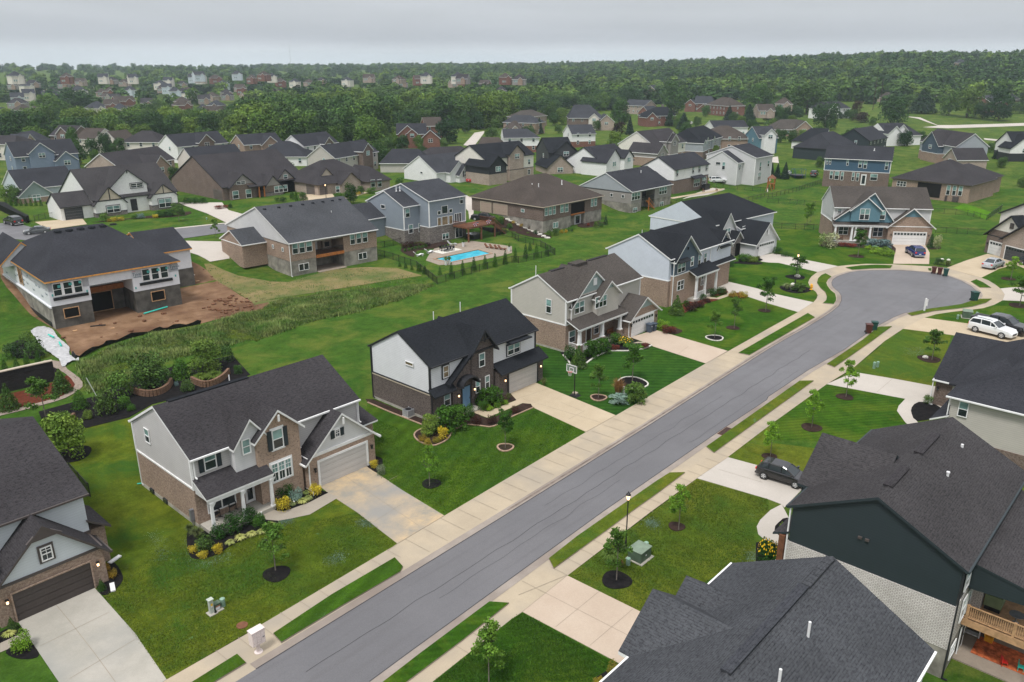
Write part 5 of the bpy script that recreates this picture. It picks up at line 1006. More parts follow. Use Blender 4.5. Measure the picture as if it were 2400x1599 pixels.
h.shed(103.5, 107.6, 181.7, 184, 5.4, 6.0, 'y0', roof='sh_brown', trim='dark_trim'); h.garage('x', 97.2, 184.4, 188.6, Gz, 5.0, 'gd_brown', None)
h = House('suburban_house', 'low tan brick house with brown hip roof and two dark garage doors', 0, 117, 173.5, Gz)
h.wing(117.5, 136, 173.5, 190, 5.5, 10.2, 'x', 'br_pale', None, 0, roof='sh_brown', trim='brown_trim', i0=7, i1=7, oh=.4); h.wing(123.5, 129.5, 171.5, 180, 5.3, 7.8, 'y', 'br_pale', None, 0, roof='sh_brown', trim='brown_trim', oe=.3, gutter=False)
h.wing(130.8, 137.6, 169.5, 180, 5.4, 8.4, 'y', 'br_pale', None, 0, roof='sh_brown', trim='brown_trim', i0=4, i1=0, oh=.4)
h.wing(120.2, 124, 176, 182, 7.0, 8.9, 'y', 'stucco_tan', None, 0, roof='sh_brown', trim='brown_trim', oe=.3, gutter=False)
h.garage('y', 173.5, 118.0, 120.3, Gz, 4.9, 'gd_brown', None); h.garage('x', 117.5, 175, 178.6, Gz, 4.9, 'gd_brown', None); h.w('J', 'y', 171.5, 733, 1378, 766, 1315); h.w('J', 'y', 169.5, 1055, 1330, 1090, 1256); h.w('J', 'y', 169.5, 1118, 1328, 1152, 1254)
h = House('suburban_house', 'white-sided house with two front gables, grey roof and a dark shuttered window', -2, 147, 173, Gz)
h.wing(147, 163, 173, 187.5, 5.6, 9.6, 'x', 'sd_white2', None, 0, roof='sh_slate', oe=.2)
for x0, x1, z, y in ((150.4, 157, 8.4, 171), (152.5, 157.5, 7.6, 169.5), (158.6, 162.4, 7.9, 166.5)): h.wing(x0, x1, y, y+9, z-2.8, z, 'y', 'sd_white2', None, 0, roof='sh_slate', oe=.3, gutter=False)
h.win('y', 169.5, 154.2, 155.2, 4.0, 5.6, shutters='dark_trim'); h.win('y', 166.5, 159.4, 161.6, 3.4, 5.6, 2, trim='white_trim'); h.win('x', 147, 179, 180, 4.6, 5.2, rail=False, style='d')
# ================================================================ HOUSES FURTHER BACK, each placed by its ridge line
def fh(label, r, x1, y1, x2, y2, r2=None, zr=8.8, d=12, he=5.6, wall='sd_cream', base=None, roof='sh_brown', trim='white_trim', hip=(0, 0), cross=(), zb=2.9, wins=True, cat='house', dx=(0, 0), cm=None, chim=None, lower=None, name='distant_house', z0=None):
    zg = 2.5 if z0 is None else z0
    q1, q2 = nat(r, x1, y1), nat(r2 or r, x2, y2); zg = G((q1[0]+q2[0])/2, (q1[1]+q2[1])/2, zr)[2]-zr; zt = zg+zr; pts = []
    for q in (q1, q2):
        dd = ray(*q); t = (zt-CAMH)/dd[2]; pts.append((t*dd[0], t*dd[1]))
    a, b = sorted(pts, key=lambda p: p[0]); rot = math.degrees(math.atan2(b[1]-a[1], b[0]-a[0]))
    H_ = House(name, label, rot, 0, 0, zg, cat=cat); A, B = H_.loc((*a, 0)), H_.loc((*b, 0)); ym = A[1]
    H_.o = (A[0], ym); H_.root.location = H_.world(A[0], ym, zg)
    X0, X1 = A[0]-hip[0]+dx[0], B[0]+hip[1]+dx[1]; y0, y1 = ym-d/2, ym+d/2
    H_.wing(X0, X1, y0, y1, zg+he, zg+zr, 'x', wall, base, zg+zb, roof=roof, trim=trim, i0=hip[0], i1=hip[1], oe=.25, gable=None, z0=zg-.6)
    cy = y0 if H_.side('y', y0) < 0 else y1; sgn = -1 if cy == y0 else 1
    for c in cross:
        rr, px_, py_, hw, proj_ = c[:5]; m_ = c[5] if len(c) > 5 else (cm or wall); yp = cy+sgn*proj_; P_ = H_.P(rr, px_, py_, 'y', yp); z_ = min(P_[2], zg+zr-.15)
        ya, yb = sorted((yp, ym)); H_.wing(P_[0]-hw, P_[0]+hw, ya, yb, z_-hw*.85, z_, 'y', m_, base if z_-hw*.85 > zg+zb+.3 else None, zg+zb, roof=roof, trim=trim, gutter=False, oh=.3, oe=.35, z0=zg-.6)
        if wins: H_.win('y', yp, P_[0]-min(.9, hw*.4), P_[0]+min(.9, hw*.4), z_-hw*.85-1.6, z_-hw*.85-.2, 2 if hw > 2 else 1, style='bdbt'[int(abs(P_[0])*7) % 4])
    if wins:
        floors = [zg+1.0]+([zg+3.9] if he > 4.6 else []); W_ = X1-X0; n_ = max(2, int(W_/3.6))
        for z in floors:
            for i in range(n_):
                x = X0+W_*(i+.5)/n_
                if any(abs(x-H_.P(c[0], c[1], c[2], 'y', cy+sgn*c[4])[0]) < c[3]+.6 for c in cross): continue
                H_.win('y', cy, x-.5, x+.5, z, z+1.5, 1, off=.03, style='bd'[(i+int(z)) % 2])
        sx = X0 if H_.side('x', X0) < 0 else X1
        if H_.side('x', sx) == (-1 if sx == X0 else 1):
            for z in floors: H_.win('x', sx, ym-d*.15, ym-d*.15+.9, z+.1, z+1.4, 1, off=.03)
    if chim: H_.box('chimney', chim, X0+(X1-X0)*.7, X0+(X1-X0)*.7+1.0, ym+.5, ym+1.3, zg+he, zg+zr+1.2)
    return H_
W_, C_, T_ = 'sd_white2', 'sd_cream', 'br_tan'
fh('blue-grey two-storey house with white front gables and dark roof', 'I', 60, 915, 640, 882, zr=9.4, d=11, wall='sd_blue', roof='sh_char', cross=[('I', 360, 902, 3.4, .8), ('I', 600, 996, 3.0, 3, 'sd_blue')])
fh('pale teal house with roof vents and small front gable', 'I', 75, 1172, 590, 1130, zr=7.2, d=13, he=3.4, wall='sd_ice', base='br_tan', zb=1.2, roof='sh_char', cross=[('I', 305, 1272, 3.6, 2, 'sd_sage')])
fh('pink-tan brick house with a tall rear-facing gable wing', 'I', 918, 1018, 1440, 950, zr=9.0, d=11, wall='br_pale', roof='sh_brown', cross=[('I', 1467, 1035, 3.6, 4, 'br_tan')])
fh('cream gable-end house with plain black roof', 'I', 1690, 965, 2150, 930, zr=9.0, d=10, wall=C_, base='br_brown', zb=2, roof='sh_char')
fh('white gable-end house with white roof ribs and small tan cross gable', 'I', 1525, 845, 1990, 810, zr=9.2, d=11, wall=W_, roof='sh_char', cross=[('I', 1890, 840, 3.0, 1, 'br_brown')])
fh('cream house with dark hip roof above leafy dark trees', 'I', 1300, 808, 1390, 808, zr=9.0, d=12, wall=C_, base='br_tan', roof='sh_brown', hip=(5, 5))
fh('dark-roofed house with a brick gable left of the cream gable house', 'I', 548, 757, 740, 762, zr=9.0, d=11, wall='br_brown', roof='sh_brown', cross=[('I', 560, 775, 3, .6)])
fh('house whose broad cream gable faces the dark trees', 'I', 790, 782, 960, 788, zr=9.0, d=11, wall=C_, roof='sh_rust', cross=[('I', 985, 795, 5, 3, C_)])
fh('small grey house with two nested tan gables', 'I', 185, 822, 300, 806, zr=7.5, d=11, he=3.2, wall='br_pale', roof='sh_slate', hip=(3, 4), cross=[('I', 262, 822, 3.2, 1)])
fh('brown-roofed house at the left frame edge behind the blue-grey house', 'I', -120, 850, 150, 852, zr=8, d=12, wall=C_, roof='sh_brown', hip=(2, 3))
fh('tan gable-end house with black roof and nested tan gables', 'I', 2172, 845, 170, 825, 'J', zr=8.6, d=11, wall=T_, roof='sh_char', cross=[('J', 128, 858, 3.2, 1.2)])
fh('white-walled house under a wide dark hip roof', 'J', 215, 903, 310, 903, zr=7.4, d=15, he=3.2, wall=W_, roof='sh_char', hip=(7, 7))
fh('attached row house with white roof ribs and white gable end', 'J', 325, 850, 640, 815, zr=9, d=10, wall=W_, roof='sh_char', cross=[('J', 665, 865, 2.4, 2, 'br_brown')])
fh('beige gable-end house with black roof and two small brick gables', 'J', 590, 943, 990, 888, zr=9.0, d=10, wall='sd_beige', roof='sh_char', cross=[('J', 1020, 892, 2.6, 2, 'br_brown')])
fh('red brick two-storey house with white-trimmed gables by the green', 'J', 1292, 742, 1560, 740, zr=9.2, d=11, wall='br_red', roof='sh_char', cross=[('J', 1390, 760, 3.6, .8), ('J', 1432, 792, 2.0, 1.6), ('J', 1600, 802, 3.8, 3)])
fh('brown-roofed red brick house half hidden behind the red brick gables', 'J', 1530, 685, 1690, 682, zr=9, d=11, wall='br_red', roof='sh_rust')
fh('low house with a row of roof vents behind green shrubs', 'J', 1250, 975, 1490, 975, zr=6.6, d=12, he=3, wall='sd_beige', roof='sh_char', hip=(3, 4), wins=False)
fh('low brown hip roof with white vent pipes', 'J', 1600, 962, 1880, 948, zr=6.6, d=12, he=3, wall='br_tan', roof='sh_brown', hip=(4, 4), wins=False)
fh('warm brown roof beyond the black-roofed cream house', 'J', 2075, 868, 2230, 868, zr=6.6, d=11, he=3, wall='br_tan', roof='sh_rust', hip=(2, 3), wins=False)
fh('cream two-storey house with black roof, black dormer gable and pale brick base', 'J', 1962, 940, 60, 900, 'K', zr=10.2, d=12.5, he=6.9, wall='cream_wall', base='br_pale', zb=3.0, roof='sh_black', trim='dark_trim', cross=[('J', 2222, 1035, 3.3, 3.5, 'dark_trim'), ('K', 45, 925, 2.8, 1, 'br_pale')])
fh('near-black house with white front window wall and orange porch post', 'K', 280, 872, 508, 866, zr=10, d=12, he=6.2, wall='sd_blk', roof='sh_black', trim='dark_trim', cross=[('K', 500, 900, 3.6, 1), ('K', 445, 1030, 4.2, 5, 'br_pale')])
fh('white house with black half-timber trim on twin gables', 'K', 660, 960, 935, 925, zr=8.0, d=15, he=3.6, wall=W_, roof='sh_char', trim='dark_trim', cross=[('K', 945, 962, 4.2, 1.5), ('K', 1078, 985, 2.4, 3)])
fh('large white-sided house with tan brick base and white gable brackets', 'K', 1148, 815, 1440, 782, zr=10.5, d=14, he=6.2, wall='cream_wall', base='br_tan', zb=2.8, roof='sh_brown', cross=[('K', 1472, 800, 3.4, 1, 'sd_taupe'), ('K', 1500, 838, 2.6, 2.2, 'sd_taupe'), ('K', 1388, 930, 3.2, 4, 'sd_taupe')])
fh('grey house with black hip roof and white dormers', 'K', 1610, 790, 1760, 758, zr=10.5, d=13, he=6.4, wall='sd_mid', base='br_brown', roof='sh_black', hip=(3, 4), cross=[('K', 1770, 890, 1.2, 1), ('K', 1795, 865, 1.2, .6), ('K', 1855, 855, 1.2, .4)])
fh('house under a broad warm brown hip roof', 'K', 1905, 762, 1990, 762, zr=9.0, d=16, he=4.8, wall='br_tan', roof='sh_rust', hip=(7, 8))
fh('low dark ridge above a strip of white wall', 'K', 1818, 715, 2128, 712, zr=7.2, d=11, he=4.6, wall=W_, roof='sh_char')
fh('teal-sided house with white trim and grey roof', 'K', 2212, 768, 30, 765, 'L', zr=9.5, d=11, he=5.8, wall='sd_teal', roof='sh_slate', cross=[('L', 30, 790, 2.4, 2, W_)])
fh('small house with flat grey roof face and white upper wall', 'K', 512, 755, 726, 750, zr=8.4, d=10, he=5.2, wall=W_, base='br_red', zb=2.0, roof='sh_slate')
fh('taupe hip roof behind dark spruces', 'K', 90, 622, 180, 615, zr=8.6, d=12, wall='br_pale', roof='sh_taupe', hip=(5, 6), wins=False)
fh('tan house with dark slate hip roof in front of the taupe roof', 'K', 20, 664, 170, 668, zr=8.6, d=12, wall='br_tan', roof='sh_slate', hip=(3, 5))
fh('white and red brick house with long slate ridge', 'K', -90, 792, 140, 790, zr=8.4, d=10, wall=W_, base='br_red', zb=2.4, roof='sh_slate', hip=(0, 4))
fh('big brown house with slate upper roof and cream bay', 'K', 570, 570, 710, 570, zr=12, d=16, he=6, wall='br_brown', roof='sh_slate', hip=(3, 7), cross=[('K', 755, 650, 2.6, 2, C_), ('K', 870, 662, 4.0, 5, 'br_pale')])
fh('pink brick house with two grey gable roofs at the wood edge', 'K', 1080, 520, 1275, 528, zr=9, d=12, wall='br_pale', roof='sh_slate', cross=[('K', 1210, 585, 4.2, 4, 'br_red')])
fh('red brick house with steep black hip roof and stone chimney', 'K', 1320, 590, 1425, 588, zr=9.8, d=13, wall='br_red', roof='sh_black', hip=(7, 2), cross=[('K', 1290, 640, 3.0, 2)], chim='stone')
fh('red brick house with white-columned wraparound porch', 'K', 1690, 490, 1838, 492, zr=10, d=12, wall='br_red', roof='sh_slate', hip=(0, 2), cross=[('K', 1640, 520, 3.6, 1.5), ('K', 1762, 562, 4.2, 3)])
fh('red brick house with white upper panel and dark hip roof among conifers', 'K', 1930, 500, 2010, 505, zr=11, d=14, he=6.4, wall='br_red', roof='sh_rust', hip=(6, 7))
fh('brown roof in a clearing of the wood', 'K', 760, 440, 880, 432, zr=7, d=11, he=3.2, wall=C_, roof='sh_rust', hip=(2, 2), wins=False)
fh('steep grey roof peeking out of the dark wood', 'K', 1270, 395, 1370, 378, zr=10, d=12, wall='br_tan', roof='sh_slate', wins=False)
fh('white house with solar panels and black roof behind a round tree', 'L', 490, 545, 660, 540, zr=9.6, d=12, he=6, wall=W_, roof='sh_char', hip=(3, 3), cross=[('L', 615, 555, 2.6, 1.4)])
fh('tan brick house with grey hip roof and white triple window', 'L', 120, 705, 270, 705, zr=7.2, d=14, he=3.2, wall='br_tan', roof='sh_taupe', hip=(5, 5), cross=[('L', 345, 700, 4, 2)])
fh('white low garage house under wide black roofs', 'L', 395, 785, 560, 790, zr=7.6, d=13, he=3.2, wall='stucco_white', roof='sh_black', trim='dark_trim', hip=(6, 0), cross=[('L', 330, 985, 5.0, 9, 'stucco_white')], wins=False)
fh('dark house with a row of ridge vents beside the blue house', 'L', 480, 830, 600, 812, zr=8.6, d=15, he=3.8, wall='sd_dgreen', roof='sh_char', trim='dark_trim', hip=(4, 6), wins=False)
fh('dark green house with black roof and white windows', 'L', 790, 790, 960, 765, zr=9.4, d=12, he=5.6, wall='sd_dgreen', roof='sh_char', trim='dark_trim', hip=(0, 0))
fh('long dark roof with two white-edged gable ribs', 'L', 1010, 740, 1240, 735, zr=8.6, d=14, he=4.2, wall=W_, roof='sh_char', hip=(0, 4), cross=[('L', 1180, 765, 3.4, 1), ('L', 1245, 735, 3.2, .5)], wins=False)
fh('two-storey house with navy gable, four upper windows and white porch columns', 'L', 1560, 790, 1900, 835, zr=10.2, d=11, he=6.2, wall='sd_mid', base='br_tan', zb=2.9, roof='sh_brown', cross=[('L', 1520, 785, 5.0, 1.8, 'bb_navy'), ('L', 1695, 968, 3.8, 4.5, 'br_pale')])
fh('white farmhouse-style house with black trim at the right frame edge', 'L', 2200, 815, 2500, 815, zr=9.6, d=11, he=5.6, wall='stucco_white', base='dark_trim', zb=2.6, roof='sh_black', trim='dark_trim', cross=[('L', 2390, 850, 5, 1.5)])
fh('grey hip roof low among the roadside trees', 'L', 1090, 455, 1200, 450, zr=6.5, d=11, he=3, wall='br_pale', roof='sh_taupe', hip=(2, 2), wins=False)
fh('brown hip roof over red brick beside a spruce', 'L', 1500, 438, 1570, 440, zr=6.8, d=12, he=3.2, wall='br_red', roof='sh_rust', hip=(2, 3), wins=False)
fh('red brick house with slate roof beyond the right-hand field', 'L', 1960, 490, 2240, 455, zr=9.5, d=13, wall='br_red', roof='sh_slate', cross=[('L', 2225, 470, 4.4, 2)])
fh('slate roof among tree crowns high on the wooded slope', 'L', 1690, 160, 1780, 152, zr=9, d=12, wall='br_tan', roof='sh_slate', hip=(3, 3), wins=False)
# ---- far subdivision: small houses, each still its own thing
SH = [('I',100,340,70,0),('I',300,325,90,0),('I',440,312,50,1),('I',570,335,80,0),('I',262,368,40,1),('I',735,415,105,1),('I',450,455,110,1),('I',130,490,120,0),('I',230,545,110,2),('I',390,560,120,2),('I',620,548,90,2),
 ('I',835,540,95,1),('I',1150,500,150,3),('I',1110,570,90,1),('I',830,605,110,2),('I',1010,612,90,2),('I',50,605,70,1),('I',930,405,60,2),('I',1340,490,40,0),('I',1640,478,80,2),('I',1690,535,130,3),('I',1870,460,60,0),
 ('I',2070,432,80,0),('I',1950,510,110,4),('I',1960,595,90,3),('I',2215,392,50,3),('I',2300,300,50,3),('I',2290,440,60,2),('I',2310,512,60,2),('I',620,298,50,0),('I',720,312,45,2),('I',800,306,50,0),('I',865,306,45,2),
 ('I',940,290,60,1),('I',1005,296,50,0),('I',1090,288,60,0),('I',1220,295,50,1),('I',700,375,70,0),('I',900,350,80,0),('I',560,300,30,0),('J',190,425,95,3),('J',430,400,60,2),('J',380,485,60,0),('J',235,330,60,3),('J',600,302,80,0),
 ('J',560,340,60,3),('J',820,322,70,1),('J',865,415,75,5),('J',1030,415,60,1),('J',1240,425,50,0),('J',1290,285,70,2),('J',1500,305,60,3),('J',1350,325,50,0),('J',1840,278,40,1),('J',1935,350,40,3),('J',2300,285,40,3),
 ('J',2250,385,70,0),('J',2090,350,24,3),('J',30,530,70,2),('J',150,285,40,1),('J',30,300,40,3),('J',340,335,30,1),('J',500,320,60,2),('J',680,300,40,1),('K',60,270,30,0),('K',1810,172,18,1),('L',0,540,50,2),('L',160,480,40,2),('J',2360,690,60,2),('J',390,565,60,3),('J',570,565,40,3)]
for _k in range(85): SH.append(('', random.uniform(5, 560) if _k % 5 else random.uniform(560, 1150), 166+82*random.random()**1.2, random.uniform(14, 24)*3.92, random.choice((0,0,1,2,2,2,3,5))))
PAL = [('sd_taupe','sh_brown','dark taupe'),('sd_cream','sh_slate','cream'),('br_pale','sh_rust','tan brick'),('br_red','sh_rust','red brick'),('br_brown','sh_slate','brown brick'),('sd_ice','sh_slate','pale blue')]
FP = []
places = ['in the far-off subdivision','half screened by tree crowns','at the hazy edge of the wood','among pale roofs far away']
for i, (r, x, y, wpx, p) in enumerate(SH):
    q = nat(r, x, y); zg = terr(*G(*q)[:2]); dd = ray(*q); t = (zg+8-CAMH)/dd[2]; X, Y = t*dd[0], t*dd[1]
    if math.hypot(X, Y) > 1500 or t < 0: s_ = 1500/math.hypot(X, Y) if t > 0 else 1; X, Y = (X*s_, Y*s_) if t > 0 else (1500*math.cos(R(60)), 1500*math.sin(R(60))); zg = terr(X, Y)
    dist = math.hypot(X, Y); wm = min(22, max(9, wpx/3.92/F*math.hypot(dist, 30))); a = HEAD-90+math.degrees(math.atan((q[0]-CX)/1977))*-1+((i*37) % 50-25)
    wl, rf, nm = PAL[p]; hp = i % 3 != 0
    H_ = House('distant_house', '%s %s house %s' % ('hip-roofed' if hp else 'gable-roofed', nm, places[i % 4]), a, 0, 0, zg); c0 = H_.loc((X, Y, 0)); H_.o = (c0[0], c0[1]); H_.root.location = H_.world(c0[0], c0[1], zg); H_.root['group'] = 'small houses of the far subdivision'
    two = p in (1, 3, 5) or wm > 15; he = 5.4 if two else 3.2
    if any(math.hypot(X-a, Y-b) < 15 for a, b in FP): bpy.data.objects.remove(H_.root); continue
    FP.append((X, Y))
    H_.wing(c0[0]-wm/2, c0[0]+wm/2, c0[1], c0[1]+11, zg+he, zg+he+3.2, 'x', wl, None, 0, roof=rf, i0=4 if hp else 0, i1=4 if hp else 0, gutter=False, z0=zg-1)
    hw = wm*.18; H_.wing(c0[0]+wm*.15-hw, c0[0]+wm*.15+hw, c0[1]-1.5, c0[1]+5, zg+he-.2, zg+he-.2+hw*.9, 'y', wl if p else 'br_tan', None, 0, roof=rf, gutter=False, z0=zg-1)
    for k in range(3): H_.win('y', c0[1], c0[0]-wm*.38+k*wm*.17, c0[0]-wm*.38+k*wm*.17+1.1, zg+1, zg+2.5, style='t')
# far roads and clearings
for s, m_ in (((('J',1905,945,2010,830,2100,815,2090,840,2000,960),), 'drive_pale'), ((('L',1250,678,1400,690,1560,760,1700,760,2500,735,2500,760,1650,790,1420,780,1560,765,1380,702),), 'drive_pale'), ((('L',1980,880,2200,900,2160,912,1990,895),), 'drive_pale'), ((('I',1230,620,1330,640,1440,670,1400,690,1260,635),), 'drive_pale'),
    ((('I',380,440,640,405,650,412,400,448),), 'drive_pale'), ((('I',830,395,900,405,880,440,860,420),), 'drive_pale'), ((('P',-10,10,0,0),('L',0,1060,90,1050,100,1110,0,1100)), 'drive_pale'), ((('K',1440,1430,1960,1340,1900,1370,1700,1400,1480,1440),), 'drive_tan')):
    sheet('road', poly(*s), .12, m_, step=4.0)
# ================================================================ TREES AND WOODS
leafmat('leaf_mid', (.040,.092,.022), (.072,.130,.030), .38); leafmat('leaf_dark', (.022,.060,.018), (.042,.090,.026), .35); leafmat('leaf_light', (.070,.135,.026), (.115,.180,.036), .35)
leafmat('leaf_blue', (.016,.036,.022), (.024,.050,.028)); leafmat('leaf_purple', (.030,.014,.014), (.050,.024,.020)); leafmat('leaf_young', (.10,.23,.02), (.17,.32,.03)); leafmat('leaf_lime', (.12,.24,.018), (.19,.33,.03))
leafmat('leaf_shrub', (.030,.088,.012), (.055,.130,.020)); leafmat('leaf_yellow', (.34,.27,.018), (.46,.38,.04)); leafmat('leaf_gold', (.36,.21,.03), (.22,.22,.03)); leafmat('leaf_bluegrey', (.12,.20,.20), (.19,.28,.27)); leafmat('leaf_hosta', (.18,.24,.06), (.36,.38,.16))
leafmat('leaf_red', (.16,.03,.02), (.09,.03,.02)); leafmat('leaf_grass', (.06,.10,.035), (.13,.15,.06)); leafmat('leaf_tan', (.24,.13,.05), (.15,.10,.04)); leafmat('leaf_white', (.40,.42,.30), (.10,.16,.05)); leafmat('leaf_weed', (.065,.135,.030), (.16,.20,.075), sc=.35)
flat('bark', (.10,.075,.055), .9, .1, .3, sc=5); flat('bark_grey', (.16,.14,.12), .9, .1, .3, sc=5)
def cards(cen, nrm, size, rg, jit=.9, asp=.75):
    """one small quad per centre, facing roughly nrm"""
    n_ = len(cen); nn = nrm+rg.normal(0, jit, (n_, 3)); nn /= np.linalg.norm(nn, axis=1)[:, None]+1e-9
    up = rg.normal(0, 1, (n_, 3)); t = np.cross(nn, up); t /= np.linalg.norm(t, axis=1)[:, None]+1e-9; b = np.cross(nn, t)
    s = (size*rg.uniform(.6, 1.3, n_))[:, None]; t = t*s*.5; b = b*s*.5*asp
    co = np.stack([cen-t, cen-b*.9+t*.1, cen+t, cen+b], 1).reshape(-1, 3); fs = np.arange(n_*4).reshape(-1, 4); return co, fs
def crown_pts(lobes, n_, rg, shell=.72):
    V = np.array([l[3]*l[4]*l[5] for l in lobes])**(2/3); V /= V.sum(); idx = rg.choice(len(lobes), n_, p=V); L_ = np.array(lobes)[idx]
    d = rg.normal(0, 1, (n_, 3)); d /= np.linalg.norm(d, axis=1)[:, None]; d[:, 2] = np.where(d[:, 2] < -.5, -d[:, 2]*.6, d[:, 2]); r_ = rg.uniform(shell, 1.06, n_)[:, None]
    return L_[:, :3]+d*r_*L_[:, 3:6], d, idx
def make_crown(name, mat, lobes, n_, size, seed, shell=.72, jit=.9, h0=None, w_=.9):
    rg = np.random.default_rng(seed); c, d, idx = crown_pts(lobes, n_, rg, shell)
    if h0 is not None:
        zl, zh = np.percentile(c[:, 2], (1, 99.5)); c[:, 2] = h0+(c[:, 2]-zl)/(zh-zl)*(1-h0); q_ = np.percentile(np.hypot(c[:, 0], c[:, 1]), 96); c[:, :2] *= w_*.5/q_
    cl = rg.uniform(.72, 1.28, len(lobes))[idx]
    co, fs = cards(c, d, size, rg, jit); tone = np.repeat(cl*rg.uniform(.8, 1.2, n_), 4); return leafobj(name, co, fs, mat, tone)
def decid(w_, h0, h1, seed, k=16):
    """lobes of a round broadleaf crown between heights h0 and h1"""
    rg = np.random.default_rng(seed); o = []; hc = (h0+h1)/2; hh = (h1-h0)/2
    for i in range(k):
        a = rg.uniform(0, 2*math.pi); z = rg.uniform(-.75, .85); rr = math.sqrt(max(0, 1-z*z))*w_*.5*rg.uniform(.45, .78); s = rg.uniform(.26, .42)
        o.append((rr*math.cos(a), rr*math.sin(a), hc+z*hh*.78, w_*.5*s*1.25, w_*.5*s*1.25, hh*s*1.05))
    o.append((0, 0, hc, w_*.33, w_*.33, hh*.72)); return o
PROTO = {}
def limbs(mb, h0, h1, w_, k, seed, r=.1):
    rg = random.Random(seed)
    for i in range(k):
        a = rg.uniform(0, 6.28); z = h0+(h1-h0)*rg.uniform(0, .45); e = (math.cos(a)*w_*.34, math.sin(a)*w_*.34, z+(h1-h0)*rg.uniform(.18, .4)); mb.cyl((0, 0, z), e, r, r*.3, 5, cap=False)
def proto(key, crown, trunk_h, r0, r1, bark='bark', limb=None):
    mb = MB(); mb.cyl((0, 0, -.3), (0, 0, trunk_h), r0, r1, 7)
    if limb: limbs(mb, *limb)
    t = mb.build('trunk', bark); COL.objects.unlink(t); COL.objects.unlink(crown); PROTO[key] = (crown, t)
for i in range(4):
    for key, mat in (('mid', 'leaf_mid'), ('dark', 'leaf_dark'), ('light', 'leaf_light')):
        w_ = (.82, .95, .74, 1.05)[i]; sd_ = i*7+len(key)
        c = make_crown('crown', mat, decid(w_, .14, 1.0, sd_, 22), 3600, .058, sd_+1, .82, .55, h0=.10)
        proto('%s%d' % (key, i), c, .75, .022, .008, limb=(.15, .9, w_, 7, i, .011))
for i in range(2):
    lb = [(0, 0, z, .30*(1.02-z)*(1 if i else .9)+.02, .30*(1.02-z)+.02, .07) for z in np.arange(.07, .99, .055)]
    c = make_crown('crown', 'leaf_blue', lb, 2600, .05, 60+i, .7, .5); proto('spruce%d' % i, c, .9, .02, .005)
c = make_crown('crown', 'leaf_purple', decid(.95, .12, 1, 91, 14), 1800, .065, 92, h0=.08); proto('purple', c, .7, .02, .008)
def place(key, x, y, h, label, wscale=1.0, cat='tree', name='tree', group=None, z=None, rz=None, mats=None, trunk=True):
    c, t = PROTO[key]; z = terr(x, y) if z is None else z
    r_ = empty(name, (x, y, z), random.uniform(0, 6.28) if rz is None else rz, label=label, cat=cat, group=group); r_.scale = (h*wscale, h*wscale, h)
    for src in ((c, t) if (trunk and t) else (c,)):
        o = src.copy(); COL.objects.link(o); o.parent = r_; o.name = src.name.split('.')[0]
    return r_
def tr(r, x, top, bot, wpx, key, label, name='tree', **k):
    """tree whose trunk foot shows at (x, bot) and whose top shows at row top"""
    p = GP(r, x, bot); h = hgt(p, nat(r, x, top)[1]); dist = math.hypot(p[0], p[1]); wm = wpx/nat_s(r)/F*math.hypot(dist, CAMH-p[2]); base = dict(mid=.9, dark=.9, light=.9).get(key[:-1], .9)
    if 'spruce' in key: base = .58
    return place(key, p[0], p[1], h, label, wm/h/base, name=name, z=p[2], **k)
def nat_s(r): return REG[r][2] if len(REG[r]) > 2 else 3.92
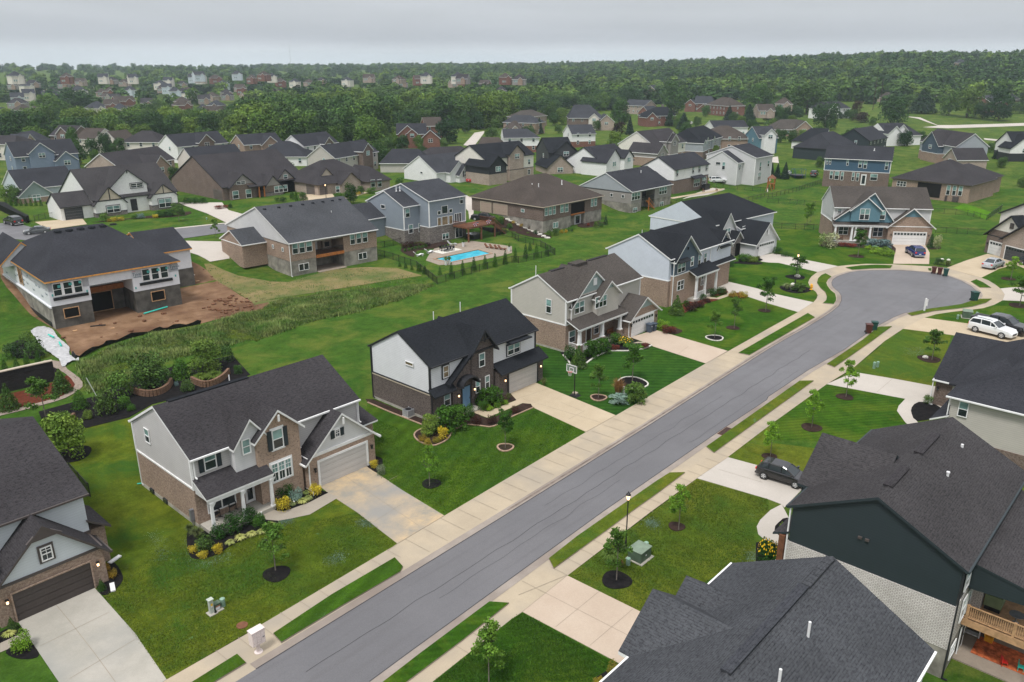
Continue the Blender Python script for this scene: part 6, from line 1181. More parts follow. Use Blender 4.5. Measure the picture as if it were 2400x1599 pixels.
TL = [('I',690,780,1050,110,'dark0','dark narrow tree, back one of the row left of the cream gable'),('I',745,925,1120,130,'dark1','dark round tree right of the blue-grey house'),('I',862,880,1060,115,'dark2','dark tree above the pink-tan roof, left end of the clump'),
 ('I',980,828,1060,120,'dark3','tallest dark tree above the pink-tan roof'),('I',1090,880,1060,150,'dark1','broad dark tree above the pink-tan roof, right end of the clump'),('I',530,992,1135,125,'light2','yellow-green round tree in front of the blue-grey house'),
 ('I',110,1310,1460,120,'mid2','bushy green tree at the corner of the pale teal house'),('I',215,1330,1470,150,'mid1','broad bushy tree in front of the pale teal house'),('I',400,1312,1430,90,'mid0','small tree at the right end of the pale teal house'),
 ('I',1610,1140,1310,100,'mid3','green tree beside the pink-tan brick wing'),('I',2310,900,1050,95,'mid2','green tree by the tan gable-end house'),('I',880,985,1100,80,'mid0','small green tree behind the pink-tan gable peak'),
 ('J',1130,925,1130,160,'dark3','dark green tree in front of the beige black-roofed house'),('J',1195,872,1020,170,'mid1','lighter green tree touching the dark tree near the beige gable house'),('J',1350,850,1010,130,'dark0','dark tree before the red brick gables, right one of the pair'),('J',1262,840,990,110,'mid2','green tree before the red brick gables, left one of the pair'),
 ('J',1492,850,980,90,'mid0','pale green tree at the door of the red brick house'),('J',1762,708,930,200,'dark2','big dark tree beside the red brick two-storey house'),('J',1920,640,835,110,'dark1','slim dark tree left of the far road'),('J',2032,625,800,135,'dark3','round dark tree above the far road'),
 ('J',2168,780,880,130,'mid1','round green tree beside the far road bend'),('J',2192,700,800,70,'mid3','small green tree above the far road bend'),('J',1722,880,970,85,'mid2','shrubby tree below the big dark tree'),('J',1540,950,1040,80,'mid0','conical green tree behind the low vented roof'),
 ('J',870,1290,1480,115,'mid2','young tree on the lawn before the low tan brick house'),('J',438,1372,1465,75,'light1','small young tree at the tan driveway'),('J',960,1318,1392,65,'mid3','round shrub tree by the tan house entry'),('J',1030,1072,1135,140,'mid1','low spreading tree behind the white gabled house'),('J',505,940,1050,90,'light0','bright green tree between the black roofs'),
 ('K',1480,355,660,215,'dark1','huge dark tree towering beside the red brick mansion'),('K',990,518,750,165,'dark3','broad dark tree right of the big brown house'),('K',1450,590,770,105,'spruce0','dark conifer at the black hip roof chimney, left one'),('K',1572,640,800,130,'spruce1','wide dark conifer between the black hip roof and the mansion lawn'),
 ('K',1992,580,715,110,'spruce0','conifer before the white upper panel of the brick house'),('K',2172,560,750,140,'spruce1','conifer right of the brick house with white panel'),('K',2255,380,640,200,'dark0','tall dark tree at the upper corner of the green field'),('K',1080,680,850,90,'spruce0','blue-green spruce beside the purple tree'),
 ('K',985,728,840,115,'purple','dark purple tree left of the spruce'),('K',470,602,755,135,'light3','light green weeping tree near the big brown house'),('K',360,540,735,125,'mid0','green tree left of the light weeping tree'),('K',250,690,840,80,'spruce1','spruce in front of the taupe hip roof'),('K',190,720,840,60,'spruce0','smaller spruce left of the taupe hip roof spruce'),
 ('K',850,1030,1150,110,'light1','yellow-green tree before the white half-timber house'),('K',1142,1072,1120,50,'purple','small purple tree by the white bracketed house'),('K',1860,945,1040,70,'light2','light tree between the dormer house and the two-part grey house'),
 ('L',350,372,660,335,'mid1','very broad round green tree left of the white solar house'),('L',522,550,800,215,'dark2','round dark tree standing in front of the white solar house'),('L',250,590,715,150,'dark0','dark tree between the tan hip roof and broad round tree'),('L',820,535,640,90,'purple','purple tree right of the white solar house'),
 ('L',850,640,735,145,'purple','low brown-purple tree beside the white solar house'),('L',960,680,762,62,'mid0','small green tree by the roadside right of the purple tree'),('L',1140,495,755,220,'dark3','big round dark tree at the bend of the far field road'),('L',1410,415,650,225,'spruce1','wide dark spruce in the middle of the far field'),
 ('L',1660,440,670,155,'mid2','mid-green tree at the field edge beside the spruce'),('L',1822,418,690,205,'light0','bright yellow-green tree at the field edge'),('L',2112,415,720,195,'dark1','tall dark tree before the far red brick house'),('L',1972,540,705,130,'dark2','short dark tree left of the far red brick house'),
 ('L',152,1098,1255,82,'spruce1','right-hand evergreen of three by the play yard'),('L',82,1112,1245,70,'spruce0','middle evergreen of three by the play yard'),('L',30,1100,1235,52,'spruce1','left evergreen of three by the play yard'),('L',470,1045,1150,70,'mid0','small tree at the end of the white garage house'),
 ('L',2035,920,1010,80,'mid3','shrub beside the white farmhouse-style house, upper one'),('L',2090,985,1070,60,'spruce0','small evergreen left of the white farmhouse-style house'),('L',2140,1050,1150,80,'mid1','bushy shrub at the corner of the white farmhouse-style house'),('L',25,585,745,90,'dark2','dark hedge tree left of the broad round tree, first'),('L',95,575,745,95,'dark0','dark hedge tree left of the broad round tree, second'),('L',160,585,740,90,'dark3','dark hedge tree left of the broad round tree, third'),('K',2340,600,745,90,'dark1','dark hedge tree at the upper edge of the small green field'),
 ('L',2340,1235,1330,80,'mid2','young tree by the road near the right edge')]
ROOTS = []
for r_, x, tp, bt, wp, ky, lb in TL:
    nm = {'spruce': 'spruce_tree', 'purple': 'purple_tree'}.get(ky.rstrip('0123'), 'tree'); o = tr(r_, x, tp, bt, wp, ky, lb, nm); ROOTS.append(o)
HOUSES = [(o.location.x, o.location.y) for o in bpy.data.objects if o.get('category') == 'house']
HP = np.array(HOUSES)
ROADPX = [(nat('J', 1960, 900)), nat('L', 1600, 765), nat('L', 2000, 750), nat('L', 1330, 685)]
# ---- the belt and the woods
def dens(u, v, d):
    if d < 310: return 0
    f = [(-100,560,284,316),(560,900,268,334),(900,1190,222,296),(1190,1300,214,268),(1300,1480,205,262),(1480,1600,150,222),(1600,1800,150,246),(1800,2500,150,236)]
    for a, b, lo, hi in f:
        if a <= u < b and lo <= v <= hi: return 1
    if u < 255: return 1 if v < 172 else .16
    if u < 590: return 1 if v < 176 else .93 if 186 < v < 224 and u > 300+(v-186)*1.5 else .10
    if u < 900: return 1 if v < 180 else .24 if v < 240 else .9
    if u < 1480: return .93 if v < 222 else .3 if v < 262 else 0
    if u < 2500 and v < 246: return .95
    return .12 if (v < 275 and u > 1800) else 0
cand = []; GT = []
rg = np.random.default_rng(5)
for (d0, d1, sp) in ((315, 520, 9.6), (520, 800, 12), (800, 1300, 15.5), (1300, 2500, 20)):
    A_ = R(72)/2*(d1*d1-d0*d0); n_ = int(A_/(sp*sp))
    d = np.sqrt(rg.uniform(d0*d0, d1*d1, n_)); a = R(HEAD)+rg.uniform(-R(36), R(36), n_)
    for dd, aa in zip(d, a):
        x, y = dd*math.cos(aa), dd*math.sin(aa); z = terr(x, y); u, v = proj((x, y, z)); 
        if u < -120 or u > 2520: continue
        vv = CY+ (CAMH-2.5)/dd*1977-1977*math.tan(PITCH)+0 if False else HY+(CAMH-2.5)/dd*1977
        p = dens(u, vv if u < 1300 else v, dd)
        if rg.uniform() > p: continue
        hd = np.hypot(HP[:, 0]-x, HP[:, 1]-y); 
        if hd.min() < 11: continue
        k = hd.argmin(); ang = abs(math.atan2(HP[k, 1], HP[k, 0])-aa)*dd
        if any(((HP[j, 0]**2+HP[j, 1]**2)**.5 > dd-3 and hd[j] < 42 and abs(math.atan2(HP[j, 1], HP[j, 0])-aa)*dd < 8) for j in np.where(hd < 42)[0]) and p < 1.01 and rg.uniform() < (.95 if dd < 620 else .85): continue
        h = rg.uniform(8, 15)*(1 if dd > 600 else .85)*(1.35 if 590 < u < 1200 and dd < 560 else 1); cand.append((dd/h, x, y, z, h, aa, u))
for _ in range(900):                                       # garden trees between the further houses
    u, v = rg.uniform(0, 2400), rg.uniform(268, 345); p = G(u, v); hd = np.hypot(HP[:, 0]-p[0], HP[:, 1]-p[1]); dd = math.hypot(p[0], p[1])
    if hd.min() < 8.5 or hd.min() > 24 or dd < 200: continue
    aa = math.atan2(p[1], p[0]); blk = [j for j in np.where(hd < 30)[0] if (HP[j, 0]**2+HP[j, 1]**2)**.5 > dd-4 and abs(math.atan2(HP[j, 1], HP[j, 0])-aa)*dd < 6.5]
    if blk or (u > 2120 and v < 300) or (960 < u < 1160 and v > 290): continue
    if len(GT) < 75: GT.append((0, p[0], p[1], p[2], rg.uniform(3.8, 7.5), aa, u))
cand.sort(); cand = GT+cand; near, far = cand[:285], cand[285:]
KEYS = ['mid0','mid1','mid2','mid3','dark0','dark1','dark2','dark3','light0','light1','mid0','mid2']
TON = {'mid': 'green', 'dark': 'dark green', 'light': 'yellow-green'}; SHP = ['oval', 'broad', 'narrow', 'spreading']
HN = [(o.location.x, o.location.y, o['label']) for o in bpy.data.objects if o.get('category') == 'house' and o.get('group') is None]
ORD = 'first second third fourth fifth sixth seventh eighth ninth tenth eleventh twelfth thirteenth fourteenth fifteenth'.split()
def cut(l):
    w_ = l.split()[:4]
    while w_[-1] in ('with', 'and', 'of', 'a', 'the', 'in', 'over', 'under', 'on', 'by', 'two', 'white', 'dark', 'black', 'brown', 'small', 'left', 'behind', 'facing', 'above', 'from', 'high', 'low', 'whose', 'beyond'): w_.pop()
    return ' '.join(w_)
def ordinals(rows):
    by = {}
    for l, u_, o in rows: by.setdefault(l, []).append((u_, o))
    for l, v in by.items():
        if len(v) > 1:
            for k, (u_, o) in enumerate(sorted(v, key=lambda q: q[0])): o['label'] = l+', %s from the left' % ORD[min(k, 14)]
BL = []
ordinals([(o['label'], proj(o.location)[0], o) for o in bpy.data.objects if o.get('group') == 'small houses of the far subdivision'])
for i, (_, x, y, z, h, aa, u) in enumerate(near):
    nz_ = noise.noise(Vector((x*.02, y*.02, 3))); key = ('light' if nz_ > .22 else 'dark' if nz_ < -.15 else 'mid')+str(i % 4)
    j = min(HN, key=lambda q: math.hypot(q[0]-x, q[1]-y)); dj = math.hypot(j[0], j[1]); d_ = math.hypot(x, y); rel = 'behind' if d_ > dj+12 else 'before' if d_ < dj-12 else 'beside'
    lab = '%s %s %s tree %s the %s' % ('tall' if h > 12.3 else 'smaller' if h < 9.8 else 'medium', SHP[i % 4], TON[key[:-1]], rel, cut(j[2]))
    BL.append((lab, u, place(key, x, y, h, lab, random.uniform(.95, 1.25), group='trees of the wooded belt')))
ordinals(BL)
def woods(name, pts, key, lod):
    """one mass of trees: crowns instanced on points"""
    me = bpy.data.meshes.new(name); me.from_pydata([(p[1], p[2], p[3]) for p in pts], [], []); at = me.attributes.new('hh', 'FLOAT', 'POINT'); at.data.foreach_set('value', [p[4] for p in pts])
    o = bpy.data.objects.new(name, me); COL.objects.link(o); tag(o, kind='stuff'); g = bpy.data.node_groups.new(name, 'GeometryNodeTree'); g.is_modifier = True
    g.interface.new_socket('Geometry', in_out='INPUT', socket_type='NodeSocketGeometry'); g.interface.new_socket('Geometry', in_out='OUTPUT', socket_type='NodeSocketGeometry')
    ni, no = g.nodes.new('NodeGroupInput'), g.nodes.new('NodeGroupOutput'); ip = g.nodes.new('GeometryNodeInstanceOnPoints'); m2p = g.nodes.new('GeometryNodeMeshToPoints'); oi = g.nodes.new('GeometryNodeObjectInfo'); oi.inputs['Object'].default_value = PROTO[key][0]; oi.inputs['As Instance'].default_value = True
    na = g.nodes.new('GeometryNodeInputNamedAttribute'); na.data_type = 'FLOAT'; na.inputs['Name'].default_value = 'hh'; rv = g.nodes.new('FunctionNodeRandomValue'); rv.data_type = 'FLOAT_VECTOR'; rv.inputs[0].default_value = (0, 0, 0); rv.inputs[1].default_value = (0, 0, 6.28)
    rs = g.nodes.new('FunctionNodeRandomValue'); rs.data_type = 'FLOAT_VECTOR'; rs.inputs[0].default_value = (1.05, 1.05, .75); rs.inputs[1].default_value = (1.65, 1.65, 1.2); vm = g.nodes.new('ShaderNodeVectorMath'); vm.operation = 'SCALE'; g.links.new(rs.outputs[0], vm.inputs[0]); g.links.new(na.outputs[0], vm.inputs['Scale'])
    g.links.new(ni.outputs[0], m2p.inputs[0]); g.links.new(m2p.outputs[0], ip.inputs['Points']); g.links.new(oi.outputs['Geometry'], ip.inputs['Instance']); g.links.new(rv.outputs[0], ip.inputs['Rotation']); g.links.new(vm.outputs[0], ip.inputs['Scale']); g.links.new(ip.outputs[0], no.inputs[0])
    md = o.modifiers.new('scatter', 'NODES'); md.node_group = g; return o
for k in range(3):                                        # lighter crowns for the distance
    for key, mat in (('fm', 'leaf_mid'), ('fd', 'leaf_dark'), ('fl', 'leaf_light')):
        c = make_crown('crown', mat, decid(.95, .02, 1.0, 30+k, 12), 620, .14, 40+k, .88, .4, h0=.02); COL.objects.unlink(c); PROTO[key+str(k)] = (c, None)
bins = {}
for i, p in enumerate(far):
    nz_ = noise.noise(Vector((p[1]*.008, p[2]*.008, 3)))+random.uniform(-.25, .25); d_ = math.hypot(p[1], p[2])
    key = ('light' if nz_ > .28 else 'dark' if nz_ < -.12 else 'mid')+str(i % 4) if d_ < 640 else ('fl' if nz_ > .3 else 'fd' if nz_ < -.1 else 'fm')+str(i % 3); bins.setdefault(key, []).append(p)
for k_, v_ in bins.items(): woods('woods', v_, k_, 0)
print('TREES', len(near), len(far))
# ================================================================ GARDENS
def reg(key, crown, trunk=None):
    COL.objects.unlink(crown)
    if trunk: COL.objects.unlink(trunk)
    PROTO[key] = (crown, trunk)
leafmat('leaf_tree', (.055,.125,.018), (.095,.185,.03)); leafmat('leaf_deep', (.016,.056,.010), (.030,.085,.014))
SHM = dict(green='leaf_shrub', dk='leaf_deep', yel='leaf_yellow', gold='leaf_gold', blue='leaf_bluegrey', lime='leaf_lime', red='leaf_red', purp='leaf_purple', mid='leaf_mid', white='leaf_white', lt='leaf_light')
def rnd(seed, k=9):
    rg = np.random.default_rng(seed); o = [(0, 0, .42, .40, .40, .40)]
    for i in range(k):
        a = i*2.4; r_ = .24*rg.uniform(.6, 1.2); o.append((r_*math.cos(a), r_*math.sin(a), rg.uniform(.3, .68), .22, .22, .24))
    return o
for nm, mt in SHM.items():
    c = make_crown('foliage', mt, rnd(len(nm)*3, 10), 1100, .085, len(nm)+5, .7, .8, h0=.0, w_=1.0); reg('r_'+nm, c)
def blades(name, mat, n_, seed, lean=.6, wd=.03):
    rg = np.random.default_rng(seed); a = rg.uniform(0, 6.28, n_); l_ = rg.uniform(.1, lean, n_); h = rg.uniform(.6, 1, n_); c = np.stack([np.cos(a), np.sin(a), 0*a], 1); s = np.stack([-np.sin(a), np.cos(a), 0*a], 1)*wd*.5
    b = c*rg.uniform(0, .12, n_)[:, None]; m_ = b+c*(l_*.35)[:, None]+np.array([0, 0, 1])*(h*.62)[:, None]; t = b+c*(l_*.9)[:, None]+np.array([0, 0, 1])*(h*np.clip(1.1-l_, .35, 1))[:, None]
    co = np.stack([b-s, b+s, m_+s*.8, m_-s*.8, t], 1).reshape(-1, 3); k = np.arange(n_)[:, None]*5; fs = np.concatenate([k+[0, 1, 2, 3], k+[3, 2, 4, 4]], 1).reshape(-1, 4)
    q = np.concatenate([fs[0::2]]); tri = np.concatenate([k+[3, 2, 4]], 1); me = bpy.data.meshes.new(name); me.from_pydata(co.tolist(), [], q.tolist()+tri.tolist()); at = me.color_attributes.new('tone', 'FLOAT_COLOR', 'POINT')
    cc = np.ones((len(co), 4), np.float32); cc[:, :3] = np.repeat(rg.uniform(.7, 1.3, n_), 5)[:, None]; at.data.foreach_set('color', cc.ravel()); me.materials.append(MAT[mat]); o = bpy.data.objects.new(name, me); COL.objects.link(o); return o
for nm, mt, ln, wd in (('grass', 'leaf_grass', .6, .03), ('tan', 'leaf_tan', .5, .025), ('hosta', 'leaf_hosta', .95, .10), ('lily', 'leaf_lt' if 0 else 'leaf_light', .8, .05), ('white', 'leaf_white', .6, .035), ('palm', 'leaf_light', 1.0, .05)):
    reg('t_'+nm, blades('foliage', mt, 320, len(nm), ln, wd))
for nm, mt in (('dk', 'leaf_shrub'), ('blue', 'leaf_bluegrey'), ('mid', 'leaf_mid')):        # low spreading evergreens with feathery arms
    lb = [(0, 0, .3, .3, .3, .28)]+[(.36*math.cos(a), .36*math.sin(a), .35+.2*math.sin(a*3), .2, .2, .16) for a in np.arange(0, 6.2, .7)]+[(.2*math.cos(a), .2*math.sin(a), .62, .16, .16, .16) for a in np.arange(0, 6.2, 1.3)]
    reg('s_'+nm, make_crown('foliage', mt, lb, 1500, .10, 77, .5, 1.3, h0=0, w_=1.0))
for nm, mt in (('col', 'leaf_shrub'), ('cold', 'leaf_dark')):
    reg('c_'+nm, make_crown('foliage', mt, [(0, 0, z, .5*(1.05-z)**.6, .5*(1.05-z)**.6, .09) for z in np.arange(.05, 1, .06)], 1300, .075, 12, .75, .5, h0=0, w_=1.0))
reg('c_cone', make_crown('foliage', 'leaf_mid', [(0, 0, z, .5*(1.03-z)*rng.uniform(.9, 1.1)+.02, .5*(1.03-z)+.02, .08) for z in np.arange(.05, 1, .06)], 1900, .075, 13, .72, .7, h0=0, w_=1.0))
for k, (mt, sd_) in enumerate((('leaf_tree', 3), ('leaf_young', 4), ('leaf_tree', 9), ('leaf_shrub', 15))):   # young lawn trees: bare stem, small airy crown
    rg = np.random.default_rng(sd_); lb = [(0, 0, .72, .10, .10, .22)]
    for i in range(15): z = rg.uniform(.46, .93); a = rg.uniform(0, 6.28); q_ = (.20 if z < .75 else .11)*rg.uniform(.5, 1.1); lb.append((q_*math.cos(a), q_*math.sin(a), z, .075, .075, .065))
    c = make_crown('crown', mt, lb, 2400, .036, sd_+1, .35, 1.2, h0=.38, w_=.46); mb = MB().cyl((0, 0, -.02), (0, 0, .9), .0105, .004, 6); limbs(mb, .4, .95, .5, 8, sd_, .004); reg('y_%d' % k, c, mb.build('trunk', 'bark_grey'))
def gp_place(key, r, x, top, bot, wpx, label, name, cat, group=None, base=1.0):
    p = GP(r, x, bot); h = max(.12, hgt(p, nat(r, x, top)[1])); wm = wpx/nat_s(r)/F*math.hypot(math.hypot(p[0], p[1]), CAMH-p[2]); c, t = PROTO[key]
    r_ = empty(name, (p[0], p[1], p[2]+.05 if p[1] < 105 else p[2]), random.uniform(0, 6.28), label=label, cat=cat, group=group); s_ = wm/base; r_.scale = (s_, s_, h)
    for src in ((c, t) if t else (c,)):
        o = src.copy(); COL.objects.link(o); o.parent = r_; o.name = src.name.split('.')[0]
    return r_
YT = [('F',180,130,545,250,2,'young maple with open crown in black mulch before the white-columned porch house'),('B',1595,960,1335,165,1,'young tree in a plain black mulch ring beside the rust-stained driveway'),('B',2290,640,985,150,3,'young tree in a tan stone ring before the blue front door house'),
 ('C',795,210,522,160,0,'young tree in a tan ring beside the basketball hoop'),('C',1105,30,370,205,3,'fuller young tree in the white stone half ring'),('D',715,175,515,145,1,'bright lime young tree beside the pale driveway apron'),('D',400,455,795,160,1,'lime young tree in the middle of the striped lawn'),
 ('D',20,750,1065,160,1,'lime young tree near the parked black hatchback'),('P',1505,1265,1545,165,0,'young tree with a pale rock in its mulch'),('C',1530,1340,1735,190,1,'lime young tree on the yellowing lawn, hosta at its foot'),('G',960,150,635,225,0,'young tree in black mulch beside the green transformer box'),
 ('F',2140,1010,1568,280,0,'airy young tree on the dark lawn by the lower frame edge'),('O',1860,1090,1345,125,0,'young tree in a white stone ring'),('O',2040,975,1255,125,2,'young tree in plain mulch before the navy-gabled house'),('O',2330,790,1100,150,3,'young tree by the pale driveway of the navy-gabled house'),
 ('q',545,70,478,285,3,'round young tree just behind the turning-circle lamp post'),('P',825,350,597,115,3,'young tree in mulch before the teal-gabled house'),('P',355,110,310,85,1,'thin young tree inside the black fenced yard, front one'),('P',390,100,278,60,2,'thin young tree inside the black fenced yard, rear one'),
 ('P',2230,600,802,100,1,'yellowish young tree near the silver sedan'),('P',2310,780,1050,160,3,'dark green young tree above the pickup and white car'),('M',1645,130,270,100,0,'young tree on the lawn of the half-timber house'),('M',1985,250,428,70,2,'nearly bare sapling on the verge of the rear street'),
 ('A',430,330,745,230,0,'tall light green tree by the red mulch bed and block wall'),('L',390,1500,1590,80,1,'young tree in the fenced yard left of the taupe-roofed house')]
for r_, x, tp, bt, wp, k_, lb in YT:
    gp_place('y_%d' % k_, r_, x, tp, bt, wp, lb, 'young_tree', 'young tree', 'young trees of the street lawns', .46)
for a in (('F',190,575,.95),('B',1612,1310,.85),('B',2290,980,.75,'mulch_brown','edge_tan'),('C',795,522,.85,'mulch_brown','edge_tan'),('C',1105,385,1.7,'mulch_black','edge_white'),('D',705,513,.9,'mulch_brown'),('D',400,795,1.0,'mulch_brown'),('D',15,1062,.7,'mulch_brown'),('D',1480,165,1.3,'mulch_brown'),('G',1512,140,.65,'mulch_brown'),('G',960,632,1.05),
    ('O',1862,1345,1.1,'mulch_black','edge_white'),('O',2030,1250,.9,'mulch_brown'),('O',2320,1092,.9,'mulch_brown'),('q',505,470,1.6),('P',812,592,1.4,'mulch_brown'),('P',2205,800,1.1,'mulch_brown'),('P',2305,1047,1.4,'mulch_brown'),('A',660,1040,1.7),('q',500,690,2.4)): disc(*a)
LAB = dict(r_green='rounded green shrub', r_dk='dark rounded shrub', r_yel='bright yellow shrub', r_gold='golden-orange shrub', r_lime='lime green shrub', r_red='red-flowering shrub', r_purp='dark purple shrub', r_blue='blue-grey rounded shrub', r_mid='mid-green shrub', r_white='white-flowering shrub', r_lt='light green shrub', t_grass='clump of arching grass', t_tan='clump of rusty tan grass', t_hosta='variegated hosta clump', t_lily='clump of strap-leaved lilies', t_white='feathery white-plumed grass', t_palm='palm-like leafy plant',
    s_dk='low spreading dark evergreen', s_blue='spreading blue-grey juniper', s_mid='spreading green juniper', c_col='narrow columnar evergreen', c_cold='dark columnar evergreen', c_cone='cone-shaped evergreen')
NM = dict(r_='shrub', t_='grass_clump', s_='juniper', c_='evergreen_shrub')
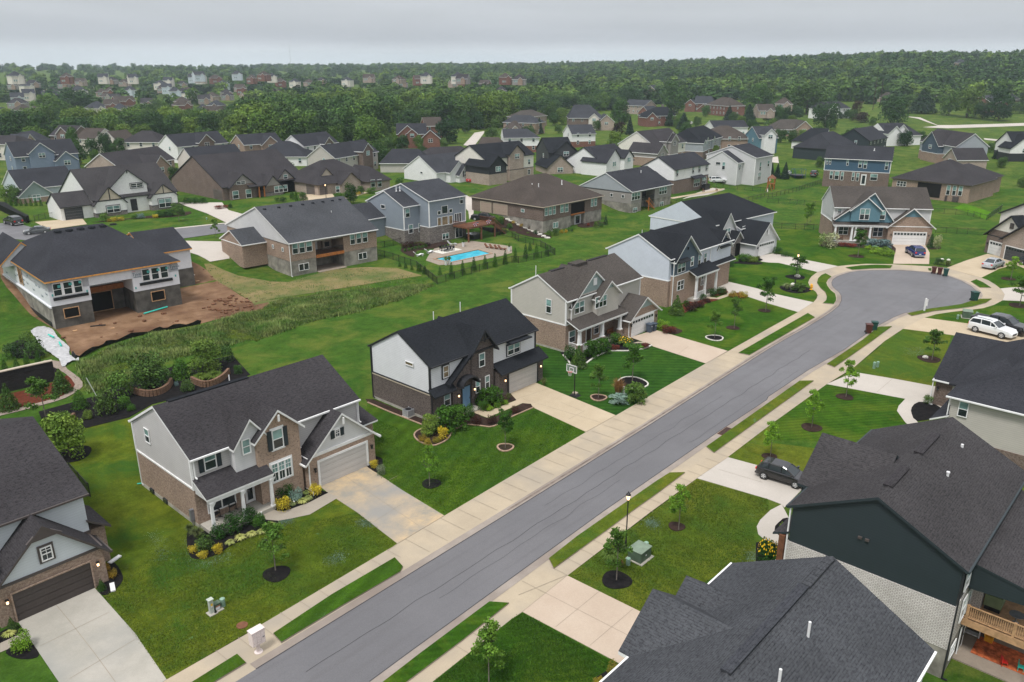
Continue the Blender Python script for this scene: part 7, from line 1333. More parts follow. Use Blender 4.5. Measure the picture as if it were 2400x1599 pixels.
PL = [('in the bed before the white-columned porch', [('b',600,1120,1310,240,'r_dk','at its corner'),('b',840,950,1220,270,'r_dk','second from the corner'),('b',1080,850,1090,250,'r_dk','third from the corner'),('b',1235,970,1140,190,'r_green','at the path end'),('b',785,1330,1415,95,'t_hosta','first in the row'),('b',940,1245,1345,115,'t_hosta','second in the row'),('b',1115,1200,1290,105,'t_hosta','third in the row'),('b',1265,1165,1245,100,'t_hosta','fourth in the row'),('b',1400,1070,1145,100,'t_hosta','beside the walk'),('b',400,1280,1510,260,'r_lt','at the rounded end'),('b',230,1440,1530,150,'r_yel','outermost'),('b',600,1415,1545,140,'r_yel','on the lawn edge'),('b',365,1530,1610,150,'r_yel','at the bed tip'),('b',280,1130,1310,230,'t_grass','at the porch corner'),('b',170,1080,1240,170,'t_grass','by the meter wall')]),
 ('between the brick bay and the curved walk', [('b',1520,520,740,200,'r_dk','by the third column'),('b',1660,480,700,220,'r_dk','under the triple window'),('b',1820,360,570,190,'r_green','against the downspout'),('b',1795,570,745,200,'r_blue','in the centre'),('b',1600,710,890,215,'r_yel','at the walk bend'),('b',2095,500,655,190,'r_yel','next to the garage'),('b',1945,580,650,80,'t_hosta','beside the blue one'),('b',1980,655,735,95,'t_hosta','near the garage'),('b',1885,700,780,110,'t_hosta','below the blue one'),('b',1740,750,825,75,'t_hosta','beside the big yellow one')]),
 ('right of the grey garage door', [('B',1085,1095,1160,75,'r_yel','round'),('B',1150,1140,1225,80,'r_white','small')]),
 ('in the bed before the blue front door', [('c',1050,980,1290,330,'s_dk','biggest'),('c',1200,960,1260,280,'s_dk','towards the door'),('c',1350,955,1115,140,'r_green','by the step'),('c',725,1340,1435,100,'r_gold','left in the round bed'),('c',800,1385,1478,110,'r_gold','lowest in the round bed'),('c',910,1370,1448,100,'r_gold','middle of the round bed'),('c',1000,1240,1405,145,'r_yel','tallest in the round bed'),('c',1440,1090,1200,150,'r_purp','left of the walk corner'),('c',1640,1080,1195,125,'r_purp','below the walk corner'),('c',1950,975,1050,130,'r_purp','nearest the driveway'),('c',1500,740,930,230,'s_dk','under the tall windows'),('c',1660,720,950,260,'s_dk','beside the garage'),('c',1520,895,1020,130,'r_green','on the walk'),('c',1855,770,890,90,'t_grass','at the garage corner'),('c',1610,955,1020,100,'r_lime','low, first of the edging'),('c',1710,920,980,100,'r_lime','low, second of the edging'),('c',1810,885,945,90,'r_lime','low, third of the edging'),('c',2320,570,690,110,'t_grass','right of the garage')]),
 ('in the white-edged bed of the beige house', [('C',610,50,240,165,'c_cone','yellow-green'),('O',530,1410,1545,125,'r_dk','under the railing'),('O',730,1370,1520,150,'s_dk','before the porch'),('O',830,1350,1480,170,'s_dk','next along'),('O',950,1300,1385,125,'r_green','by the steps'),('O',1040,1335,1400,135,'t_lily','yellow-flowered'),('O',950,1410,1450,90,'r_red','in the curve'),('O',1220,1395,1440,85,'r_red','by the driveway'),('O',1385,1180,1255,120,'r_lime','beside the bins'),('O',1440,1235,1290,140,'r_red','with the most blossom')]),
 ('in the round bed near the street', [('C',1130,390,562,195,'s_mid','right one'),('C',985,495,562,185,'s_blue','low'),('C',975,310,500,175,'t_tan','tall')]),
 ('before the navy-gabled house', [('O',1510,960,1125,145,'c_cone','large'),('O',1600,1000,1055,55,'r_green','small'),('O',1645,1010,1095,110,'r_purp','widest'),('O',1715,1005,1060,100,'r_purp','middle'),('O',1790,975,1015,70,'r_purp','small'),('O',1735,930,990,85,'r_dk','by the railing'),('O',1840,885,955,90,'r_dk','first of the pair'),('O',1920,875,940,110,'r_dk','second of the pair'),('O',2030,915,965,90,'r_gold','left'),('O',2120,915,970,90,'r_gold','right')]),
 ('beside the pale house with the stone entry', [('O',2140,570,635,120,'r_green','left'),('O',2210,590,642,100,'r_lt','middle'),('O',2260,580,625,60,'t_grass','by the garage'),('O',1990,600,680,100,'r_dk','before the entry'),('P',85,505,568,90,'r_dk','at the garage side'),('P',155,550,592,70,'r_green','middle of three'),('P',215,560,595,60,'r_green','end of three')]),
 ('before the teal-gabled house', [('P',550,370,507,155,'r_white','large'),('P',690,465,500,80,'r_red','left'),('P',760,475,507,80,'r_red','right'),('P',960,435,500,120,'s_blue','left'),('P',1060,440,505,130,'s_blue','right'),('P',1000,505,565,110,'r_lime','low left'),('P',1090,515,585,120,'r_lime','low right'),('P',915,490,525,55,'r_lime','little'),('P',1490,390,515,60,'c_cold','dark'),('P',1548,395,522,60,'r_white','tall'),('P',1570,612,668,80,'r_mid','left'),('P',1650,620,680,80,'t_grass','right')]),
 ('in the lamp post bed by the turning circle', [('q',350,560,695,190,'t_white','large'),('q',560,590,725,230,'s_mid','wide')]),
 ('beside the dark green house', [('H',30,285,465,115,'r_dk','flowered'),('G',2310,255,470,120,'r_dk','yellow-flowered'),('H',135,108,165,60,'r_lime','small')]),
 ('in the black mulch of the near-black hipped house', [('D',1465,500,575,78,'r_mid','only')]),
 ('by the transformer box', [('G',900,330,455,130,'t_palm','leafy'),('G',1000,440,510,80,'t_tan','thin')]),
 ('at the corner of the slate-grey roof', [('G',930,1385,1490,110,'r_gold','upper'),('G',790,1530,1600,90,'r_gold','lower')]),
 ('beside the dark brown garage door', [('E',1035,540,608,80,'r_gold','front'),('E',985,490,545,60,'r_gold','rear'),('E',940,628,725,65,'c_cone','right'),('E',120,980,1095,78,'c_cone','left'),('E',85,1095,1145,65,'t_hosta','small'),('E',210,1120,1270,150,'r_lime','open')]),
 ('in the long black mulch bed', [('A',740,450,615,130,'c_col','bronze'),('A',985,440,672,180,'r_lt','broad'),('A',1105,270,525,200,'r_mid','tall'),('A',1145,508,612,115,'r_green','behind the broad one'),('A',1210,588,638,72,'r_green','little'),('A',808,638,715,80,'r_lt','low'),('A',1665,165,335,190,'c_col','dark cone'),('A',2080,30,195,140,'r_mid','top corner'),('A',2190,222,300,75,'r_green','right end'),('A',1725,358,458,118,'r_lt','by the block wall'),('A',1622,372,412,38,'r_blue','tiny'),('A',1850,280,360,130,'t_lily','left in the planter'),('A',1970,262,350,150,'t_lily','right in the planter'),('A',580,655,760,140,'r_lt','above the second wall'),('A',470,735,810,120,'t_lily','low'),('A',540,675,770,110,'r_green','dark')]),
 ('in the yard left of the building site', [('A',90,400,630,155,'c_cone','in red mulch, left'),('A',575,265,470,155,'c_cone','in red mulch, right'),('A',125,10,150,150,'r_mid','round, left'),('A',325,-15,155,155,'r_mid','round, right'),('M',245,1290,1400,110,'r_mid','round, rear'),('A',65,172,345,68,'c_col','first of the row'),('A',175,152,325,66,'c_col','second of the row'),('A',268,118,302,66,'c_col','third of the row'),('A',372,92,278,66,'c_col','fourth of the row'),('A',0,290,360,60,'c_col','at the frame edge')]),
 ('along the black pool fence', [('N',1320,635,688,32,'c_col','1st'),('N',1375,650,702,36,'c_col','2nd'),('N',1432,670,717,32,'c_col','3rd'),('N',1498,663,737,52,'c_col','4th'),('N',1552,683,757,52,'c_col','5th'),('N',1690,688,767,42,'c_col','6th'),('N',1795,655,782,52,'c_col','7th'),('N',1900,633,752,48,'c_col','8th'),('N',2003,603,727,52,'c_col','9th'),('N',2105,588,702,52,'c_col','10th'),('N',2197,568,692,48,'c_col','11th'),('N',2290,543,667,52,'c_col','12th'),('O',30,518,640,50,'c_col','13th'),('O',125,488,612,50,'c_col','14th'),('O',225,478,602,52,'c_col','15th'),('O',320,493,582,48,'c_col','16th'),('O',165,460,540,40,'c_col','17th, set back')]),
 ('in the curved pool bed', [('N',1370,458,515,80,'r_purp','first'),('N',1440,452,505,90,'r_purp','second'),('N',1510,458,500,90,'r_purp','third'),('N',1575,462,496,70,'r_purp','fourth')]+[('N',x,y-22,y+10,30,'r_green','%s in the row' % o_) for x, y, o_ in ((1370,542,'1st'),(1405,533,'2nd'),(1437,526,'3rd'),(1468,519,'4th'),(1500,514,'5th'),(1532,508,'6th'),(1562,501,'7th'))]),
 ('behind the half-timber house lawn', [('M',x,60,130,26,'c_col','%s in the row' % o_) for x, o_ in ((60,'1st'),(105,'2nd'),(150,'3rd'),(197,'4th'),(243,'5th'),(288,'6th'),(333,'7th'),(380,'8th'))]),
 ('along the half-timber house front', [('M',960,190,272,82,'r_mid','left'),('M',1050,232,272,56,'r_yel','first'),('M',1112,228,265,56,'r_yel','second'),('M',1005,245,275,35,'r_gold','small'),('M',1290,195,245,70,'r_blue','beside the walk'),('M',1240,205,250,60,'r_green','by the door'),('M',1480,168,230,95,'r_dk','dark'),('M',1560,160,222,105,'r_dk','wide'),('M',1430,205,240,50,'r_yel','third'),('M',1680,122,217,38,'c_cold','slim'),('M',1620,100,205,85,'r_mid','tall')]),
 ('at the brown brick house driveway', [('M',2010,122,158,70,'r_red','left'),('M',2072,118,152,50,'r_red','right'),('M',2118,105,148,40,'r_dk','dark'),('M',1720,50,108,80,'r_dk','hedge left'),('M',1790,52,108,80,'r_dk','hedge middle'),('M',1865,50,106,80,'r_dk','hedge right')]),
 ('at the brown brick walkout house', [('O',860,215,305,42,'c_cold','alone'),('O',400,335,402,75,'r_mid','wide'),('O',338,350,405,50,'r_mid','left'),('O',455,345,380,42,'r_gold','left'),('O',497,345,374,32,'r_gold','right'),('O',550,340,364,32,'r_green','small'),('O',520,322,362,22,'c_col','thin'),('O',770,275,332,45,'r_mid','right'),('O',815,280,325,50,'r_green','end'),('O',700,285,318,30,'r_red','little')]),
 ('on the rockery slope', [('N',2178,238,300,52,'r_green','1st'),('N',2215,230,300,52,'r_green','2nd'),('N',2255,222,300,52,'r_green','3rd'),('N',2270,330,372,90,'r_lt','low'),('N',2330,290,335,60,'r_green','upper'),('O',15,225,262,40,'r_green','edge'),('O',85,290,322,38,'r_gold','gold'),('O',125,285,322,38,'r_green','near the gold one'),('O',165,305,350,45,'r_purp','dark'),('O',215,350,388,45,'r_dk','lower'),('O',12,262,290,35,'r_gold','edge gold')]),
 ('by the walk of the low tan brick house', [('J',760,1380,1420,80,'r_green','left'),('J',830,1375,1415,80,'r_lt','right'),('J',940,1370,1400,50,'r_gold','gold'),('J',1060,1330,1385,90,'r_green','by the windows'),('J',335,1370,1440,50,'r_dk','by the garage'),('J',375,1360,1458,32,'c_col','slim'),('J',250,1415,1465,60,'r_dk','by the stone base'),('J',195,1420,1465,50,'r_mid','before the porch')]),
 ('behind the far white garage', [('J',200,1085,1180,100,'r_dk','left'),('J',300,1100,1185,110,'r_mid','right'),('J',1320,1240,1310,80,'r_green','low')])]
flat('flower', (.75,.48,.02), .6, .2, .2)
for place_, items in PL:
    for (r_, x, tp, bt, wp, ky, ds) in items:
        nm = 'hosta' if 'hosta' in ky else NM[ky[:2]]; o = gp_place(ky, r_, x, tp, bt, wp, '%s %s, %s' % (LAB[ky], place_, ds), nm, {'hosta': 'hosta', 'grass_clump': 'ornamental grass', 'juniper': 'juniper', 'evergreen_shrub': 'evergreen', 'shrub': 'shrub'}[nm], 'plants '+place_)
        if 'flowered' in ds or (ky == 't_lily' and r_ == 'O'):
            rg = np.random.default_rng(3); d = rg.normal(0, 1, (70, 3)); d[:, 2] = abs(d[:, 2]); d /= np.linalg.norm(d, axis=1)[:, None]; co, fs = cards(d*[.5, .5, .52]+[0, 0, .5], d, .11, rg, .3); fl = leafobj('blossom', co, fs, 'flower', np.ones(len(co)), o)
# larger loose trees of the left garden
for a in (('A',645,650,1068,335,'light2','lime green multi-stemmed tree in a black mulch ring'),('A',1385,120,425,320,'mid2','round green tree above the left curved block wall'),('A',1890,0,300,280,'light1','light green tree above the right curved block wall')):
    tr(*a)
tr('c', 832, 1090, 1345, 235, 'light3', 'small bright tree in the round tan-edged bed')
# ---- weedy strip: tall rough grass, nobody could count it
WEED = poly(('M',740,1568,1000,1440,1400,1320,1850,1245,2200,1135,2352,1110),('N',150,1030,300,985,700,930,1100,890,1500,860,1640,855,1300,1000,900,1110,500,1190,200,1300,0,1370),('A',2300,-20,1500,190,1000,420,840,470,790,380,720,190))
sheet('weed_strip', WEED, .06, 'g_yel2', step=0)
def scatter_in(pol, n_, seed=1):
    rg = random.Random(seed); xs = [p[0] for p in pol]; ys = [p[1] for p in pol]; o = []
    while len(o) < n_:
        p = (rg.uniform(min(xs), max(xs)), rg.uniform(min(ys), max(ys)))
        if inside(p, pol): o.append(p)
    return o
def tufts(name, pts, mat, hh, wd, k, seed=2, jt=.28):
    rg = np.random.default_rng(seed); P_ = np.array([(x, y, terr(x, y)) for x, y in pts]); P_ = np.repeat(P_, k, 0); n_ = len(P_); P_[:, :2] += rg.normal(0, jt, (n_, 2)); nzv = np.array([noise.noise(Vector((p[0]*.25, p[1]*.25, 0))) for p in P_])
    h = hh*rg.uniform(.5, 1.2, n_)*(1+nzv*1.1).clip(.3, 2); a = rg.uniform(0, 6.28, n_); l_ = rg.uniform(.1, .7, n_)*h; c = np.stack([np.cos(a), np.sin(a), 0*a], 1); s = np.stack([-np.sin(a), np.cos(a), 0*a], 1)*wd
    co = np.stack([P_-s, P_+s, P_+c*l_[:, None]+np.array([0, 0, 1])*h[:, None]], 1).reshape(-1, 3); fs = np.arange(n_*3).reshape(-1, 3); o = leafobj(name, co, fs, mat, np.repeat(rg.uniform(.6, 1.35, n_)*(1+nzv*.5), 3)); return tag(o, kind='stuff')
tufts('tall_grass', scatter_in(WEED, 9000), 'leaf_weed', .42, .075, 10)
tufts('dry_tufts', scatter_in(STRAW, 700, 5), 'leaf_weed', .18, .05, 6, 8)
PATCH = [poly(*q) for q in ((('E',1680,250,1760,240,1800,470,2110,370,2100,440,1850,540,1740,480),), (('F',620,450,800,370,800,440,700,500),), (('F',940,80,1040,80,1080,130,960,140),), (('G',1240,80,1330,90,1330,140,1260,140),), (('D',1250,60,1440,60,1400,140,1260,130),), (('E',1380,200,1500,230,1540,450,1440,440),), (('b',1560,1050,1750,1010,1700,1060,1560,1080),), (('G',2170,380,2250,330,2250,470,2180,450),))]
for i, q in enumerate(PATCH): tufts('clover_patch', scatter_in(q, 260, i), 'leaf_bluegrey', .05, .03, 3, i+20)
# fine grass blades give the nearest lawns their nap
for i, (pp, mat) in enumerate(((poly(('E',1000,700,1530,1520,2250,1120),('F',1290,298,940,10),('b',1700,1060,600,1568,100,1568),('A',1330,1560,1250,1200)), 'leaf_grass'),)): pass
def lawn_blades(name, pol, n_, mat, seed): tufts(name, scatter_in(pol, int(n_*1.8), seed), mat, .07, .03, 2, seed, .06)
leafmat('leaf_lawn', (.050,.095,.012), (.085,.120,.016), sc=.15); leafmat('leaf_lawn2', (.028,.085,.010), (.048,.105,.014), sc=.15)
lawn_blades('lawn_grass', poly(('E',960,780,1530,1520,2250,1125),('F',1290,290,940,10,700,60),('b',1720,1060,1500,1110,800,1450,600,1568),('E',1700,300,1560,230)), 15000, 'leaf_lawn', 31)
lawn_blades('lawn_grass', poly(('B',1140,1250,1700,1568),('F',1730,30),('C',0,1225,670,835,210,630),('B',2200,800,1900,790,1700,980,1450,930,1300,800,1060,700)), 12000, 'leaf_lawn2', 32)
lawn_blades('lawn_grass', poly(('C',1700,1275,2340,1455),('D',10,1555),('G',2240,150,2240,300,2170,460,1255,950,520,592)), 12000, 'leaf_lawn', 33)
lawn_blades('lawn_grass', poly(('G',90,935,920,1385,740,1568),('F',1640,1568,2352,995)), 8000, 'leaf_lawn2', 34)
# ================================================================ VEHICLES
for k_, c_ in dict(paint_black=(.010,.010,.012), paint_white=(.72,.73,.74), paint_silver=(.42,.44,.47), paint_blue=(.015,.03,.14), paint_grey=(.09,.095,.10), paint_red=(.35,.02,.02), paint_navy=(.012,.016,.028)).items():
    m, nt, b = newmat(k_, .22, .5); b.inputs['Base Color'].default_value = (*c_, 1); b.inputs['Coat Weight'].default_value = .6; b.inputs['Coat Roughness'].default_value = .06
for k_, c_, r_ in (('tyre', (.018,.018,.018), .85), ('car_glass', (.03,.038,.042), .06), ('chrome', (.5,.5,.5), .25)):
    m, nt, b = newmat(k_, r_, .5); b.inputs['Base Color'].default_value = (*c_, 1)
flat('tail_red', (.55,.02,.015), .3, .5, 0); flat('head_white', (.7,.7,.68), .2, .5, 0); flat('plate_white', (.6,.6,.62), .5, .3, .05)
# stations: x, z_top, half-width  (front = +x)
CARS = dict(
 hatch=dict(W=.89, wb=2.65, body=[(-2.1,.62,.70),(-2.0,.98,.82),(-1.3,1.0,.89),(.2,.98,.9),(1.0,.95,.89),(1.75,.82,.84),(2.1,.58,.68)], gh=[(-1.98,1.0,.72),(-1.55,1.42,.60),(-.9,1.50,.60),(.1,1.49,.60),(.45,1.38,.61),(1.15,.97,.74)], r=.33),
 sedan=dict(W=.92, wb=2.8, body=[(-2.4,.66,.72),(-2.3,1.0,.84),(-1.5,1.0,.92),(.4,.96,.92),(1.1,.93,.91),(2.0,.78,.86),(2.4,.56,.68)], gh=[(-1.85,1.0,.72),(-1.0,1.40,.58),(-.2,1.46,.58),(.35,1.42,.59),(1.25,.95,.74)], r=.34),
 suv=dict(W=.97, wb=2.9, body=[(-2.4,.72,.80),(-2.32,1.12,.90),(-1.5,1.14,.97),(.5,1.12,.97),(1.15,1.10,.96),(2.15,.98,.92),(2.45,.66,.80)], gh=[(-2.33,1.14,.84),(-2.05,1.60,.72),(-1.0,1.70,.71),(-.1,1.68,.71),(.2,1.58,.72),(.95,1.13,.86)], r=.39),
 pickup=dict(W=1.0, wb=3.7, body=[(-2.9,.75,.92),(-2.88,1.28,.99),(-.95,1.28,1.0),(.9,1.22,1.0),(1.6,1.22,.99),(2.7,1.15,.95),(2.95,.7,.88)], gh=[(-1.0,1.28,.9),(-.85,1.82,.76),(-.2,1.9,.76),(.7,1.88,.76),(1.0,1.76,.77),(1.7,1.24,.88)], r=.43))
def loft(st, zb, mb, mi=0, inset=0):
    vs = []
    for i, (x, z, w_) in enumerate(st):
        vs += [(x, -w_*.93, zb), (x, -w_, zb+(z-zb)*.55), (x, -w_*.96, z), (x, w_*.96, z), (x, w_, zb+(z-zb)*.55), (x, w_*.93, zb)]
    n_ = len(st); fs = []
    for i in range(n_-1):
        for j in range(6): a = i*6+j; b = i*6+(j+1) % 6; fs.append((a, b, b+6, a+6))
    fs += [tuple(range(6))[::-1], tuple(range((n_-1)*6, n_*6))]; mb.add(vs, fs, mi)
def car(kind, paint, label, loc, head, s=1.0, z=.04, lightbar=False, rack=False):
    c = CARS[kind]; t = empty('pickup_truck' if kind == 'pickup' else 'parked_car', (loc[0], loc[1], terr(loc[0], loc[1])+z), head, label=label, cat={'pickup': 'pickup truck', 'suv': 'car', 'sedan': 'car', 'hatch': 'car'}[kind]); t.scale = (s, s, s)
    mb = MB(); loft(c['body'], .30, mb); b = mb.build('body', paint, t, fix=True); bv = b.modifiers.new('bevel', 'BEVEL'); bv.width = .06; bv.segments = 2
    g = c['gh']; gl = MB(); vs = []; n_ = len(g); W0 = g[0][1] if kind != 'pickup' else 1.26
    base = [(x, 0) for x in ()]
    zb = min(g[0][1], g[-1][1])-.02
    for x, z_, w_ in g:
        wb_ = .80*c['W'] if z_ > zb+.1 else w_; vs += [(x, -wb_*1.02, zb), (x, -w_, z_), (x, w_, z_), (x, wb_*1.02, zb)]
    fs = [(i*4+j, i*4+(j+1) % 4, (i+1)*4+(j+1) % 4, (i+1)*4+j) for i in range(n_-1) for j in range(4)]+[(3,2,1,0), tuple(range((n_-1)*4, n_*4))]
    gl.add(vs, fs); gl.build('windows', 'car_glass', t, fix=True)
    top = [q for q in g if q[1] > zb+.22]; rf = MB(); rv = []
    for x, z_, w_ in top: rv += [(x, -w_-.03, z_-.03), (x, -w_+.04, z_+.035), (x, w_-.04, z_+.035), (x, w_+.03, z_-.03)]
    k = len(top); rf.add(rv, [(i*4+j, i*4+(j+1) % 4, (i+1)*4+(j+1) % 4, (i+1)*4+j) for i in range(k-1) for j in range(4)]+[(3,2,1,0), tuple(range((k-1)*4, k*4))])
    for sg_ in (-1, 1):
        rf.beam((g[0][0], sg_*g[0][2], zb), (top[0][0], sg_*(top[0][2]+.0), top[0][1]), .09, .1); rf.beam((g[-1][0], sg_*g[-1][2], zb), (top[-1][0], sg_*top[-1][2], top[-1][1]), .08, .07)
        for xm in ([.05, -1.0] if kind != 'pickup' else [.15]): rf.beam((xm, sg_*.82*c['W'], zb), (xm-.05, sg_*(top[1][2]+.01), top[1][1]-.02), .07, .05)
    rf.build('roof', paint, t, fix=True)
    if kind == 'pickup': MB().box(-2.78, -1.05, -.82, .82, 1.0, 1.295).build('truck_bed', 'metal_black', t)
    x0, x1 = c['body'][0][0], c['body'][-1][0]
    for sg_ in (-1, 1):
        MB().box(x0-.01, x0+.12, sg_*c['W']*.70-.13, sg_*c['W']*.70+.13, .78 if kind in ('suv', 'pickup') else .70, 1.02 if kind in ('suv', 'pickup') else .88).build('tail_light', 'tail_red', t)
        MB().box(x1-.28, x1-.08, sg_*c['W']*.72-.14, sg_*c['W']*.72+.14, .62, .76).build('headlight', 'head_white', t)
        MB().box(g[-1][0]-.3, g[-1][0]-.15, sg_*(c['W']+.02)-.07, sg_*(c['W']+.02)+.1*sg_+.07, g[-1][1]+.02, g[-1][1]+.18).build('mirror', paint, t)
        for xw in (-c['wb']/2, c['wb']/2):
            r_ = c['r']; w_ = MB().cyl((xw, sg_*(c['W']-.21), r_), (xw, sg_*(c['W']+.015), r_), r_, r_, 20).build('wheel', 'tyre', t, smooth=False)
            rm = MB().cyl((xw, sg_*(c['W']), r_), (xw, sg_*(c['W']+.03), r_), r_*.66, r_*.6, 14).build('rim', 'chrome', w_); sp = MB()
            for a in range(5): a_ = a*1.2566+.6; sp.add([(xw+math.cos(a_+d_)*rr, sg_*(c['W']+.036), r_+math.sin(a_+d_)*rr) for d_, rr in ((-.2, r_*.2), (.2, r_*.2), (.3, r_*.58), (-.3, r_*.58))], [(0,1,2,3)])
            sp.build('spoke_gap', 'tyre', w_)
    MB().box(x0-.03, x0+.02, -.16, .16, .60, .72).build('number_plate', 'plate_white', t); MB().box(x0-.05, x0+.1, -c['W']*.8, c['W']*.8, .32, .46).build('bumper', 'grey_trim' if kind in ('suv',) else paint, t); MB().box(x1-.12, x1+.01, -.45, .45, .45, .68).build('grille', 'metal_black', t)
    if rack:
        for sg_ in (-1, 1): MB().beam((-1.9, sg_*.6, 1.8), (.1, sg_*.6, 1.8), .05, .04).build('roof_rail', 'metal_black', t)
    return t
def car2(kind, paint, label, r, a, b, far=1, **k):
    """a, b: where the near-side rear and front wheels touch the ground"""
    p, q = GP(r, *a), GP(r, *b); d = (q-p).to_2d(); s = min(1.15, max(.9, d.length/CARS[kind]['wb'])) if 's' not in k else k.pop('s'); h_ = math.atan2(d.y, d.x); m_ = (p.to_2d()+q.to_2d())/2; n_ = Vector((-d.y, d.x)).normalized()
    if n_.dot(m_) < 0: n_ = -n_
    c = m_+n_*CARS[kind]['W']*s; return car(kind, paint, label, c, h_, s, **k)
car2('hatch', 'paint_black', 'black hatchback parked on the pale driveway beside the dark green house', 'C', (2305,1273), (2595,1360))
p_ = GP('P', 1392, 612); d_ = Vector((math.cos(R(35)), math.sin(R(35)))); car('suv', 'paint_blue', 'dark blue car on the driveway of the teal-gabled house', p_.to_2d()+d_*2.7, R(35), 1.12)
car2('sedan', 'paint_silver', 'silver sedan standing on the wet driveway by the turning circle', 'r', (1790,347), (2000,272)); car2('pickup', 'paint_black', 'black pickup truck with open bed beside the white car', 'r', (1500,1405), (2140,1552)); car2('suv', 'paint_white', 'white car with roof rails next to the black pickup', 'r', (1400,1478), (1960,1620), rack=True)
car2('suv', 'paint_white', 'white car on the patio drive behind the dark brick house', 'K', (1855,1290), (1946,1300), rack=True); car2('pickup', 'paint_black', 'black pickup beside the slate-grey pool house', 'N', (2010,262), (2140,300)); car2('suv', 'paint_black', 'black car parked on the wet rear street', 'M', (108,316), (44,300))
for k_, pt, lb, r_, x, y, hd in (('sedan', 'paint_grey', 'grey car partly hidden by the unfinished house roof', 'M', 345, 385, 160), ('sedan', 'paint_red', 'red car behind the young trees at the cream black-roofed house', 'J', 1985, 1278, 20), ('suv', 'paint_white', 'white car beyond the trampoline', 'L', 175, 1215, 10), ('suv', 'paint_black', 'black car right of the trampoline', 'L', 425, 1222, 12), ('sedan', 'paint_navy', 'dark car at the right frame edge on the curved path', 'r', 2330, 215, 40), ('suv', 'paint_white', 'white car far along the road between the round trees', 'J', 2020, 782, 60), ('suv', 'paint_white', 'tiny white car by the red brick mansion lawn', 'K', 1640, 752, 20), ('suv', 'paint_navy', 'navy car beside the mansion drive', 'K', 1500, 650, 0)):
    p_ = GP(r_, x, y); car(k_, pt, lb, p_, R(hd), 1.0)
# ================================================================ STREET THINGS
def street_lamp(r, x, y, top, label, s=1.0):
    p = GP(r, x, y); h = hgt(p, nat(r, x, top)[1]); t = empty('street_lamp', p, 0, label=label, cat='street lamp', group='black street lamps'); hh = h-.75
    MB().lathe([(.16, 0), (.16, .25), (.09, .45), (.075, .9), (.05, 1.0), (.045, hh)], 10).build('post', 'metal_black', t)
    ln = MB().lathe([(.07, hh), (.13, hh+.06), (.12, hh+.08)], 8).build('lantern', 'metal_black', t); MB().lathe([(.09, hh+.08), (.15, hh+.45)], 8).build('glass', 'lamp_lit', ln); MB().lathe([(.2, hh+.45), (.17, hh+.52), (.06, hh+.65), (.02, hh+.76)], 8).build('cap', 'metal_black', ln)
    return t
street_lamp('G', 1042, 365, -184, 'black lamp post beside the green transformer box, its lantern lit'); street_lamp('q', 497, 590, 18, 'black lamp post with lit lantern by the turning circle'); street_lamp('J', 646, 1448, 1292, 'thin dark lamp post at the rear tan driveway')
flat('util_green', (.22,.34,.26), .6, .3, .08); flat('box_green', (.075,.115,.075), .6, .3, .15); flat('box_green_top', (.16,.21,.155), .6, .3, .15); flat('util_grey', (.40,.44,.38), .6, .3, .1); flat('mail_pink', (.66,.57,.54), .55, .3, .05); flat('hydrant', (.75,.36,.02), .45, .4, .08)
def pedestal(r, x, y, top, label, rad=.16, mat='util_green'):
    p = GP(r, x, y); h = min(1.2, max(.45, hgt(p, nat(r, x, top)[1]))); t = empty('utility_pedestal', p, 0, label=label, cat='utility pedestal', group='green utility pedestals'); MB().lathe([(rad, 0), (rad, h*.82)], 12).build('body', mat, t); MB().lathe([(rad*1.08, h*.8), (rad*1.08, h*.93), (rad*.6, h)], 12).build('cap', mat, t)
    rb = MB(); 
    for k in range(3): rb.lathe([(rad*1.05, h*(.2+.18*k)), (rad*1.05, h*(.24+.18*k))], 12)
    rb.build('ribs', 'box_green', t)
for a in (('G',1230,362,278,'green ribbed pedestal behind the transformer box'),('G',1066,488,425,'green pedestal left of the transformer box'),('E',2050,868,795,'round green pedestal on the lawn of the porch house'),('D',1005,236,185,'rear green pedestal beside the pale pedestal'),('D',972,250,190,'pale green pedestal on the yellowish lawn'),('r',1130,1238,1158,'green pedestal left of the second transformer box'),('r',1482,1165,1108,'green pedestal behind the pickup'),('M',1900,255,235,'small pale pedestal on the rear lawn')): pedestal(*a)
def square_box(name, cat, label, r, x, y, w_, d_, h, mat, top=None, rz=0, z=0):
    p = GP(r, x, y); t = empty(name, p, rz, label=label, cat=cat); MB().box(-w_/2, w_/2, -d_/2, d_/2, .06, h).build('body', mat, t); MB().box(-w_/2-.05, w_/2+.05, -d_/2-.05, d_/2+.05, h, h+.06).build('lid', top or mat, t); MB().box(-w_/2-.15, w_/2+.15, -d_/2-.2, d_/2+.15, 0, .06).build('pad', 'foundation', t); MB().box(-.06, .06, -d_/2-.02, -d_/2, h*.5, h*.6).build('label_plate', 'plate_white', t); return t
square_box('transformer_box', 'transformer', 'dark green transformer box on a pad beside the lamp post', 'G', 1170, 425, 1.35, 1.1, .85, 'box_green', 'box_green_top', 0); square_box('transformer_box', 'transformer', 'green transformer box behind the black pickup', 'r', 1300, 1205, 1.5, 1.2, .95, 'box_green', 'box_green_top', .3)
t = square_box('utility_pedestal', 'utility pedestal', 'square grey pedestal with yellow and orange stickers on the near lawn', 'E', 1947, 935, .27, .24, 1.05, 'util_grey'); MB().box(-.05, .08, -.135, -.125, .55, .8).build('sticker', 'flower', t)
t = square_box('utility_pedestal', 'utility pedestal', 'low dark pedestal with a white and red warning plate', 'E', 1995, 900, .36, .3, .5, 'box_green'); MB().box(-.15, .15, -.165, -.155, .1, .38).build('warning_plate', 'plate_white', t); MB().box(-.15, .15, -.17, -.166, .3, .38).build('warning_stripe', 'wood_or', t)
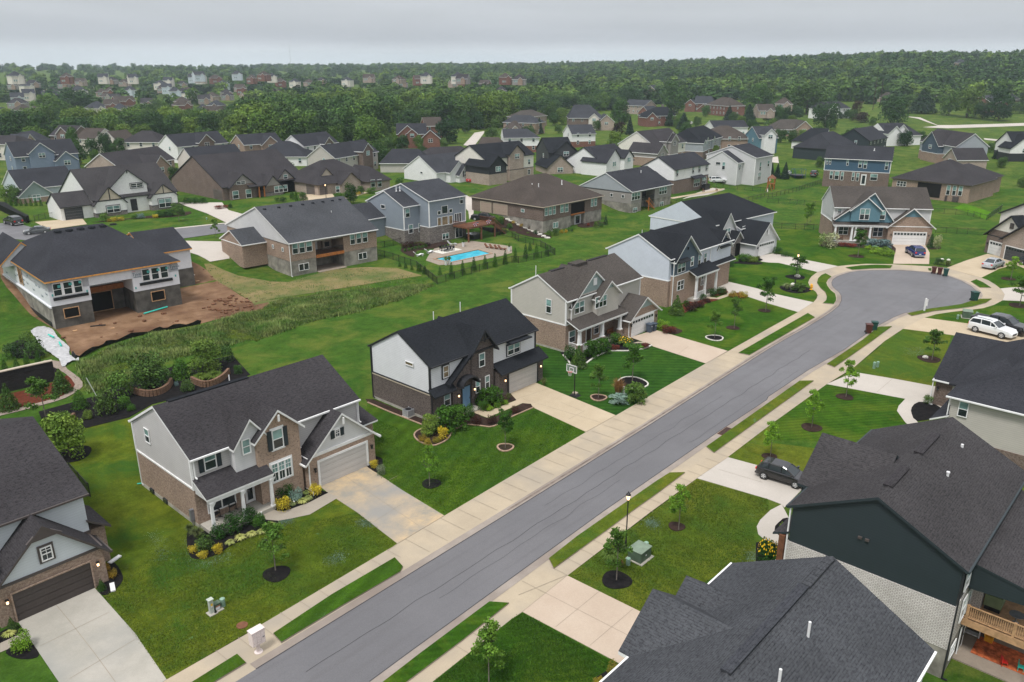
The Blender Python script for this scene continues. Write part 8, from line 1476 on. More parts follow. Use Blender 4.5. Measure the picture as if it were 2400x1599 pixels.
MBX = GP('F', 25, 1290); t = empty('mailbox_unit', MBX, 0, label='pinkish-white cluster mailbox on a pedestal at the kerb', cat='mailbox'); MB().lathe([(.26, 0), (.26, .05), (.12, .12), (.11, .62), (.2, .68)], 14).build('pedestal', 'mail_pink', t); MB().box(-.42, .42, -.24, .24, .68, 1.62).build('cabinet', 'mail_pink', t); MB().box(-.45, .45, -.27, .27, 1.62, 1.70).build('top', 'mail_pink', t)
for i in range(3):
    for j in range(5): MB().box(-.39+i*.27, -.15+i*.27, -.262, -.24, .72+j*.175, .87+j*.175).build('mail_door', 'mail_pink', t)
MB().box(.24, .36, -.275, -.262, 1.1, 1.16).build('handle', 'metal_grey', t)
def simple(name, cat, label, mb, mat, loc, rz=0, group=None): o = mb.build(name, mat); o.location = loc; o.rotation_euler = (0, 0, rz); return tag(o, label, cat, group)
simple('manhole_cover', 'manhole cover', 'rusty round manhole cover in the near lawn', MB().lathe([(.36, 0), (.36, .04), (.30, .055), (.05, .06)], 20), 'wood_brown', GP('E', 2225, 1047))
for (r_, x, y) in (('C', 1955, 830),):
    t = empty('storm_drain', GP(r_, x, y), math.radians(2), label='rust-brown storm drain grate in the gutter', cat='drain'); MB().box(-1.0, 1.0, -.32, .32, .03, .055).build('frame', 'wood_brown', t); g_ = MB()
    for k in range(14): g_.box(-.92+k*.135, -.86+k*.135, -.28, .28, .055, .075)
    g_.build('grate', 'metal_black', t)
p = GP('q', 790, 700); t = empty('fire_hydrant', p, 0, label='orange fire hydrant beside the curved sidewalk', cat='fire hydrant'); t.scale = (1.25,)*3; MB().lathe([(.2, 0), (.2, .05), (.13, .08), (.13, .55), (.18, .58), (.16, .68), (.05, .76), (.04, .82)], 12).build('barrel', 'hydrant', t)
MB().cyl((-.26, 0, .45), (.26, 0, .45), .08).build('side_outlets', 'hydrant', t); MB().cyl((0, -.22, .38), (0, 0, .38), .09).build('front_outlet', 'hydrant', t)
# trash carts
flat('cart_brown', (.075,.022,.016), .5, .3, .1); flat('cart_green', (.012,.055,.045), .5, .3, .1); flat('cart_blue', (.055,.075,.105), .5, .3, .1)
def cart(r, x, y, top, mat, label, rz=0):
    p = GP(r, x, y); h = min(1.6, max(1.05, hgt(p, nat(r, x, top)[1]))); s = h/1.1; t = empty('trash_cart', p, rz, label=label, cat='trash cart', group='wheeled trash carts'); t.scale = (s,)*3
    def fr(z0, z1, a, b, m_): MB().add([(i*q*.5, j*q*.5, z) for z, q in ((z0, a), (z1, b)) for i, j in ((-1,-1),(1,-1),(1,1),(-1,1))], [(3,2,1,0), (4,5,6,7), (0,1,5,4), (1,2,6,5), (2,3,7,6), (3,0,4,7)]).build(m_, mat, t)
    fr(.06, .95, .48, .62, 'body'); MB().box(-.34, .34, -.36, .34, .95, 1.04).build('lid', mat, t); MB().cyl((-.28, .34, .98), (.28, .34, .98), .03).build('handle', 'metal_black', t); MB().box(-.12, .12, -.30, -.285, .7, .78).build('sticker', 'plate_white', t)
    for sx in (-1, 1): MB().cyl((sx*.25, .24, .12), (sx*.31, .24, .12), .12).build('wheel', 'tyre', t)
for a in (('q',1840,1500,1320,'cart_brown','brown trash cart by the street with a white sticker',.5),('q',1945,1445,1275,'cart_green','green trash cart right behind the brown street cart',.5),('r',690,402,270,'cart_brown','brown trash cart at the circle edge, left one',.2),('r',798,420,285,'cart_brown','brown trash cart between its brown twin and the green cart',.2),('r',905,450,305,'cart_green','green trash cart beside the two brown carts',.2),('r',1430,905,725,'cart_green','green trash cart alone on the inner circle edge',.8),
    ('O',1262,1290,1205,'cart_blue','blue-grey trash cart against the garage, front one',0),('O',1300,1278,1200,'cart_blue','blue-grey trash cart against the garage, rear one',0),('L',2030,1410,1355,'cart_blue','grey trash cart at the tan brick side wall',0)): cart(*a)
flat('print_pale', (.62,.40,.40), .6, .2, .2); p = GP('r', 515, 1100); h = hgt(p, nat('r', 540, 850)[1]); t = empty('sign_post', p, R(55), label='white sign post with faint red marks on the verge of the circle', cat='sign'); MB().box(-.09, .09, -.09, .09, 0, h*.95).lathe([(.1, h*.95), (.02, h)], 8).build('post', 'white_plastic', t); MB().box(-.32, .32, -.13, -.1, h*.42, h*.93).build('board', 'white_plastic', t)

for k in range(5): MB().box(-.2+.05*(k % 2), .18-.04*(k % 3), -.14, -.13, h*(.5+.08*k), h*(.5+.08*k)+.05).build('red_mark', 'print_pale', t)
# basketball hoop
m, nt, b = newmat('clear', .05, .5); b.inputs['Alpha'].default_value = .18; b.inputs['Base Color'].default_value = (.5,.55,.55,1)
p = GP('C', 572, 505); t = empty('basketball_hoop', p, R(-88), label='portable basketball hoop with black base beside the tan driveway', cat='basketball hoop'); H_ = 3.7
MB().add([(x*w_, y*w_, z) for z, w_ in ((0, 1), (.22, .7)) for x, y in ((-.5,-.3),(.5,-.3),(.5,.6),(-.5,.6))], [(3,2,1,0), (4,5,6,7), (0,1,5,4), (1,2,6,5), (2,3,7,6), (3,0,4,7)]).build('base', 'metal_black', t); MB().cyl((0, 0, .1), (0, 0, H_-.7), .06).beam((0, 0, H_-.9), (0, -.55, H_-.3), .06).beam((0, 0, H_-.7), (0, -.55, H_-.1), .05).build('pole', 'metal_black', t)
bd = MB(); W2, z0, z1, y_ = .68, H_-.75, H_+.1, -.6
for q in ((-W2, W2, z0, z0+.06), (-W2, W2, z1-.06, z1), (-W2, -W2+.06, z0, z1), (W2-.06, W2, z0, z1), (-.28, .28, z0+.12, z0+.17), (-.28, .28, z0+.5, z0+.55), (-.28, -.23, z0+.12, z0+.55), (.23, .28, z0+.12, z0+.55)): bd.box(q[0], q[1], y_-.03, y_+.01, q[2], q[3])
B_ = bd.build('backboard', 'white_plastic', t); MB().box(-W2+.06, W2-.06, y_-.005, y_, z0+.06, z1-.06).build('clear_panel', 'clear', B_)
rm = MB(); nn = 14
for i in range(nn): a, b = 6.283*i/nn, 6.283*(i+1)/nn; rm.beam((.23*math.cos(a), y_-.3+.23*math.sin(a), z0+.14), (.23*math.cos(b), y_-.3+.23*math.sin(b), z0+.14), .03)
rm.build('rim', 'tail_red', t); nt_ = MB()
for i in range(8): a = 6.283*i/8; nt_.beam((.22*math.cos(a), y_-.3+.22*math.sin(a), z0+.12), (.12*math.cos(a+.5), y_-.3+.12*math.sin(a+.5), z0-.3), .015)
nt_.build('net', 'white_plastic', t); MB().box(-.35, .15, .1, .5, .22, .34).build('sandbag', 'tan_trim', t)
# rocking chairs
def rocker(x, y, rz, label, z=.35, mat='metal_black', s=1):
    t = empty('rocking_chair', (x, y, z), rz, label=label, cat='rocking chair'); t.scale = (s,)*3; MB().box(-.27, .27, -.26, .26, .42, .46).build('seat', mat, t); b = MB()
    for i in range(6): b.beam((-.22+i*.088, .25, .5), (-.24+i*.096, .42, 1.12), .03)
    b.beam((-.27, .43, 1.14), (.27, .43, 1.14), .07).beam((-.25, .27, .55), (.25, .27, .55), .05); b.build('backrest', mat, t)
    for sx in (-.28, .28):
        MB().beam((sx, -.25, .68), (sx, .3, .68), .05).build('armrest', mat, t); MB().beam((sx, -.45, .1), (sx, -.1, .03), .05).beam((sx, -.1, .03), (sx, .3, .03), .05).beam((sx, .3, .03), (sx, .6, .12), .05).build('rocker', mat, t)
        for yy in (-.22, .24): MB().beam((sx, yy, .05), (sx, yy, .68), .045).build('leg', mat, t)
p1, p2 = GP('b', 560, 1010, .35), GP('b', 800, 885, .35); rocker(p1.x, p1.y, .35, 'black rocking chair partly behind the first porch column'); rocker(p2.x, p2.y, .1, 'black rocking chair between the first two porch columns', s=1.05)
p3 = GP('P', 665, 440, .5); rocker(p3.x, p3.y, R(-55), 'red-brown porch chair of the teal-gabled house', .5, 'wood_brown', 1.2); p4 = GP('O', 835, 1300, .3)
def bench(p, rz, label, mat='wood_brown', w_=1.4):
    t = empty('porch_bench', p, rz, label=label, cat='bench'); MB().box(-w_/2, w_/2, -.25, .25, .4, .46).build('seat', mat, t); MB().box(-w_/2, w_/2, .2, .26, .5, .95).build('backrest', mat, t)
    for x in (-w_/2+.1, w_/2-.1):
        for y in (-.2, .2): MB().box(x-.04, x+.04, y-.04, y+.04, 0, .4).build('leg', mat, t)
bench((82.3, 57.2, .3), 0, 'dark wooden bench on the porch of the beige house')
# ================================================================ POOL YARD
m, nt, b = newmat('pool_water', .06, .5); b.inputs['Base Color'].default_value = (.02, .42, .55, 1); wv = coord(nt, 'World'); L(nt, rgbmix(nt, noise_n(nt, wv, .8, 3, .6), (.018,.36,.50), (.06,.52,.66)), b.inputs['Base Color']); bump(nt, b, noise_n(nt, wv, 3, 3, .5), .25, .05)
t = empty('swimming_pool', (POOL[0].x, POOL[0].y, 0), 0, label='blue rectangular swimming pool set in a stone patio', cat='pool'); pc = [(p.x-POOL[0].x, p.y-POOL[0].y) for p in POOL]
MB().ext(pc, -.4, -.05).build('water', 'pool_water', t); cp = MB()
for i in range(4): a, b_ = pc[i], pc[(i+1) % 4]; cp.beam((*a, .05), (*b_, .05), .35, .14)
cp.build('coping', 'edge_tan', t)
flat('pool_stone', (.30,.26,.21), .8, .3, .2, sc=1.2); 
def lounger(r, x, y, rz, label, mat='white_plastic', s=1):
    p = GP(r, x, y); t = empty('pool_lounger', p, rz, label=label, cat='sun lounger'); t.scale = (s,)*3; mb = MB(); pr = [(0, .32), (.5, .42), (1.0, .22), (1.5, .34), (1.95, .9)]
    for a, b_ in zip(pr, pr[1:]): mb.beam((a[0], 0, a[1]), (b_[0], 0, b_[1]), .62, .08)
    mb.build('seat', mat, t); MB().box(.2, .4, -.25, .25, 0, .34).build('leg', mat, t); MB().box(1.2, 1.4, -.25, .25, 0, .28).build('leg', mat, t)
lounger('N', 1540, 585, R(160), 'curved white pool lounger at the patio end, front one'); lounger('N', 1630, 555, R(175), 'curved white pool lounger near the dining set'); lounger('N', 1845, 492, R(120), 'black and white lounger by the basement door', 'grey_trim')
for x, o_ in ((2170, 'first'), (2215, 'second'), (2260, 'third'), (2295, 'fourth')): lounger('N', x, 520+(x-2170)*.13, R(100), 'brown wooden lounger on the far patio, %s in the row' % o_, 'wood_brown', .9)
p = GP('N', 1755, 540); simple('outdoor_rug', 'rug', 'pale rug under the black dining set', MB().box(-2.6, 2.6, -1.5, 1.5, .03, .045), 'edge_white', p)
t = empty('patio_table', p+Vector((0, 0, .04)), 0, label='long black dining table on the pale rug', cat='table'); MB().box(-1.2, 1.2, -.5, .5, .7, .75).build('tabletop', 'metal_black', t)
for sx in (-1, 1):
    for sy in (-1, 1): MB().box(sx*1.1-.04, sx*1.1+.04, sy*.4-.04, sy*.4+.04, 0, .7).build('leg', 'metal_black', t)
def pchair(x, y, z, rz, label, mat='metal_black', s=1, group='black dining chairs by the pool'):
    t = empty('patio_chair', (x, y, z), rz, label=label, cat='chair', group=group); t.scale = (s,)*3; MB().box(-.24, .24, -.24, .24, .42, .46).build('seat', mat, t); MB().box(-.24, .24, .2, .25, .46, .95).build('backrest', mat, t)
    for sx in (-.2, .2):
        for sy in (-.2, .2): MB().box(sx-.02, sx+.02, sy-.02, sy+.02, 0, .42).build('leg', mat, t)
for i, x in enumerate((-.8, 0, .8)):
    for sy in (-1, 1): pchair(p.x+x, p.y+sy*.8, .05, 0 if sy > 0 else math.pi, 'black dining chair on the %s side of the pool table, %s' % ('house' if sy > 0 else 'pool', ('towards the loungers', 'in the middle', 'towards the deck')[i]))
def planter(r, x, y, label, mat='white_plastic'):
    p = GP(r, x, y); t = empty('planter', p, 0, label=label, cat='planter'); MB().lathe([(.2, 0), (.3, .8), (.3, .85)], 12).build('pot', mat, t); c = PROTO['t_palm'][0].copy(); COL.objects.link(c); c.parent = t; c.name = 'plant'; c.location = (0, 0, .8); c.scale = (.8, .8, 1.0)
planter('N', 1745, 672, 'tall white planter at the pool corner, larger one'); planter('N', 1775, 668, 'smaller white planter at the pool corner'); planter('N', 2325, 545, 'white planter at the far patio corner'); planter('N', 1905, 503, 'white planter under the raised deck')
flat('bunting', (.55,.1,.12), .6, .2, .6, sc=7)
mb = MB()
for k in range(12): a0, a1 = math.pi*(1+k/12), math.pi*(1+(k+1)/12); mb.add([(0, 0, 0), (.8*math.cos(a0), 0, .8*math.sin(a0)), (.8*math.cos(a1), 0, .8*math.sin(a1))], [(0,1,2)], k % 3)
for x, o_ in ((113.6, 'left'), (117.4, 'right')):
    m2 = MB(); m2.v, m2.f, m2.m = list(mb.v), list(mb.f), list(mb.m); o = m2.build('bunting_fan', ['tail_red', 'plate_white', 'paint_blue']); o.location = (x, 113.33, 3.8); tag(o, 'red, white and blue pleated fan hung on the deck rail, %s one' % o_, 'bunting')
t = empty('hot_tub', GP('N', 2000, 425), 0, label='dark covered hot tub under the raised deck', cat='hot tub'); MB().box(-1.2, 1.2, -1.1, 1.1, 0, .9).build('tub', 'metal_black', t); MB().box(-1.25, 1.25, -1.15, 1.15, .9, 1.02).build('cover', 'paint_grey', t)
# ---- fences
def fence(pts, label, h=1.25, mat='metal_black', gap=.16, post=2.3, name='metal_fence'):
    """pts: list of ground points; one thing: posts, rails and pickets"""
    o3 = Vector((pts[0][0], pts[0][1], terr(*pts[0][:2]))); t = empty(name, o3, 0, label=label, cat='fence'); pk = MB(); rl = MB(); npst = 0
    for a, b in zip(pts, pts[1:]):
        a, b = Vector(a[:2]), Vector(b[:2]); L_ = (b-a).length; n_ = max(1, round(L_/post)); P3 = lambda q, z: Vector((q.x, q.y, terr(q.x, q.y)+z))-o3
        for i in range(n_):
            p, q = a+(b-a)*(i/n_), a+(b-a)*((i+1)/n_); MB().beam(P3(p, 0), P3(p, h+.08), .07).build('post', mat, t); rl.beam(P3(p, h), P3(q, h), .04); rl.beam(P3(p, h-.15), P3(q, h-.15), .03); rl.beam(P3(p, .12), P3(q, .12), .03); k = int((q-p).length/gap)
            for j in range(1, k): m_ = p+(q-p)*(j/k); pk.beam(P3(m_, .08), P3(m_, h), .018)
    rl.build('rails', mat, t); pk.build('grille', mat, t); return t  # the fence's grille is its row of separate pickets, merged into one mesh
fence(poly(('N',1105,580,1260,625,1480,700,1665,850)), 'black metal fence on the building-plot side of the pool'); fence(poly(('N',1665,850,1900,775,2200,690,2352,650),('O',60,655,270,610,395,580)), 'long black metal fence in front of the evergreens'); fence(poly(('O',395,580,265,505,60,455),('N',2352,420,2240,400,2080,330)), 'black metal fence climbing from the pool corner to the rockery'); fence(poly(('N',1100,525,1340,478)), 'short black fence beside the stone base of the pool house')
fence(poly(('P',0,330,250,345,500,350)), 'black fence left of the teal-gabled house'); fence(poly(('P',1540,375,1830,388,2000,400)), 'black fence right of the teal-gabled house'); fence(poly(('P',-10,100,200,110,330,125,530,140)), 'black fence behind the two thin young trees', gap=.3); fence(poly(('L',0,1430,260,1370,500,1290)), 'dark fence running towards the blue house', gap=.3)
fence(poly(('P',1510,195,1830,215,2005,262,2150,160)), 'dark fence round the bright green lawn', gap=.3); fence(poly(('K',1460,1500,1700,1460,1900,1440)), 'black fence right of the grey walkout house', gap=.3); fence(poly(('K',1815,1330,2000,1345,2352,1375)), 'black fence below the white car', gap=.3); fence(poly(('O',2090,110,2250,70,2352,40)), 'black fence above the near-black roof', gap=.3)
fence(poly(('M',320,272,360,262,420,250,500,240)), 'black fence beside the half-timber garage'); fence(poly(('A',650,1230,830,1430,720,1440)), 'black fence behind the pale shake gable house')
simple('hedge_wall', 'hedge', 'long dark clipped hedge beside the rear street', MB().ext([(p.x, p.y) for p in poly(('M',0,140,60,150,150,210,275,275,250,290,120,230,0,170))], 2.4, 3.9), 'leaf_dark', (0, 0, 0))
# ---- silt fence, plastic sheet, pipes, site litter
flat('silt', (.012,.012,.013), .7, .3, .3); flat('plastic_white', (.40,.40,.405), .45, .4, .18, sc=3); flat('pipe_teal', (.04,.50,.40), .4, .4, .05); flat('dirt_dark', (.14,.07,.04), .95, .1, .35, sc=2)
sf = poly(('M',655,1500,720,1530,900,1440,1010,1400,1200,1340,1420,1290,1530,1270,1700,1240,1840,1215)); sf = smooth(sf, 3, False); mb = MB()
for i in range(len(sf)-1):
    a, b = sf[i], sf[i+1]; l0, l1 = .55+.2*math.sin(i*1.7), .55+.2*math.sin(i*1.7+1.7); mb.add([(*a, terr(*a)), (*b, terr(*b)), (b.x+.1, b.y-.25, terr(*b)+l1), (a.x+.1, a.y-.25, terr(*a)+l0)], [(0,1,2,3)])
tag(mb.build('silt_fence', 'silt'), 'sagging black silt fence along the edge of the red dirt', 'silt fence')
sp = smooth(poly(('M',285,1285,380,1245,480,1270,530,1340,600,1400,640,1440,640,1500,720,1560),('A',720,165,640,205,575,245),('A',540,170,420,90,350,20),('M',330,1350)), 3); me = bpy.data.meshes.new('plastic_sheet'); bm = bmesh.new(); vs = [bm.verts.new((p[0], p[1], 0)) for p in sp]
for t3 in tessellate_polygon([[Vector((p[0], p[1], 0)) for p in sp]]): bm.faces.new([vs[i] for i in t3])
for ax in (0, 1):
    c = [v.co[ax] for v in bm.verts]; a = min(c)+.35
    while a < max(c): bmesh.ops.bisect_plane(bm, geom=bm.verts[:]+bm.edges[:]+bm.faces[:], plane_co=Vector((a, 0, 0)) if ax == 0 else Vector((0, a, 0)), plane_no=Vector((1, 0, 0)) if ax == 0 else Vector((0, 1, 0))); a += .4
for v in bm.verts: v.co.z = .12+.22*max(0, noise.noise(Vector((v.co.x*1.3, v.co.y*1.3, 0)))+.3)
bmesh.ops.recalc_face_normals(bm, faces=bm.faces[:]); bm.to_mesh(me); bm.free(); me.materials.append(MAT['plastic_white']); autouv(me); o = bpy.data.objects.new('plastic_sheet', me); COL.objects.link(o); tag(o, 'crumpled white plastic sheet spilling from the building site', 'plastic sheet')
def pipe_(r, x1, y1, x2, y2, label, rad=.11, z=.2): a, b = GP(r, x1, y1, z), GP(r, x2, y2, z); tag(MB().cyl(a, b, rad, rad, 8).build('pipe', 'pipe_teal'), label, 'pipe')
pipe_('M', 1322, 1118, 1538, 1055, 'long teal pipe lying at the foot of the concrete wall'); pipe_('M', 445, 1310, 495, 1335, 'short teal pipe across the white plastic', z=.4); pipe_('M', 545, 1380, 562, 1415, 'short upright-looking teal pipe at the plastic edge', z=.4); pipe_('A', 1260, 1310, 1330, 1300, 'teal drain outlet beside the tan brick side wall', .05, .08)
mb = MB(); rg = random.Random(4)
for (x, y) in scatter_in(poly(('M',1950,1020,2150,920,2280,960,2352,1080,2100,1130,1900,1080)), 60, 9)+scatter_in(DIRT, 60, 4):
    if y > 117 and 26 < x < 60 and y > 117.5: continue
    s_ = rg.uniform(.1, .4); mb.add([(x+s_*math.cos(a)*rg.uniform(.6, 1.2), y+s_*math.sin(a)*rg.uniform(.6, 1.2), terr(x, y)+z) for z in (0, s_*.7) for a in np.arange(0, 6.2, 1.26)], [(0,1,2,3,4)[::-1], (5,6,7,8,9)]+[(i, (i+1) % 5, 5+(i+1) % 5, 5+i) for i in range(5)])
tag(mb.build('rubble', 'dirt_dark'), kind='stuff')
# boards and flat litter on the dirt
for i, (x, y, l_, a, mt, lb) in enumerate((('M', 0, 0, 0, 0, 0),)): pass
for (x1, y1, x2, y2, mt, lb) in ((1680,715,1785,765,'edge_white','pale plank leaning out from the unfinished house'),(830,1235,970,1222,'silt','black strip lying before the unfinished house'),(670,1278,710,1270,'wood_tan','orange wood scrap near the silt fence, left one'),(1018,1255,1052,1250,'wood_tan','orange wood scrap near the silt fence, middle one'),(1800,820,1830,814,'wood_tan','orange wood scrap up the dirt slope'),(1092,1420,1130,1408,'wood_tan','tan board at the edge of the weeds')):
    a, b = GP('M', x1, y1, .08), GP('M', x2, y2, .08); tag(MB().beam(a, b, .35, .08).build('board', mt), lb, 'board')
# ---- block walls of the left garden
def blockwall(name, pts, h, mat, label, wd=.35, cap=None):
    p0 = pts[0]; t = empty(name, (p0.x, p0.y, 0), 0, label=label, cat='garden wall'); mb = MB(); k = 4
    for r_ in range(k):
        for i in range(len(pts)-1):
            a, b = pts[i]-p0, pts[i+1]-p0; d = (b-a).normalized()*.015; mb.beam((*(a+d), h*(r_+.5)/k), (*(b-d), h*(r_+.5)/k), wd-.02*r_, h/k-.02)
    mb.build('blocks', mat, t)
    if cap:
        c = MB()
        for i in range(len(pts)-1): c.beam((*(pts[i]-p0), h+.04), (*(pts[i+1]-p0), h+.04), wd+.1, .1)
        c.build('cap', cap, t)
brick('block_brown', (.26,.155,.10), (.20,.12,.08), (.09,.055,.04), .4, .2, .02); brick('block_dark', (.035,.032,.032), (.022,.02,.02), (.01,.01,.01), .4, .2, .02)
blockwall('block_wall', smooth(poly(('A',1210,470,1290,498,1380,508,1470,490,1540,450,1580,390)), 3, False), .75, 'block_brown', 'curved brown block wall in the mulch bed, left one'); blockwall('block_wall', smooth(poly(('A',1765,378,1830,410,1900,422,1980,400,2060,350,2105,300)), 3, False), .75, 'block_brown', 'curved brown block wall in the mulch bed, right one'); blockwall('block_wall', smooth(poly(('A',420,825,480,830,540,810,590,770,640,740,690,705)), 3, False), .6, 'block_brown', 'curved brown block wall behind the pale shake gable house')
blockwall('retaining_wall', poly(('A',-300,555,0,480,250,420,515,360)), 2.4, 'block_dark', 'straight black block retaining wall with pale cap', .4, 'tan_trim'); a_ = poly(('A',-300,555,0,480,250,420,515,360,640,250,0,380))
blockwall('retaining_wall', poly(('N',2050,330,2180,375,2300,360)), 1.3, 'block_dark', 'dark retaining wall below the black pickup', .4)
# rockery steps
for i in range(12):
    p = GP('O', -40+i*33, 255+i*15.5); simple('stepping_stone', 'stepping stone', 'pale stone step on the rockery slope, %s from the top' % ('first', 'second', 'third', 'fourth', 'fifth', 'sixth', 'seventh', 'eighth', 'ninth', 'tenth', 'eleventh', 'twelfth')[i], MB().add([(math.cos(a)*.8*random.uniform(.8, 1.1), math.sin(a)*.5*random.uniform(.8, 1.1), z) for z in (0, .22) for a in np.arange(0, 6.2, 1.05)], [(5,4,3,2,1,0), (6,7,8,9,10,11)]+[(k, (k+1) % 6, 6+(k+1) % 6, 6+k) for k in range(6)]), 'edge_white', p, random.uniform(0, 3), 'stone steps of the rockery')
# ---- play yard
flat('tramp_blue', (.02,.07,.16), .6, .3, .1)
p = GP('L', 275, 1240); t = empty('trampoline', p, 0, label='round trampoline with dark blue safety net', cat='trampoline'); MB().lathe([(2.2, .8), (2.2, .9), (1.9, .92)], 20).build('mat', 'metal_black', t)
for k in range(6): a = k*1.047; MB().cyl((2.2*math.cos(a), 2.2*math.sin(a), 0), (2.2*math.cos(a), 2.2*math.sin(a), 2.7), .06).build('post', 'tramp_blue', t)
MB().cyl((2.05, 0, 2.6), (2.05, .01, 2.6), .03).build('net_clip', 'tramp_blue', t); rr = MB()
for k in range(20): a, b = .314*k, .314*(k+1); rr.beam((2.1*math.cos(a), 2.1*math.sin(a), 2.6), (2.1*math.cos(b), 2.1*math.sin(b), 2.6), .06)
rr.build('top_ring', 'tramp_blue', t)
p = GP('L', 25, 1345); t = empty('play_set', p, .3, label='wooden play tower with slide in the fenced yard', cat='play set'); tw = MB()
for sx in (-.9, .9):
    for sy in (-.9, .9): MB().box(sx-.1, sx+.1, sy-.1, sy+.1, 0, 3.2).build('post', 'wood_or', t)
MB().box(-1, 1, -1, 1, 1.5, 1.65).build('platform', 'wood_or', t); MB().add([(-1.2, -1.2, 3.1), (1.2, -1.2, 3.1), (1.2, 1.2, 3.1), (-1.2, 1.2, 3.1), (0, 0, 4.2)], [(0,1,4), (1,2,4), (2,3,4), (3,0,4), (3,2,1,0)]).build('roof', 'wood_brown', t); MB().beam((1, 0, 1.6), (3.2, 0, .2), .7, .08).build('slide', 'hydrant', t); MB().beam((-1, 0, 2.6), (-4.2, 0, 2.6), .15).beam((-4.2, -.9, 0), (-4.2, 0, 2.6), .12).beam((-4.2, .9, 0), (-4.2, 0, 2.6), .12).build('swing_beam', 'wood_or', t)
# ---- patio furniture behind the dark brick house, rear patio of the green house
p = GP('K', 1780, 1352); t = empty('covered_grill', p, 0, label='black covered grill on the patio behind the white upper wall', cat='grill'); MB().box(-1.4, 1.4, -.5, .5, 0, 1.5).box(-1.0, 1.0, -.45, .45, 1.5, 1.7).build('cover', 'metal_black', t)
sheet('patio', poly(('K',1560,1440,1700,1380,1840,1335,1960,1350,1800,1400,1650,1420)), .02, 'drive_pale', step=2.0)
for (x, y) in ((1760, 1372), (1880, 1362)): bench(GP('K', x, y), .4, 'brown patio bench %s the covered grill' % ('before' if x < 1800 else 'right of'))
flat('rug_orange', (.50,.13,.05), .9, .1, .5, sc=3); simple('outdoor_rug', 'rug', 'orange patterned rug under the timber deck', MB().box(0, 5.0, 0, 2.2, 0, .02).box(.8, 1.6, .4, .8, .02, .024), 'rug_orange', (51.9, 6.5, -2.49), R(-90))
flat('green_cover', (.17,.22,.12), .7, .2, .15); t = empty('covered_grill', (53.6, 6.0, .5), 0, label='olive green covered grill in the corner of the deck', cat='grill'); MB().box(-.9, .9, -.5, .5, .35, 1.15).build('cover', 'green_cover', t); MB().box(-.8, .8, -.45, .45, 0, .35).build('cart', 'metal_black', t)
pchair(52.0, 4.6, -2.5, .5, 'small red chair on the patio edge under the deck', 'tail_red', .75, 'small coloured chairs'); pchair(52.2, 3.7, -2.5, .2, 'small turquoise chair on the patio edge under the deck', 'pipe_teal', .75, 'small coloured chairs')
simple('table', 'table', 'round glass table on the timber deck', MB().lathe([(.2, 0), (.05, .05), (.05, .55), (.45, .57), (.45, .6)], 14), 'metal_grey', (52.6, 4.6, .5)); sh = MB()
for z in (.1, .6, 1.1, 1.6): sh.box(-.45, .45, -.2, .2, z, z+.05)
for x in (-.45, .45): sh.box(x-.03, x+.03, -.2, .2, 0, 1.7)
simple('shelf_unit', 'shelf', 'white shelf unit against the basement wall', sh, 'white_plastic', (53.9, 6.9, -2.5), 1.57); simple('toy_chair', 'toy', 'yellow plastic toy chair under the deck', MB().box(-.25, .25, -.25, .25, 0, .4).box(-.25, .25, .2, .28, .4, .9), 'hydrant', (54.0, 5.9, -2.5))
# ---- power poles and mast
for (r_, x, y, tp, lb) in (('L', 962, 620, 318, 'left'), ('L', 1030, 560, 335, 'middle'), ('L', 1112, 520, 385, 'right')):
    p = GP(r_, x, y); h = min(22, hgt(p, nat(r_, x, tp)[1])); t = empty('power_pole', p, .6, label='wooden power pole before the wood, %s of three' % lb, cat='power pole', group='power poles'); MB().cyl((0, 0, 0), (0, 0, h), .25, .16).build('pole', 'wood_dark', t); MB().box(-1.6, 1.6, -.1, .1, h-1.2, h-1.0).build('crossarm', 'wood_dark', t)
p = GP('J', 185, 330); simple('radio_mast', 'mast', 'thin distant radio mast on the horizon', MB().cyl((0, 0, 0), (0, 0, 60), .5, .2, 5), 'grey_trim', Vector((1900*math.cos(R(57)), 1900*math.sin(R(57)), 20)))
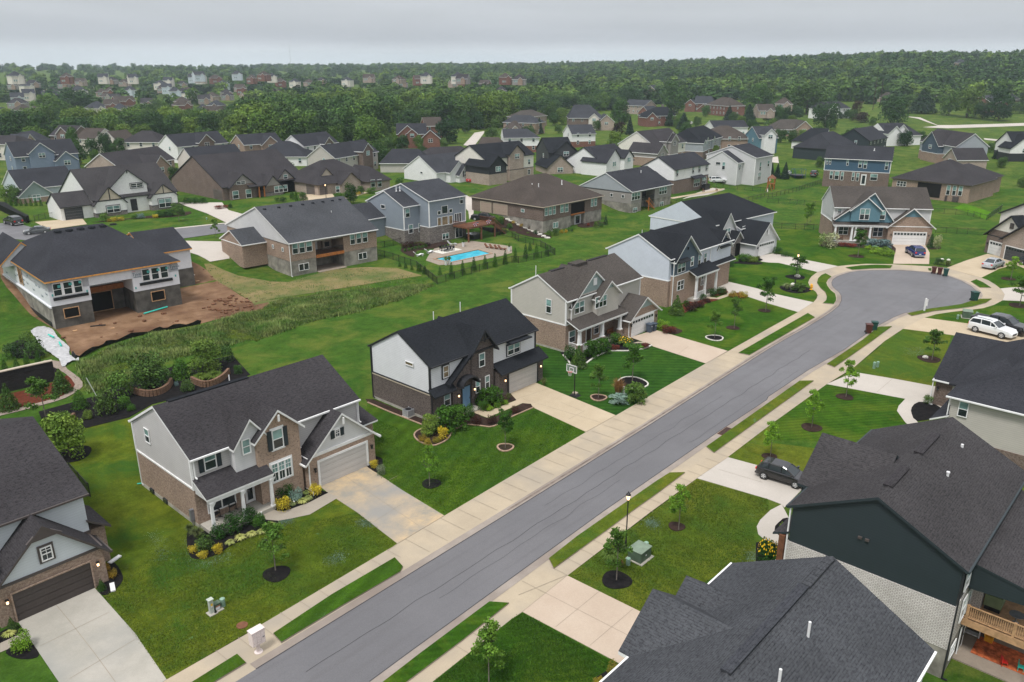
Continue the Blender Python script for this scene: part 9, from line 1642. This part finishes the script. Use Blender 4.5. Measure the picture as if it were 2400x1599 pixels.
# small garden details: path lights, rocks, hose box
for r_, x, y, lb in (('b',1470,830,'by the yellow shrub at the walk bend'),('b',1762,800,'in front of the blue shrub'),('b',2058,668,'next to the garage bed'),('b',1262,965,'beside the rounded shrub at the walk')):
    simple('path_light', 'path light', 'little white path light '+lb, MB().lathe([(.03, 0), (.03, .25), (.07, .27), (.02, .36)], 8), 'white_plastic', GP(r_, x, y, .06), group='white path lights')
for r_, x, y, s_, lb in (('D',1445,150,.35,'under the young tree on the yellowish lawn'),('q',540,460,.5,'in the mulch behind the turning-circle lamp'),('q',457,610,.4,'in the lamp post bed'),('r',845,150,.35,'in the low planting, left'),('r',965,160,.35,'in the low planting, right')):
    simple('garden_rock', 'rock', 'pale rock '+lb, MB().lathe([(s_, 0), (s_*.95, s_*.4), (s_*.5, s_*.75), (s_*.1, s_*.8)], 7), 'edge_white', GP(r_, x, y, .06))
simple('splash_block', 'splash block', 'white splash block in the mulch beside the garage', MB().box(-.15, .15, -.5, .5, 0, .1), 'white_plastic', GP('E', 1035, 700, .06), -.3); simple('splash_block', 'splash block', 'white splash block on the lawn edge', MB().box(-.15, .15, -.5, .5, 0, .1), 'white_plastic', GP('E', 1055, 445, .03), -1.2)
simple('white_post', 'post', 'white utility post between the tan grass and the juniper', MB().lathe([(.12, 0), (.12, .9), (.05, 1.0)], 8), 'white_plastic', GP('C', 1025, 492)); simple('leaning_pole', 'pole', 'pale pole leaning over the broad shrub', MB().beam((0, 0, 0), (-.6, .8, 2.6), .07), 'util_grey', GP('A', 912, 545))
# ================================================================ HAZE
m = bpy.data.materials.new('haze'); m.use_nodes = True; nt = m.node_tree; nt.nodes.clear(); MAT['haze'] = m
o_ = nt.nodes.new('ShaderNodeOutputMaterial'); pv = nt.nodes.new('ShaderNodeVolumePrincipled'); pv.inputs['Color'].default_value = (.74, .85, .98, 1); pv.inputs['Density'].default_value = .00014; pv.inputs['Anisotropy'].default_value = .2
nt.links.new(pv.outputs[0], o_.inputs['Volume']); MB().box(-900, 4300, -900, 4300, -40, 95).build('haze', 'haze', kind='stuff')
